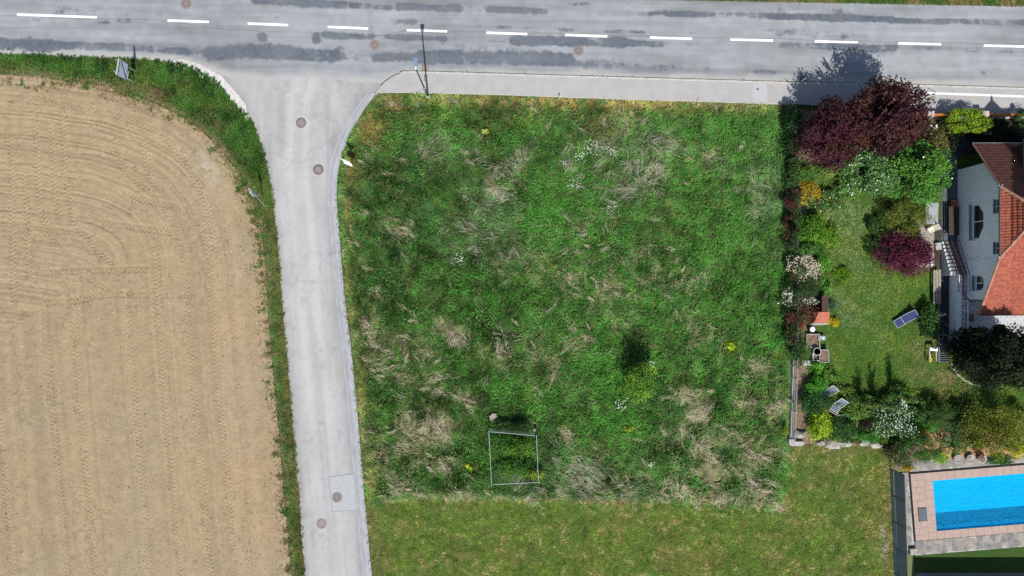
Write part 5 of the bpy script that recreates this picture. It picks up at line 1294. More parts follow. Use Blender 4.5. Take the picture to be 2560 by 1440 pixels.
def pole_sign():
    b = T(656, 491); root = thing('road_sign', 'thin sign pole with edge-on plates leaning over the field edge', 'traffic sign', b)
    MB().tube(b + Vector((0, 0, -.02)), b + Vector((0, 0, 2.45)), .03, .03, 8).build('post', M['galv'], root)
    MB().obox(b.x - .02, b.y, 1.75, 2.35, .6, .025, math.radians(-64)).build('plate', M['whitemetal'], root)
    MB().obox(b.x, b.y, 2.38, 2.42, .14, .06, 0).build('clamp', M['galv'], root)
    MB().obox(b.x, b.y, 1.8, 1.84, .12, .06, 0).build('clamp', M['galv'], root)
    q = T(664, 517)
    MB().tube(Vector((q.x, q.y, -.02)), b + Vector((0, 0, 1.72)), .016, .016, 6).build('brace', M['galv'], root)
pole_sign()
def yield_sign():
    b = T(882, 414); root = thing('road_sign', 'white-backed triangular road sign with lower plate at the meadow edge', 'traffic sign', b)
    MB().tube(b + Vector((0, 0, -.02)), b + Vector((0, 0, 2.4)), .032, .032, 8).build('post', M['galv'], root)
    an = math.radians(-22); u = Vector((math.cos(an), math.sin(an), 0)); n = Vector((math.sin(an), -math.cos(an), 0))
    q = []
    for d in (.035, .055):
        for t, z in ((-.42, 2.42), (.42, 2.42), (.0, 1.7)): q.append(b + u * t + n * (d) + Vector((0, 0, z)) + n * (.12 * (2.42 - z)))
    MB().add(q, [(0, 1, 2), (5, 4, 3), (0, 3, 4, 1), (1, 4, 5, 2), (2, 5, 3, 0)]).build('triangle_plate', M['whitemetal'], root)
    q = []
    for d in (.035, .055):
        for t, z in ((-.34, 1.15), (.34, 1.15), (.34, 1.58), (-.34, 1.58)): q.append(b + u * t + n * (d + .3 * (1.58 - z)) + Vector((0, 0, z)))
    MB().add(q, [(0, 1, 2, 3), (7, 6, 5, 4), (0, 4, 5, 1), (1, 5, 6, 2), (2, 6, 7, 3), (3, 7, 4, 0)]).build('lower_plate', M['whitemetal'], root)
    for z in (1.3, 1.95): MB().obox(b.x, b.y, z, z + .03, .12, .09, an).build('clamp', M['galv'], root)
yield_sign()
for px, py, lab, ln in ((2003, 204, 'white marker post leaning at the kerb beside the dark drain grate', .55), (1398, 247, 'short grey marker stake at the meadow edge below the pavement', .6)):
    b = T(px, py); root = thing('marker_post', lab, 'marker post', b)
    tip = b + (Vector((.06, .05, .75)) if px > 1900 else Vector((.02, .03, ln)))
    MB().tube(b + Vector((0, 0, .0)), tip, .045, .05, 8).build('post', M['whitemetal'] if px > 1900 else M['galv'], root)
    MB().tube(tip, tip + Vector((0, 0, .03)), .055, .04, 8).build('cap', M['whitemetal'], root)

# ---- wire enclosure in the meadow
def enclosure():
    pts = [W(1222, 1079, 1.4), W(1341, 1090, 1.3), W(1346, 1206, 1.3), W(1229, 1212, 1.3)]
    root = thing('wire_enclosure', 'square wire mesh enclosure with pale top rails in the meadow', 'fence', (pts[0].x, pts[0].y, 0))
    green = plain('green_wire', (.06, .14, .11), .5, var=.1); rail = plain('pale_rail', (.5, .58, .57), .5, var=.05)
    for i in range(4):
        a = pts[i]; b = pts[(i + 1) % 4]; g = .07
        a2 = a.lerp(b, g / (b - a).length * 1.5); b2 = b.lerp(a, g / (b - a).length * 1.5)
        top = MB().path([a2, a2.lerp(b2, .5) + Vector((0, 0, -.03)), b2], .014, .014, 6)
        top.build('top_rail', rail, root)
        w = MB(); L = (b2 - a2).length; nx = int(L / .11)
        for k in range(nx + 1):
            p = a2.lerp(b2, k / nx); w.tube(Vector((p.x, p.y, .03)), p, .0035, .0035, 3, cap=False)
        for k in range(1, 9):
            z = k * .15
            w.tube(Vector((a2.x, a2.y, z)), Vector((b2.x, b2.y, z)), .0035, .0035, 3, cap=False)
        tag(w.build('wire_mesh', green, root), kind='stuff')
        MB().tube(Vector((a.x, a.y, -.02)), a + Vector((0, 0, .08)), .03, .03, 6).build('post', M['galv'], root)
    pl = W(1232, 1042, .35)
    o = thing('broken_plank', 'grey broken board lying at the upper corner of the wire enclosure', 'board', (pl.x, pl.y, 0))
    for k, (dx, an) in enumerate(((0, .75), (.14, .72), (-.13, .8))):
        MB().obox(pl.x + dx * .7, pl.y - dx * .7, .3 + .012 * k, .33 + .012 * k, .62 - .1 * k, .12, an).build('plank', M['wood'], o)
    q = W(1338, 1077, .5)
    o = thing('broken_plank', 'small pale board at the upper right corner of the wire enclosure', 'board', (q.x, q.y, 0))
    MB().obox(q.x, q.y, .45, .48, .2, .1, .6).build('plank', M['wood'], o); MB().obox(q.x - .06, q.y + .09, .46, .485, .16, .07, .2).build('plank', M['palewood'], o)
enclosure()

# ---- double-rod mesh fence on a low wall, garden corner
def mesh_fence():
    A = T(1977, 480); B = T(1982, 860); C = T(1974, 1106)
    root = thing('mesh_fence', 'grey double-rod mesh fence along the garden side of the meadow', 'fence', (B.x, B.y, 0))
    for a, b in ((A, B), (B, C)):
        L = (b - a).length; n = max(1, round(L / 2.5)); d = (b - a) / n; an = math.atan2(d.y, d.x)
        for k in range(n):
            p = a + d * k; q = p + d
            MB().obox(p.x, p.y, 0, 1.12, .06, .06, an).build('post', M['galv'], root)
            for z in (.2, .55, .9, 1.05):
                MB().tube(Vector((p.x, p.y, z)), Vector((q.x, q.y, z)), .011, .011, 4).build('rail', M['galv'], root)
            w = MB()
            for t in np.arange(.03, 1, .04):
                r = p.lerp(q, float(t)); w.tube(Vector((r.x, r.y, .12)), Vector((r.x, r.y, 1.08)), .006, .006, 3, cap=False)
            tag(w.build('rods', plain('dark_rod', (.07, .085, .11), .5, var=.1) if 'dark_rod' not in bpy.data.materials else bpy.data.materials['dark_rod'], root), kind='stuff')
    base = MB().obox((B.x + C.x) / 2, (B.y + C.y) / 2, -.02, .16, (C - B).length, .16, math.atan2((C - B).y, (C - B).x), .01)
    base.build('base_wall', M['concrete'], root)
mesh_fence()
cw = thing('corner_wall', 'rounded pale concrete wall end at the lower garden corner', 'wall', T(1990, 1109))
pts = TA([(1969, 1096), (1980, 1096), (1984, 1102), (2004, 1102), (2008, 1108), (2000, 1113), (1975, 1113), (1969, 1108)])
MB().prism([tuple(q) for q in pts], -.02, .3).build('wall', M['concrete'], cw)
# rocks along the lower garden edge and in the bed
def rock(label, px, py, r, h, seed, group='rocks edging the garden beds'):
    c = T(px, py); rg = np.random.default_rng(seed); m = MB(); n = 9; rings = [(1, -.05), (1.02, .35), (.8, .75), (.4, 1.0)]
    vs = []
    ph = rg.uniform(.7, 1.25, n)
    for f, z in rings:
        for i in range(n):
            a = 2 * math.pi * i / n; q = r * f * ph[i] * rg.uniform(.9, 1.1); vs.append((c.x + q * math.cos(a) * 1.25, c.y + q * math.sin(a) * .8, h * z * rg.uniform(.85, 1.1)))
    fs = [(k * n + i, k * n + (i + 1) % n, (k + 1) * n + (i + 1) % n, (k + 1) * n + i) for k in range(3) for i in range(n)] + [tuple(range(3 * n, 4 * n))]
    o = m.add(vs, fs).build('rock', M['rock']); tag(o, label, 'rock', group)
rock('pale boulder in the corner bed beside the mesh fence end', 1998, 1085, .38, .4, 1)
rock('pale edging rock just below the lime-yellow shrub', 2052, 1108, .3, .22, 2)
rock('long pale edging rock right of the lime-yellow shrub', 2082, 1111, .5, .22, 3)
rock('pale edging rock in the middle of the lower garden edge', 2112, 1109, .35, .2, 4)
rock('brownish edging rock below the loose green shrub', 2160, 1106, .4, .2, 5)
rock('pale edging rock at the right end of the lower garden edge', 2190, 1112, .35, .18, 6)
rock('white stone among pale plants left of the lime hedge', 2318, 302, .32, .35, 7)
rock('small white stone beneath the plum tree near the fence post', 2303, 318, .22, .3, 8)
bed = [(1984, 885), (2016, 900), (2022, 960), (2012, 1000), (2020, 1050), (2060, 1098), (2200, 1100), (2215, 1118), (2100, 1114), (1980, 1112), (1983, 1000)]
sheet('planting_bed', bed, .024, M['bedsoil'])
sheet('hedge_bed', [(1984, 270), (2100, 290), (2040, 420), (2050, 500), (2040, 640), (2050, 760), (2030, 830), (1984, 870), (1978, 600)], .024, M['bedsoil'])
sheet('mulch_bed', [(2300, 1090), (2340, 1068), (2440, 1070), (2540, 1090), (2560, 1150), (2400, 1156), (2330, 1150)], .024, M['bark_mulch'])
sheet('lower_bed', [(2200, 1062), (2300, 1062), (2320, 1100), (2300, 1160), (2240, 1170), (2215, 1120)], .022, M['bedsoil'])
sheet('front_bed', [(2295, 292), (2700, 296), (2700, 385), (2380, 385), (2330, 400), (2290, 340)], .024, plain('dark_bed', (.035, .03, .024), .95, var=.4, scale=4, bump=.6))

# ---- garden furniture and bits
def lounger():
    c = W(2263, 797, .3); an = math.radians(32); root = thing('sun_lounger', 'blue fabric sun lounger standing alone on the garden lawn', 'sun lounger', (c.x, c.y, 0))
    u = Vector((math.cos(an), math.sin(an), 0)); n = Vector((-math.sin(an), math.cos(an), 0))
    prof = [(-.85, .28), (-.35, .33), (.1, .36), (.4, .46), (.8, .7)]
    for s in (-1, 1):
        MB().path([c.xy.to_3d() + u * t + n * (.31 * s) + Vector((0, 0, z)) for t, z in prof], .022, .022, 6).build('side_rail', M['galv'], root)
    sl = MB(); vs = []
    for t, z in prof:
        for s in (-1, 1): vs.append(c.xy.to_3d() + u * t + n * (.29 * s) + Vector((0, 0, z + .005)))
    for t, z in prof:
        for s in (-1, 1): vs.append(c.xy.to_3d() + u * t + n * (.29 * s) + Vector((0, 0, z - .01)))
    k = len(prof); fs = [(2 * i, 2 * i + 1, 2 * i + 3, 2 * i + 2) for i in range(k - 1)] + [(2 * k + 2 * i + 2, 2 * k + 2 * i + 3, 2 * k + 2 * i + 1, 2 * k + 2 * i) for i in range(k - 1)]
    sl.add(vs, fs).build('sling', M['fabric'], root)
    for t, z in ((-.85, .28), (-.25, .34), (.8, .7)):
        MB().tube(c.xy.to_3d() + u * t + n * .32 + Vector((0, 0, z)), c.xy.to_3d() + u * t - n * .32 + Vector((0, 0, z)), .018, .018, 6).build('cross_bar', M['galv'], root)
    for t, z in ((-.7, .3), (.5, .5)):
        for s in (-1, 1):
            MB().tube(c.xy.to_3d() + u * t + n * (.3 * s) + Vector((0, 0, z)), c.xy.to_3d() + u * (t + .12) + n * (.3 * s), .018, .018, 6).build('leg', M['galv'], root)
lounger()
def deck_chair(label, ix, iy, an):
    c = W(ix, iy, .45); c.z = 0; an = math.radians(an); root = thing('deck_chair', label, 'deck chair', (c.x, c.y, 0), 'deck chairs by the green shrubs')
    u = Vector((math.cos(an), math.sin(an), 0)); n = Vector((-math.sin(an), math.cos(an), 0))    # u points to the foot end
    P = lambda t, s, z: c + u * t + n * (s * .3) + Vector((0, 0, z))
    for s in (-1, 1):
        MB().tube(P(-.45, s, .95), P(.55, s, .0), .02, .02, 6).build('back_rail', M['frame'], root)
        MB().tube(P(-.5, s, .0), P(.62, s, .42), .02, .02, 6).build('seat_rail', M['frame'], root)
        MB().tube(P(.3, s, .36), P(.75, s, .3), .016, .016, 6).build('foot_rail', M['frame'], root)
    for t, z in ((-.45, .95), (.62, .42), (.75, .3), (-.5, .02)):
        MB().tube(P(t, 1, z), P(t, -1, z), .018, .018, 6).build('cross_bar', M['frame'], root)
    prof = [(-.45, .94), (-.25, .66), (-.02, .38), (.2, .3), (.58, .42)]; vs = []; k = len(prof)
    for o in (.006, -.006):
        for t, z in prof:
            for s in (-.93, .93): vs.append(P(t, s, z + o))
    fs = [(2 * i, 2 * i + 1, 2 * i + 3, 2 * i + 2) for i in range(k - 1)] + [(2 * k + 2 * i + 2, 2 * k + 2 * i + 3, 2 * k + 2 * i + 1, 2 * k + 2 * i) for i in range(k - 1)]
    MB().add(vs, fs).build('sling', M['greyfabric'], root)
deck_chair('upper of two grey-blue deck chairs by the green shrubs', 2073, 979, 228)
deck_chair('lower of two grey-blue deck chairs by the green shrubs', 2097, 1011, 238)

def hut():
    x0, x1 = W(2034, 0, .9).x, W(2072, 0, .9).x; y1, y0 = W(0, 780, .9).y, W(0, 808, .9).y
    root = thing('garden_hut', 'small hut with flat terracotta roof and white slatted front', 'hut', ((x0 + x1) / 2, (y0 + y1) / 2, 0))
    MB().box(x0 + .06, x1 - .06, y0 + .08, y1 - .05, 0, .9).build('wall', M['darkbrown'], root)
    m = MB(); m.add([(x0, y0, .88), (x1, y0, .88), (x1, y1, 1.02), (x0 + .3, y1, 1.02), (x0, y0, .93), (x1, y0, .93), (x1, y1, 1.07), (x0 + .3, y1, 1.07)], [(0, 3, 2, 1), (4, 5, 6, 7), (0, 1, 5, 4), (1, 2, 6, 5), (2, 3, 7, 6), (3, 0, 4, 7)])
    m.build('roof', M['terracotta'], root)
    for k in range(9):
        x = x0 - .1 + k * (x1 - x0 + .05) / 8.5
        m = MB(); m.add([(x, y0 - .16, .02), (x + .07, y0 - .16, .02), (x + .12, y0 - .02, .86), (x + .05, y0 - .02, .86), (x, y0 - .19, .02), (x + .07, y0 - .19, .02), (x + .12, y0 - .05, .86), (x + .05, y0 - .05, .86)], [(0, 1, 2, 3), (7, 6, 5, 4), (0, 4, 5, 1), (1, 5, 6, 2), (2, 6, 7, 3), (3, 7, 4, 0)])
        m.build('slat', M['whitemetal'], root)
    a = W(2055, 740, 1.1); b = W(2071, 780, 1.1)
    MB().box(a.x, b.x, b.y + .02, a.y, 0, 1.1).build('wood_store', M['darkbrown'], root)
    MB().box(b.x + .01, b.x + .06, b.y - .15, b.y + .25, 0, 1.0).build('side_board', M['palewood'], root)
hut()
# round planter with pale lid
c = W(2031, 823, .5); o = thing('planter', 'round dark tub with pale disc lid below the red-roofed hut', 'planter', (c.x, c.y, 0))
MB().lathe(c.x, c.y, [(.2, 0), (.26, .5), (.24, .5), (.22, .44), (0, .44)], 22).build('tub', M['blackplastic'], o)
MB().lathe(c.x, c.y, [(.19, .42), (.19, .56), (.14, .59), (0, .6)], 22).build('lid', M['whitemetal'], o)
# cold frame
def frame_bed(name, label, cat, x0p, x1p, y0p, y1p, z, mat, fill, hgt=.3):
    a = W(x0p, y1p, z); b = W(x1p, y0p, z); root = thing(name, label, cat, ((a.x + b.x) / 2, (a.y + b.y) / 2, 0)); t = .07
    MB().box(a.x, a.x + t, a.y, b.y, 0, hgt).build('side_board', M[mat], root); MB().box(b.x - t, b.x, a.y, b.y, 0, hgt).build('side_board', M[mat], root)
    MB().box(a.x + t, b.x - t, a.y, a.y + t, 0, hgt).build('end_board', M[mat], root); MB().box(a.x + t, b.x - t, b.y - t, b.y, 0, hgt).build('end_board', M[mat], root)
    MB().box(a.x + t, b.x - t, a.y + t, b.y - t, 0, hgt - .1).build('filling', M[fill], root)
    return root
frame_bed('raised_bed', 'grey-framed raised bed with pale planting next to the mesh fence', 'raised bed', 2016, 2050, 835, 869, .35, 'palewood', 'olivefill' if 'olivefill' in M else 'bedsoil', .35)
frame_bed('raised_bed', 'small framed bed around the black compost tub', 'raised bed', 2032, 2052, 866, 903, .3, 'galv', 'bedsoil', .3)
c = W(2043, 879, .6); o = thing('compost_tub', 'round black compost tub with grey rim', 'tub', (c.x, c.y, 0))
MB().lathe(c.x, c.y, [(.2, 0), (.27, .55), (.285, .6), (.25, .6), (.23, .5), (.2, .2), (0, .2)], 24).build('tub', M['blackplastic'], o)
MB().lathe(c.x, c.y, [(.29, .58), (.29, .615), (.255, .615), (.255, .58)], 24).build('rim', M['galv'], o)
def barrow():
    c = W(2060, 890, .5); root = thing('wheelbarrow', 'grey wheelbarrow tray filled with brown soil beside the compost tub', 'wheelbarrow', (c.x, c.y, 0))
    m = MB(); q0 = [(-.24, -.4), (.24, -.4), (.24, .4), (-.24, .4)]; q1 = [(-.34, -.46), (.34, -.46), (.34, .46), (-.34, .46)]
    m.add([(c.x + a, c.y + b, .28) for a, b in q0] + [(c.x + a, c.y + b, .52) for a, b in q1], [(0, 3, 2, 1), (0, 1, 5, 4), (1, 2, 6, 5), (2, 3, 7, 6), (3, 0, 4, 7)])
    m.build('tray', M['galv'], root)
    r = MB(); P = [Vector((c.x + a, c.y + b, .53)) for a, b in q1]
    for i in range(4): r.tube(P[i], P[(i + 1) % 4], .028, .028, 6)
    r.build('rim', M['galv'], root)
    MB().box(c.x - .3, c.x + .3, c.y - .42, c.y + .42, .4, .47).build('soil', M['bedsoil'], root)
    for s in (-1, 1): MB().tube(Vector((c.x + .28 * s, c.y + .3, .3)), Vector((c.x + .3 * s, c.y + .85, .55)), .018, .018, 6).build('handle', M['wood'], root)
    for s in (-1, 1): MB().tube(Vector((c.x + .2 * s, c.y + .35, .3)), Vector((c.x + .22 * s, c.y + .4, 0)), .018, .018, 6).build('leg', M['galv'], root)
    MB().tube(Vector((c.x - .04, c.y - .5, .18)), Vector((c.x + .04, c.y - .5, .18)), .18, .18, 14).build('wheel', M['blackplastic'], root)
barrow()
c = W(2055, 845, .4); o = thing('storage_box', 'small pale grey storage box beside the cold frame', 'box', (c.x, c.y, 0))
MB().obox(c.x, c.y, 0, .36, .5, .3, -.1, .01).build('body', M['galv'], o); MB().obox(c.x, c.y, .36, .4, .54, .34, -.1, .01).build('lid', M['anth2'], o); MB().obox(c.x + .1, c.y, .4, .42, .16, .12, -.1).build('handle', M['whitemetal'], o)
c = W(2018, 909, .15); o = thing('pallet', 'pale slatted pallet beside the mesh fence', 'pallet', (c.x, c.y, 0))
for k in range(5): MB().box(c.x - .33, c.x + .33, c.y - .2 + k * .09, c.y - .135 + k * .09, .09, .12).build('slat', M['whitemetal'] if k % 2 else M['palewood'], o)
for k in (-.28, 0, .22): MB().box(c.x + k, c.x + k + .07, c.y - .2, c.y + .24, 0, .088).build('runner', M['wood'], o)
# low walls of the bed
a = T(2085, 1037); b = T(2140, 1038); lw = thing('bed_wall', 'low pale kerb wall of the bed below the deck chairs', 'wall', a)
MB().obox((a.x + b.x) / 2, (a.y + b.y) / 2, 0, .18, 1.65, .14, -.02, .01).build('long_side', M['palewood'], lw)
b2 = T(2178, 1039); MB().obox((b.x + b2.x) / 2 + .03, b.y - .02, 0, .16, 1.1, .1, -.02, .01).build('long_side', M['palewood'], lw)
for px in (2140, 2178): q = T(px, 1054); MB().obox(q.x, q.y, 0, .17, .07, .8, 0, .01).build('cross_side', M['palewood'], lw)
# stone pots by the pool
for px, lab in ((2395, 'left of three round stone pots above the pool'), (2427, 'middle of three round stone pots above the pool'), (2456, 'right of three round stone pots above the pool, with dark filling')):
    c = W(px, 1147, .3); o = thing('stone_pot', lab, 'pot', (c.x, c.y, 0), 'stone pots above the pool')
    MB().lathe(c.x, c.y, [(.2, 0), (.31, .22), (.33, .32), (.26, .32), (.24, .24), (0, .24)], 20).build('pot', M['stone'], o, True)
    MB().lathe(c.x, c.y, [(.235, .24), (.2, .27), (.1, .29), (0, .29)], 14).build('filling', M['bedsoil'] if px > 2440 else M['rock'], o)

# ================================================================== POOL
def pool():
    root = thing('swimming_pool', 'bright blue swimming pool with pink stone surround', 'swimming pool', PL(0, 0))
    D = -1.2; wl = -.1
    n = 8
    def outline(r=.16):
        pts = []
        for cu, cv, a0 in ((r, r, 180), (POOL_L - r, r, 270), (POOL_L - r, POOL_W - r, 0), (r, POOL_W - r, 90)):
            for k in range(n + 1):
                a = math.radians(a0 + 90 * k / n); pts.append((cu + r * math.cos(a), cv + r * math.sin(a)))
        return pts
    ol = outline()
    m = MB(); k = len(ol)
    top = [PL(u, v, .03) for u, v in ol]; bot = [PL(u, v, D) for u, v in ol]
    m.add(top + bot, [(i, (i + 1) % k, k + (i + 1) % k, k + i) for i in range(k)] + [tuple(range(k, 2 * k))])
    m.build('basin', M['liner'], root)
    # water
    mat = bpy.data.materials.new('pool_water'); mat.use_nodes = True; nt = mat.node_tree
    for nd in list(nt.nodes):
        if nd.type != 'OUTPUT_MATERIAL': nt.nodes.remove(nd)
    out = [x for x in nt.nodes if x.type == 'OUTPUT_MATERIAL'][0]
    tr = nt.nodes.new('ShaderNodeBsdfTransparent'); tr.inputs[0].default_value = (.1, .86, .97, 1)
    gl = nt.nodes.new('ShaderNodeBsdfGlossy'); gl.inputs['Roughness'].default_value = .2
    fr = nt.nodes.new('ShaderNodeFresnel'); fr.inputs['IOR'].default_value = 1.33
    geo = nt.nodes.new('ShaderNodeNewGeometry'); nz = nt.nodes.new('ShaderNodeTexNoise'); nz.inputs['Scale'].default_value = 4.5; nz.inputs['Detail'].default_value = 5; nz.inputs['Distortion'].default_value = .8
    nt.links.new(geo.outputs['Position'], nz.inputs['Vector'])
    bp = nt.nodes.new('ShaderNodeBump'); bp.inputs['Strength'].default_value = 1.0; bp.inputs['Distance'].default_value = .3
    b2 = nt.nodes.new('ShaderNodeBump'); b2.inputs['Strength'].default_value = .22; b2.inputs['Distance'].default_value = .05; nt.links.new(nz.outputs[0], b2.inputs['Height'])
    nt.links.new(nz.outputs[0], bp.inputs['Height']); nt.links.new(b2.outputs[0], gl.inputs['Normal']); nt.links.new(b2.outputs[0], fr.inputs['Normal'])
    # ripples make the tint a little uneven, as moving water does
    mx = nt.nodes.new('ShaderNodeMixShader')
    df = nt.nodes.new('ShaderNodeBsdfDiffuse'); df.inputs[0].default_value = (.01, .42, .72, 1)
    m0 = nt.nodes.new('ShaderNodeMixShader'); m0.inputs[0].default_value = .28
    nt.links.new(bp.outputs[0], df.inputs['Normal']); nt.links.new(tr.outputs[0], m0.inputs[1]); nt.links.new(df.outputs[0], m0.inputs[2])
    nt.links.new(fr.outputs[0], mx.inputs[0]); nt.links.new(m0.outputs[0], mx.inputs[1]); nt.links.new(gl.outputs[0], mx.inputs[2]); nt.links.new(mx.outputs[0], out.inputs[0])
    nu, nv = 120, 54; V = []; rgx = np.random.default_rng(3)
    U, Vv = np.meshgrid(np.linspace(.005, POOL_L - .005, nu), np.linspace(.005, POOL_W - .005, nv))
    Z = wl + (fbm(U, Vv * 1.4, .5, 61, 3) - .5) * .03
    co = np.stack([PO.x + U * math.cos(PA) + Vv * math.sin(PA), PO.y + U * math.sin(PA) - Vv * math.cos(PA), Z], -1).reshape(-1, 3)
    i = np.arange(nu * nv).reshape(nv, nu); F = np.stack([i[1:, :-1], i[1:, 1:], i[:-1, 1:], i[:-1, :-1]], -1).reshape(-1, 4)
    np_mesh('water', co, F, mat, parent=root, smooth=True)
    # surround of pink slabs
    def slab(u0, u1, v0, v1, z1=.055):
        g = .006; q = [PL(u0 + g, v0 + g), PL(u1 - g, v0 + g), PL(u1 - g, v1 - g), PL(u0 + g, v1 - g)]
        MB().prism([(p.x, p.y) for p in q], .0, z1 + random.uniform(-.003, .003)).build('paving_slab', M['pinktile'], root)
    random.seed(8)
    for k in range(16): slab(-.02 + k * .6, .58 + k * .6, -.62, .02); slab(-.02 + k * .6, .58 + k * .6, POOL_W - .02, POOL_W + .6)
    slab(-.62, -.02, -.62, .05); 
    for k in range(6): slab(-.62, .02, .05 + k * .64, .05 + (k + 1) * .64)
    slab(-.62, -.02, 3.89, POOL_W + .6)
    vv = -.62
    for k in range(9):
        v1 = vv + (.52 if k else .5); v1 = min(v1, POOL_W + .6)
        if k in (5, 6):
            slab(-1.62, -1.28, vv, v1)
        else:
            cut = -1.1 if k % 2 else -1.25
            slab(-1.62, cut, vv, v1); slab(cut, -.62, vv, v1)
        vv = v1
        if vv >= POOL_W + .59: break
    if vv < POOL_W + .55: slab(-1.62, -.62, vv, POOL_W + .6)
    # black strip along two sides of the surround
    for u0, u1, v0, v1 in ((-1.74, -1.62, -.74, POOL_W + .6), (-1.62, POOL_L + .6, -.74, -.62)):
        q = [PL(u0, v0), PL(u1, v0), PL(u1, v1), PL(u0, v1)]
        MB().prism([(p.x, p.y) for p in q], .0, .03).build('dark_strip', M['black'], root)
    q = [PL(-1.28, 1.98), PL(-.64, 1.98), PL(-.64, 3.02), PL(-1.28, 3.02)]
    q = [PL(-1.24, 2.02), PL(-.63, 2.02), PL(-.63, 2.98), PL(-1.24, 2.98)]
    o = MB().prism([(p.x, p.y) for p in q], .0, .07).build('pool_hatch', M['anth']); tag(o, 'dark rectangular hatch cover in the pink pool surround', 'hatch')
pool()

def voronoi(poly_uv, step, seed):
    rg = np.random.default_rng(seed); p = np.array(poly_uv); lo = p.min(0); hi = p.max(0)
    nx = max(1, int((hi[0] - lo[0]) / step)); ny = max(1, int((hi[1] - lo[1]) / step))
    sx = (hi[0] - lo[0]) / nx; sy = (hi[1] - lo[1]) / ny
    pts = {(i, j): (lo[0] + (i + rg.uniform(.12, .88)) * sx, lo[1] + (j + rg.uniform(.12, .88)) * sy) for i in range(-2, nx + 2) for j in range(-2, ny + 2)}
    def clip(poly, mx_, my_, dx, dy):
        out = []
        for k in range(len(poly)):
            a = poly[k]; b = poly[(k + 1) % len(poly)]
            da = (a[0] - mx_) * dx + (a[1] - my_) * dy; db = (b[0] - mx_) * dx + (b[1] - my_) * dy
            if da <= 0: out.append(a)
            if (da < 0) != (db < 0) and da != db:
                t = da / (da - db); out.append((a[0] + (b[0] - a[0]) * t, a[1] + (b[1] - a[1]) * t))
        return out
    cells = []
    for i in range(nx):
        for j in range(ny):
            c = pts[(i, j)]; poly = [(lo[0], lo[1]), (hi[0], lo[1]), (hi[0], hi[1]), (lo[0], hi[1])]
            for a in range(-2, 3):
                for b in range(-2, 3):
                    if (a or b) and (i + a, j + b) in pts:
                        q = pts[(i + a, j + b)]; dx, dy = q[0] - c[0], q[1] - c[1]; L = math.hypot(dx, dy)
                        poly = clip(poly, (c[0] + q[0]) / 2 - dx / L * .016, (c[1] + q[1]) / 2 - dy / L * .016, dx, dy)
                        if len(poly) < 3: break
            if len(poly) >= 3: cells.append(poly)
    return cells
def crazy_paving():
    root = thing('stone_paving', None, None, PL(0, 5), kind='structure')
    mats = [plain('paving_stone_a', (.22, .2, .175), .9, var=.2, scale=2.5, bump=.3), plain('paving_stone_b', (.17, .168, .165), .9, var=.2, scale=2.5, bump=.3), plain('paving_stone_c', (.26, .24, .205), .9, var=.2, scale=2.5, bump=.3)]
    rr = random.Random(6)
    areas = [[(-2.35, -.75), (-1.76, -.75), (-1.76, 5.15), (-2.35, 5.15)], [(-1.74, POOL_W + .64), (9.6, POOL_W + .64), (9.6, 5.55), (-1.74, 5.55)], [(-1.6, -1.55), (9.6, -1.55), (9.6, -.78), (-1.6, -.78)]]
    for k, a in enumerate(areas):
        q = [PL(u, v) for u, v in a]
        MB().prism([(p.x, p.y) for p in q], -.02, .022).build('mortar_bed', M['concrete'], root)
        for c in voronoi(a, .38 if k else .36, 20 + k):
            w = [PL(u, v) for u, v in c]
            MB().prism([(p.x, p.y) for p in w], .0, .034 + rr.uniform(-.005, .008)).build('paving_stone', rr.choice(mats), root)
crazy_paving()
turf('pool_lawn', [(2287, 1380), (2700, 1346), (2720, 1432), (2289, 1432)], .018, (.03, .07, .012), (.045, .085, .018), .3, 9)
sheet('gravel_strip', [(2289, 1432), (2720, 1432), (2720, 1560), (2285, 1560)], .018, plain('grey_gravel', (.17, .17, .18), .95, var=.3, scale=14, bump=.6, bscale=40))
c = T(2279, 1376); o = MB().obox(c.x, c.y, 0, .3, .55, .46, PA, .02).build('pillar_stub', M['stone']); tag(o, 'short square stone pillar at the lower corner of the pool paving', 'pillar')

# ---- board fence of the pool plot: three broad dark boards over stepped pale gravel boards
def board_fence():
    A = T(2227, 1172); B = T(2243, 1560); root = thing('board_fence', 'tall anthracite board fence with stepped pale base along the pool plot', 'fence', A)
    d = B - A; L = d.length; n = 6; an = math.atan2(d.y, d.x); st = d / n
    for k in range(n + 1):
        p = A + st * k; MB().obox(p.x + .0, p.y, 0, 1.84 - .03 * k, .07, .07, an).build('post', M['anth'], root)
    for k in range(n):
        p = A + st * (k + .5); dz = -.03 * k
        MB().obox(p.x - .03, p.y, -.02, .34 + .05 * (k % 3), L / n - .08, .05, an).build('gravel_board', M['anth2'], root)
        z = .42 + .05 * (k % 3) + dz
        for j in range(3):
            h = (1.8 + dz - z) / 3
            MB().obox(p.x, p.y, z + j * h + .025, z + (j + 1) * h - .012, L / n - .075, .03, an).build('board', M['fenceboard'], root)
    for k in range(n):
        p = A + st * (k + .5); MB().obox(p.x, p.y, 1.802 - .03 * k, 1.822 - .03 * k, L / n - .075, .05, an).build('top_rail', M['anth'], root)
board_fence()

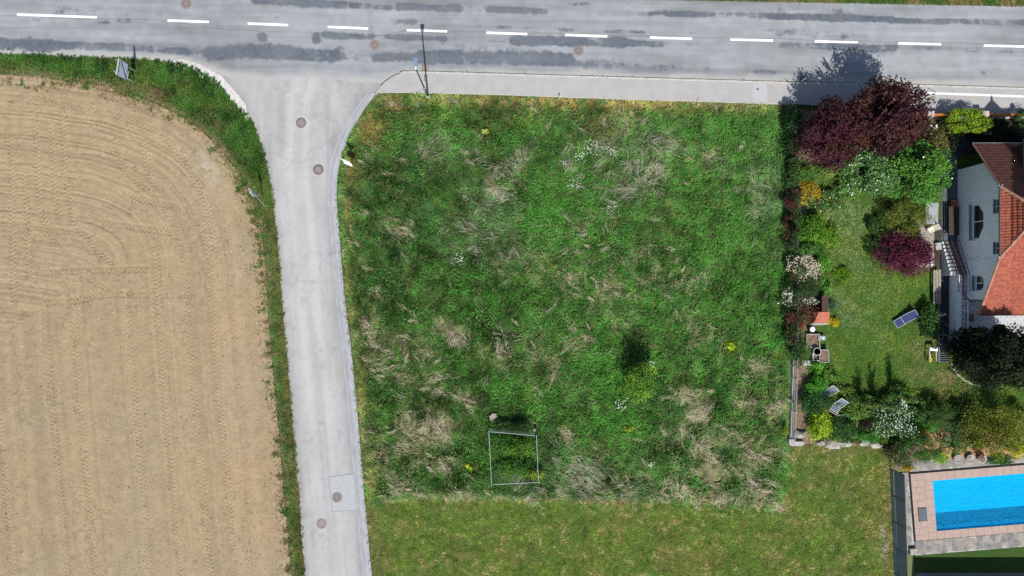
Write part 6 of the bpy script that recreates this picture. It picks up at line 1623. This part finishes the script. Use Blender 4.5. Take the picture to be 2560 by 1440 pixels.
# ---- wooden front fence with stone posts
def front_fence():
    y = W(0, 287, .8).y; root = thing('wooden_fence', 'orange glazed wooden picket fence with pinkish posts beside the pavement', 'fence', (W(2420, 0, .8).x, y, 0))
    posts = [W(2325, 0, 1).x, W(2462, 0, 1).x, W(2600, 0, 1).x]
    for x in posts:
        MB().obox(x, y, 0, 1.15, .5, .42, 0, .02).build('stone_post', M['pinkpost'], root)
    segs = [(W(2275, 0, 1).x, posts[0] - .26), (posts[0] + .26, posts[1] - .26), (posts[1] + .26, posts[2] - .26)]
    for a, b in segs:
        MB().box(a, b, y - .02, y + .02, .28, .36).build('rail', M['orangewood'], root)
        MB().box(a, b, y - .07, y + .07, .84, .9).build('rail', M['orangewood'], root)
        MB().box(a, b, y - .1, y + .1, -.02, .12).build('plinth', M['concrete'], root)
        k = int((b - a) / .13)
        for i in range(k):
            x = a + .05 + i * (b - a - .1) / max(1, k - 1)
            m = MB(); w = .04
            m.add([(x - w, y + .022, .1), (x + w, y + .022, .1), (x + w, y + .022, 1.0), (x, y + .022, 1.08), (x - w, y + .022, 1.0), (x - w, y + .045, .1), (x + w, y + .045, .1), (x + w, y + .045, 1.0), (x, y + .045, 1.08), (x - w, y + .045, 1.0)],
                  [(0, 1, 2, 3, 4), (9, 8, 7, 6, 5), (0, 5, 6, 1), (1, 6, 7, 2), (2, 7, 8, 3), (3, 8, 9, 4), (4, 9, 5, 0)])
            m.build('picket', M['orangewood'], root)
front_fence()
# ================================================================== HOUSE
XW, XV, XH, XE = 33.73, 33.35, 35.0, 46.0
YN, ZN, YS_, ZS, YR, ZR = 10.42, 2.35, -1.86, 3.03, 5.03, 6.7
YNH, YSH, ZH = 6.90, 2.18, 5.18
from mathutils.geometry import tessellate_polygon
house = thing('house', 'white rendered house with clay tiled half-hipped roof at the right edge', 'house', (XW, 4, 0))
def gable_wall():
    outer = [(8.94, -.05), (8.94, 3.46), (6.9, 5.08), (2.18, 5.08), (-.83, 3.48), (-.83, -.05)]
    hexw = [(6.15, 1.45), (6.15, 2.3), (5.35, 2.9), (4.4, 2.9), (3.5, 2.35), (3.5, 1.45)]
    sm1 = [(6.2, 3.98), (6.2, 4.5), (5.2, 4.5), (5.2, 3.98)]
    sm2 = [(3.2, 3.98), (3.2, 4.5), (2.35, 4.5), (2.35, 3.98)]
    arch = [(.9, 1.75), (.9, 2.45)] + [(.35 + .55 * math.cos(a), 2.45 + .5 * math.sin(a)) for a in np.linspace(.25, math.pi - .25, 9)] + [(-.2, 2.45), (-.2, 1.75)]
    holes = [hexw, sm1, sm2, arch]
    loops = [[Vector((y, z, 0)) for y, z in outer]] + [[Vector((y, z, 0)) for y, z in h] for h in holes]
    tri = tessellate_polygon(loops)
    flat = [p for l in loops for p in l]
    m = MB(); m.add([(XW, p.x, p.y) for p in flat], [tuple(reversed(t)) for t in tri])
    b = len(outer)
    for h in holes:                                   # reveals
        n = len(h); vs = [(XW, y, z) for y, z in h] + [(XW + .2, y, z) for y, z in h]
        m.add(vs, [(i, (i + 1) % n, n + (i + 1) % n, n + i) for i in range(n)])
    n = len(outer); m.add([(XW, y, z) for y, z in outer] + [(XW + .3, y, z) for y, z in outer], [((i + 1) % n, i, n + i, n + (i + 1) % n) for i in range(n)])
    m.build('west_wall', M['wall'], house)
    glass = plain('window_glass', (.02, .025, .03), .08, var=.2, spec=.8)
    for h, label in ((hexw, None), (sm1, None), (sm2, None), (arch, None)):
        cy = sum(p[0] for p in h) / len(h); cz = sum(p[1] for p in h) / len(h); n = len(h)
        inner = [(cy + (y - cy) * .9, cz + (z - cz) * .86) for y, z in h]
        m = MB(); X0, X1 = XW + .13, XW + .19
        m.add([(X0, y, z) for y, z in h] + [(X0, y, z) for y, z in inner] + [(X1, y, z) for y, z in inner], [(i, n + i, n + (i + 1) % n, (i + 1) % n) for i in range(n)] + [(n + i, 2 * n + i, 2 * n + (i + 1) % n, n + (i + 1) % n) for i in range(n)])
        w = m.build('window', M['trim'], house)
        m = MB(); m.add([(X1 - .01, y, z) for y, z in inner], [tuple(range(n))]); m.build('pane', glass, w)
        ys0, ys1 = min(p[0] for p in h), max(p[0] for p in h); z0 = min(p[1] for p in h)
        MB().box(XW - .06, XW + .14, ys0 + .004, ys1 - .004, z0 - .035, z0 + .02).build('sill', M['anth2'], w)
        if n > 4:
            MB().box(X0 - .03, X0 + .01, ys0 + .1, ys1 - .1, z0 + .2, z0 + .25).build('glazing_bar', M['trim'], w)
            MB().box(X0 - .02, X0 + .02, (ys0 + ys1) / 2 - .03, (ys0 + ys1) / 2 + .03, z0 + .25, max(p[1] for p in h) - .08).build('glazing_bar', M['trim'], w)
            fr = [(cy + (y - cy) * 1.09, cz + (z - cz) * 1.13) for y, z in h]
            m = MB(); m.add([(XW - .015, y, z) for y, z in h] + [(XW - .015, y, z) for y, z in fr] + [(XW, y, z) for y, z in fr], [(n + i, (n + (i + 1) % n), (i + 1) % n, i) for i in range(n)] + [(2 * n + i, 2 * n + (i + 1) % n, n + (i + 1) % n, n + i) for i in range(n)])
            m.build('surround', M['trim'], w)
        else:
            MB().box(X0 - .02, X0 + .02, (ys0 + ys1) / 2 - .025, (ys0 + ys1) / 2 + .025, z0 + .04, z0 + .46).build('glazing_bar', M['trim'], w)
gable_wall()
MB().box(XW + .01, XE - .3, -.83, -.53, -.05, 3.4).build('south_wall', M['wall'], house)
MB().box(XW + .01, XE - .3, 8.64, 8.94, -.05, 3.4).build('north_wall', M['wall'], house)
MB().box(XE - .6, XE - .3, -.52, 8.63, -.05, 3.4).build('east_wall', M['wall'], house)

def tile_mesh():
    w, l = .205, .35; m = MB(); xs = np.linspace(-w / 2, w / 2, 6); vs = []
    for y, lift in ((0, .032), (l, .006)):
        for i, x in enumerate(xs): vs.append((x, y, lift + .03 * math.sin(math.pi * (i / 5)) ** 1.2))
    for i, x in enumerate(xs): vs.append((x, .0, -.012))
    fs = [(i, i + 1, 7 + i, 6 + i) for i in range(5)] + [(12 + i, 13 + i, 1 + i, i) for i in range(5)]
    m.add(vs, fs); return m.mesh('roof_tile')
TILE = tile_mesh(); TILE.materials.append(M['tile'])
TILE2 = TILE.copy(); TILE2.materials[0] = M['tiledark']
def slab3(pts, th, name, mat):
    n = (pts[1] - pts[0]).cross(pts[2] - pts[0]).normalized()
    if n.z < 0: n = -n
    k = len(pts); m = MB()
    m.add([p for p in pts] + [p - n * th for p in pts], [tuple(range(k)), tuple(reversed(range(k, 2 * k)))] + [((i + 1) % k, i, k + i, k + (i + 1) % k) for i in range(k)])
    return m.build(name, mat, house), n
V3 = Vector
planes = []
def roof_plane(name, pts, u, mesh, mat):
    o, n = slab3(pts, .1, name, mat)
    v = n.cross(u).normalized()
    if v.z < 0: v = -v; 
    uu = v.cross(n).normalized()
    O = pts[0]; poly = [((p - O).dot(uu), (p - O).dot(v)) for p in pts]
    lo = np.array(poly).min(0); hi = np.array(poly).max(0)
    for j in range(int((hi[1] - lo[1]) / .3) + 1):
        for i in range(int((hi[0] - lo[0]) / .2) + 1):
            a = lo[0] + .1 + i * .2; b = lo[1] + j * .3 - .02
            if not inpoly(np.array([a]), np.array([b + .16]), poly)[0]: continue
            q = O + uu * a + v * b + n * .012
            mt = Matrix((uu.to_4d(), v.to_4d(), n.to_4d(), (0, 0, 0, 1))).transposed()
            mt.col[0][3] = mt.col[1][3] = mt.col[2][3] = 0
            mt.translation = q
            planes.append((q, mt, o, mesh))
    return o
north = roof_plane('north_roof', [V3((XV, YN, ZN)), V3((XE, YN, ZN)), V3((XE, YR, ZR)), V3((XH, YR, ZR)), V3((XV, YNH, ZH))], V3((1, 0, 0)), TILE2, M['tiledark'])
south = roof_plane('south_roof', [V3((XV, YS_, ZS)), V3((XV, YSH, ZH)), V3((XH, YR, ZR)), V3((XE, YR, ZR)), V3((XE, YS_, ZS))], V3((1, 0, 0)), TILE, M['tile'])
hip = roof_plane('half_hip_roof', [V3((XV, YNH, ZH)), V3((XH, YR, ZR)), V3((XV, YSH, ZH))], V3((0, 1, 0)), TILE, M['tile'])
def seen(q):
    f = HC / (HC - q.z); return 1280 + q.x * S * f
order = sorted(range(len(planes)), key=lambda k: seen(planes[k][0]))
near = set(order[:300])
rest = {}
for k, (q, mt, o, me) in enumerate(planes):
    rr = random.Random(k)
    mt = mt @ Matrix.Translation((rr.uniform(-.006, .006), rr.uniform(-.01, .01), rr.uniform(0, .006))) @ Matrix.Rotation(rr.uniform(-.02, .02), 4, 'Z')
    if k in near:
        t = bpy.data.objects.new('roof_tile', me); COL.objects.link(t); t.parent = o; t.matrix_basis = mt
    else: rest.setdefault(o.name, (o, me, []))[2].append(mt)
tv = {}
for nm, (o, me, ms) in rest.items():
    co = np.array([v.co[:] + (1,) for v in me.vertices]); fc = np.array([p.vertices[:] for p in me.polygons])
    V = np.concatenate([(co @ np.array(m).T)[:, :3] for m in ms]); F = (fc[None] + len(co) * np.arange(len(ms))[:, None, None]).reshape(-1, 4)
    t = np_mesh('roof_tiles', V, F, me.materials[0], parent=o); tag(t, kind='stuff')
# ridge, hip and verge tiles
def caps(a, b, r, name='ridge_tile', par=None, st=.36):
    d = b - a; n = max(1, int(d.length / st))
    for k in range(n):
        p = a + d * (k / n); q = a + d * ((k + 1) / n)
        MB().tube(p - d.normalized() * .03, q, r * 1.05, r * .92, 8).build(name, M['ridge'], par or house)
caps(V3((XV, YNH, ZH + .02)), V3((XH, YR, ZR + .02)), .1); caps(V3((XV, YSH, ZH + .02)), V3((XH, YR, ZR + .02)), .1); caps(V3((XH, YR, ZR + .03)), V3((XE, YR, ZR + .03)), .11, st=.5)
caps(V3((XV - .02, YS_, ZS + .0)), V3((XV - .02, YSH, ZH)), .075, 'verge_tile'); caps(V3((XV - .02, YN, ZN)), V3((XV - .02, YNH, ZH)), .06, 'verge_tile')
MB().tube(V3((XV - .07, YSH - .05, ZH - .06)), V3((XV - .07, YNH + .05, ZH - .06)), .04, .04, 8).build('gutter', M['darkbrown'], house)
for yy in (YSH - .08, YNH + .08): MB().obox(XV + .05, yy, ZH - .14, ZH - .02, .3, .12, 0).build('gutter_end', M['whitemetal'], house)
MB().tube(V3((XV + .02, YSH - .12, ZH - .1)), V3((XW - .06, YSH - .12, 1.15)), .035, .035, 8).build('downpipe', M['whitemetal'], house)
MB().tube(V3((XV, YS_ - .06, ZS - .03)), V3((XE, YS_ - .06, ZS - .03)), .055, .055, 8).build('gutter', M['darkbrown'], house)
MB().tube(V3((XV, YN + .06, ZN - .03)), V3((XE, YN + .06, ZN - .03)), .05, .05, 8).build('gutter', M['galv'], house)
M['dormerroof'] = plain('dark_roof_sheet', (.018, .016, .016), .7, var=.2)
# dormer on the north slope
dm = MB(); dx0, dx1, dy = 35.85, 37.4, 10.1
dm.add([(dx0, dy, 2.2), (dx1, dy, 2.2), (dx1, dy, 4.25), (36.62, dy, 5.4), (dx0, dy, 4.25), (dx0, 7.6, 4.25), (dx1, 7.6, 4.25), (36.62, 6.6, 5.4), (dx0, 7.6, 3.5), (dx1, 7.6, 3.5), (dx0, dy, 2.2)], [(4, 3, 2, 1, 0), (0, 8, 5, 4), (1, 2, 6, 9)])
dorm = dm.build('dormer', M['browncheek'], house)
for s in (-1, 1):
    a = V3((36.62, dy + .3, 5.5)); b = V3((36.62, 6.4, 5.5)); c = V3((36.62 + s * .95, 7.5, 4.1)); d = V3((36.62 + s * .95, dy + .3, 4.1))
    m = MB(); m.add([a, b, c, d, a - V3((0, 0, .12)), b - V3((0, 0, .12)), c - V3((0, 0, .12)), d - V3((0, 0, .12))], [(0, 1, 2, 3) if s < 0 else (3, 2, 1, 0), (7, 6, 5, 4) if s < 0 else (4, 5, 6, 7), (3, 2, 6, 7), (0, 3, 7, 4), (1, 0, 4, 5), (2, 1, 5, 6)]); m.build('dormer_roof', M['dormerroof'], house)
MB().tube(V3((36.62, dy + .3, 5.45)), V3((36.62, dy + .3, 5.8)), .1, .05, 8).build('finial', M['ridge'], house)

# ---- raised terrace south-west of the house
ZT = 1.1
ter = thing('terrace', None, None, (33.5, -2, 0), kind='structure')
MB().box(33.26, XE, -3.9, -.84, -.05, ZT - .05).build('terrace_block', M['concrete'], ter)
MB().box(33.26, XW - .02, -.83, .88, -.05, ZT - .05).build('terrace_block', M['concrete'], ter)
rr = random.Random(12)
row = 0; y = -3.88
while y < .84:
    x = 33.5 - (.25 if row % 2 else 0)
    xe = 39.2 if y < -.9 else XW - .03
    while x < xe - .05:
        a, b = max(33.3, x), min(x + .49, xe)
        if b - a > .1 and y + .24 < (.88 if xe < 34 else -.84): MB().box(a + .004, b - .004, y + .004, y + .236, ZT - .05, ZT + rr.uniform(-.003, .003)).build('paver', M['paver'], ter)
        x += .5
    y += .24; row += 1
rw = thing('retaining_wall', 'pale blue-grey retaining wall of the raised terrace', 'wall', (33.2, -2, 0))
MB().box(33.1, 33.25, -3.95, .95, -.05, ZT + .08).build('wall', M['wall'], rw)
MB().box(33.07, 33.28, -3.98, .98, ZT + .08, ZT + .13).build('coping', M['trim'], rw)
MB().box(33.26, 34.2, -4.06, -3.92, -.05, ZT + .06).build('return_wall', M['wall'], rw)
MB().box(33.26, 34.2, -4.09, -3.9, ZT + .06, ZT + .11).build('coping', M['trim'], rw)
# stair
stair = thing('stair', 'outdoor stair with red-brown railing climbing to the raised terrace', 'stair', (33.0, 2.2, 0))
NS = 9
M['stringer'] = plain('shaded_stringer_render', (.4, .43, .46), .9, var=.08)  # white render given the bluish grey it has in shade
for k in range(NS):
    y1 = 3.5 - k * .285; z = (k + 1) * ZT / NS
    MB().box(32.62, 33.62 if k < 6 else 33.7, y1 - .285, y1 + .02, -.02 if k == 0 else z - ZT / NS - .06, z).build('step', M['shadedstep'], stair)
for k in range(NS):
    y1 = 3.5 - k * .285; z = (k + 1) * ZT / NS
    MB().box(32.46, 32.61, y1 - .285, y1 - .002, -.02, z + .06).build('stringer_block', M['stringer'], stair)
def rail(x0, x1):
    pts = [V3((x0, 3.6, .12 + .9)), V3((x0, 3.45, .15 + .9)), V3((x1, .95, ZT + .9)), V3((x1, -.3, ZT + .9))]
    MB().path(pts, .025, .025, 6).build('handrail', M['railred'], stair)
    low = [p - V3((0, 0, .75)) for p in pts]
    MB().path(low, .016, .016, 6).build('bottom_rail', M['railred'], stair)
    for i in range(12):
        t = i / 11; y = 3.55 - t * 3.8; zb = np.interp(y, [-.3, .95, 3.45, 3.6], [ZT, ZT, .15, .12]); x = x0 + (x1 - x0) * min(1, (3.6 - y) / 2.65)
        MB().tube(V3((x, y, zb)), V3((x, y, zb + .9)), .012, .012, 5).build('baluster', M['railred'], stair)
rail(32.66, 33.0); rail(33.25, 33.35)
arc = [V3((33.05 + .28 - .28 * math.cos(a), -.3 - .55 * math.sin(a), ZT + .9)) for a in np.linspace(0, math.pi / 2, 7)]
MB().path(arc, .025, .025, 6).build('handrail', M['railred'], stair)
for p in arc: MB().tube(p, V3((33.33, -.3, ZT + .06)), .011, .011, 5).build('fan_bar', M['railred'], stair)
tr = thing('terrace_railing', 'white railing along the terrace edge', 'railing', (33.18, -2.4, 0))
MB().tube(V3((33.18, -.9, ZT + .95)), V3((33.18, -3.95, ZT + .95)), .03, .03, 8).build('handrail', M['whitemetal'], tr)
MB().tube(V3((33.18, -.9, ZT + .5)), V3((33.18, -3.95, ZT + .5)), .015, .015, 6).build('mid_rail', M['whitemetal'], tr)
for k in range(5): MB().tube(V3((33.18, -.92 - k * .75, ZT + .12)), V3((33.18, -.92 - k * .75, ZT + .95)), .02, .02, 6).build('post', M['whitemetal'], tr)
# terrace furniture: folded chair and grey box by the railing
o = thing('terrace_bench', 'dark slatted bench on the terrace behind the railing', 'bench', (33.75, -2.2, ZT))
for k in range(5): MB().box(33.55, 34.0, -2.45 + k * .11, -2.37 + k * .11, ZT + .4, ZT + .44).build('slat', M['darkwood'], o)
for a in (33.58, 33.93):
    for b in (-2.42, -1.98): MB().box(a, a + .05, b, b + .05, ZT, ZT + .4).build('leg', M['darkwood'], o)
o = thing('storage_chest', 'grey-blue chest at the south end of the terrace', 'chest', (33.85, -3.3, ZT))
MB().box(33.55, 34.25, -3.6, -3.02, ZT, ZT + .5).build('body', M['anth2'], o); MB().box(33.52, 34.28, -3.63, -2.99, ZT + .5, ZT + .56).build('lid', M['shaded'], o)

# ---- patio, deck
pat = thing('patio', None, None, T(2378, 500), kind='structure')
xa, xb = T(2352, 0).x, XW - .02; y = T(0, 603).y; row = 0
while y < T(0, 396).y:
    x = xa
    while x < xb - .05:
        b = min(x + .62, xb); MB().box(x + .005, b - .005, y + .005, y + .4, -.02, .05 + rr.uniform(-.003, .003)).build('slab', M['shaded'], pat); x += .62
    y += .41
deck = thing('wooden_deck', None, None, T(2320, 620), kind='structure')
y = T(0, 668).y; k = 0
while y < T(0, 556).y:
    MB().box(T(2286, 0).x + rr.uniform(-.03, .03), T(2334, 0).x, y + .008, y + .135, .0, .075 + rr.uniform(-.004, .004)).build('plank', M['palewood'], deck)
    MB().box(T(2334, 0).x + .01, T(2351, 0).x, y + .008, y + .135, .0, .073 + rr.uniform(-.004, .004)).build('plank', M['darkwood'], deck)  # planks on the house side darkened to paint in the deck's shade
    y += .145; k += 1
# light well covered with slats
lw = thing('slatted_grating', 'long dark slatted grating between deck and retaining wall', 'grating', T(2361, 790))
gx0, gx1 = T(2346, 0).x, 33.08; y = T(0, 905).y
MB().box(gx0, gx1, y, T(0, 672).y, -.03, .03).build('pit', M['black'], lw)
while y < T(0, 674).y:
    MB().box(gx0 + .02, gx1 - .02, y, y + .055, .05, .09).build('slat', plain('slat_paint', (.09, .1, .12), .6, var=.15) if 'slat_paint' not in bpy.data.materials else bpy.data.materials['slat_paint'], lw); y += .165
MB().box(gx0 - .06, gx0 - .005, T(0, 905).y, T(0, 672).y, -.02, .14).build('side_rail', M['wood'], lw)
def planks_thing(name, label, cat, ix0, ix1, iy0, iy1, z, n, mat, legm, gap=.02):
    a = W(ix0, iy1, z); b = W(ix1, iy0, z); root = thing(name, label, cat, ((a.x + b.x) / 2, (a.y + b.y) / 2, 0)); w = (b.x - a.x) / n
    for k in range(n): MB().box(a.x + k * w + gap / 2, a.x + (k + 1) * w - gap / 2, a.y, b.y, z - .045, z + rr.uniform(-.004, .004)).build('plank', M[mat], root)
    for yy in (a.y + .2, b.y - .28):
        MB().box(a.x + .03, b.x - .03, yy, yy + .08, z - .12, z - .046).build('cross_beam', M[legm], root)
        for xx in (a.x + .04, b.x - .1): MB().box(xx, xx + .06, yy + .01, yy + .07, 0, z - .12).build('leg', M[legm], root)
    return root
planks_thing('garden_table', 'long dark plank table on the slate patio beside the house', 'table', 2372, 2387, 516, 588, .74, 3, 'darkplank' if 'darkplank' in M else 'darkwood', 'darkwood')
planks_thing('garden_bench', 'long dark plank bench between table and house wall', 'bench', 2389, 2398, 516, 588, .45, 2, 'darkwood', 'darkwood')
planks_thing('garden_bench', 'dark narrow bench on the lawn side of the long patio table', 'bench', 2365, 2370, 522, 582, .45, 1, 'darkwood', 'darkwood')
planks_thing('garden_bench', 'weathered grey plank bench beside the slatted grating', 'bench', 2333, 2353, 675, 760, .5, 3, 'wood', 'wood', .04)
# pale table and chair
a = W(2330, 533, .75); o = thing('patio_table', 'pale rectangular patio table beside the feathery shrub', 'table', (a.x, a.y, 0))
MB().obox(a.x, a.y, .71, .75, .95, 1.62, -.02, .008).build('table_top', plain('stone_table_top', (.27, .295, .295), .5, var=.16, scale=2.5), o)
for s in (-1, 1):
    for t in (-1, 1): MB().box(a.x + s * .38 - .03, a.x + s * .38 + .03, a.y + t * .7 - .03, a.y + t * .7 + .03, .07, .71).build('leg', M['anth'], o)
def patio_chair(label, ix, iy, an, grp):
    c = W(ix, iy, .45); c.z = .07; an = math.radians(an); root = thing('patio_chair', label, 'chair', c, grp)
    u = V3((math.cos(an), math.sin(an), 0)); n = V3((-math.sin(an), math.cos(an), 0)); P = lambda t, s, z: c + u * t + n * s + V3((0, 0, z))
    MB().obox(c.x, c.y, .48, .53, .46, .46, an, .015).build('seat', M['cream'], root)
    bk = MB(); bk.add([P(-.22, -.23, .5), P(-.22, .23, .5), P(-.34, .23, .98), P(-.34, -.23, .98), P(-.25, -.23, .5), P(-.25, .23, .5), P(-.37, .23, .98), P(-.37, -.23, .98)], [(0, 1, 2, 3), (7, 6, 5, 4), (0, 4, 5, 1), (1, 5, 6, 2), (2, 6, 7, 3), (3, 7, 4, 0)]); bk.build('backrest', M['cream'], root)
    for s in (-.24, .24):
        MB().tube(P(.2, s, 0), P(.2, s, .64), .014, .014, 6).build('leg', M['anth'], root); MB().tube(P(-.24, s, 0), P(-.36, s, .98), .014, .014, 6).build('leg', M['anth'], root)
        MB().tube(P(.2, s, .64), P(-.3, s, .66), .014, .014, 6).build('armrest', M['anth'], root)
patio_chair('cream-seated patio chair pulled up to the pale table', 2327, 574, 210, None)
a = W(2385, 508, .4); o = thing('terracotta_bowl', 'terracotta bowl at the head of the long patio table', 'bowl', (a.x, a.y, .05))
MB().lathe(a.x, a.y, [(.12, .05), (.24, .3), (.27, .38), (.22, .38), (.1, .16), (0, .15)], 20).build('bowl', M['terracotta'], o, True)
# stone pillars beside stair and deck
for px, py, lab, mt in ((2340, 616, 'pale stone block at the foot of the outdoor stair', 'concrete'), (2318, 660, 'pair of pale step stones at the lower end of the deck', 'trim')):
    a = T(px, py); o = thing('stone_block', lab, 'stone block', a)
    MB().obox(a.x, a.y, 0, .34, .45, .55 if px > 2330 else .3, .1, .03).build('block', M[mt], o)
    if px < 2330: MB().obox(a.x + .05, a.y + .36, 0, .24, .5, .3, .05, .03).build('block', M['concrete'], o)
# children's sand-play frame
a = W(2331, 886, .5); o = thing('play_frame', 'small wooden play frame with white canopy on the lawn by the grating', 'play frame', (a.x, a.y, 0))
for s in (-.25, .25):
    MB().box(a.x + s - .045, a.x + s + .045, a.y - .5, a.y + .5, .5, .58).build('side_beam', M['palewood'], o)
    for t in (-.45, .45): MB().box(a.x + s - .04, a.x + s + .04, a.y + t - .04, a.y + t + .04, 0, .5).build('post', M['palewood'], o)
m = MB(); m.add([(a.x - .28, a.y + .3, .64), (a.x + .34, a.y + .25, .64), (a.x + .3, a.y + .55, .64), (a.x - .25, a.y + .55, .64), (a.x + .05, a.y + .42, .85)], [(0, 1, 4), (1, 2, 4), (2, 3, 4), (3, 0, 4), (3, 2, 1, 0)]); m.build('canopy', M['whitemetal'], o)
b = V3((a.x + .02, a.y - .42, 0)); o = thing('toy_ring', 'yellow plastic ring toy below the play frame', 'toy', b)
m = MB()
P = [b + V3((.11 * math.cos(t), .15 * math.sin(t), .2)) for t in np.linspace(0, 2 * math.pi, 13)]
m.path(P, .04, .04, 6); m.build('ring', M['yellow'], o); MB().tube(b + V3((0, .14, .2)), b + V3((.02, .42, .24)), .03, .03, 6).build('handle', M['yellow'], o)
# curved bed edging near the conifer
o = thing('lawn_edging', 'curved pale stone edging beside the huge conifer', 'edging', T(2400, 930))
L = catmull([(2378, 908), (2385, 925), (2400, 942), (2425, 958), (2450, 964)], 4); L = TA(L)
for i in range(len(L) - 1):
    d = L[i + 1] - L[i]; c = (L[i] + L[i + 1]) / 2; MB().obox(c[0], c[1], -.02, .07, math.hypot(*d) - .01, .1, math.atan2(d[1], d[0]), .01).build('edging_stone', M['palewood'], o)

# ---- neighbouring house south of the pool; only its shade reaches the picture
nb = thing('neighbour_house', 'neighbouring house standing just south of the pool lawn', 'house', T(2480, 1560))
nx0, nx1, ny1, ny0 = T(2290, 0).x, T(2760, 0).x, T(0, 1466).y, T(0, 1466).y - 9
MB().box(nx0 + .4, nx1 - .4, ny0 + .5, ny1 - .5, -.05, 3.2).build('wall', M['wall'], nb)
for nm, pts in (('roof', [V3((nx0, ny1, 3.1)), V3((nx1, ny1, 3.1)), V3((nx1, (ny0 + ny1) / 2, 5.6)), V3((nx0, (ny0 + ny1) / 2, 5.6))]), ('roof', [V3((nx0, ny0, 3.1)), V3((nx0, (ny0 + ny1) / 2, 5.6)), V3((nx1, (ny0 + ny1) / 2, 5.6)), V3((nx1, ny0, 3.1))])):
    k = 4; m = MB(); m.add(pts + [p - V3((0, 0, .15)) for p in pts], [(3, 2, 1, 0), (4, 5, 6, 7)] + [(i, (i + 1) % k, k + (i + 1) % k, k + i) for i in range(k)]); m.build(nm, M['tile'], nb)
m = MB(); my = (ny0 + ny1) / 2
for x in (nx0 + .41, nx1 - .41): m.add([(x, ny0 + .5, 3.2), (x, ny1 - .5, 3.2), (x, my, 5.35)], [(0, 1, 2)])
m.build('gable', M['wall'], nb)
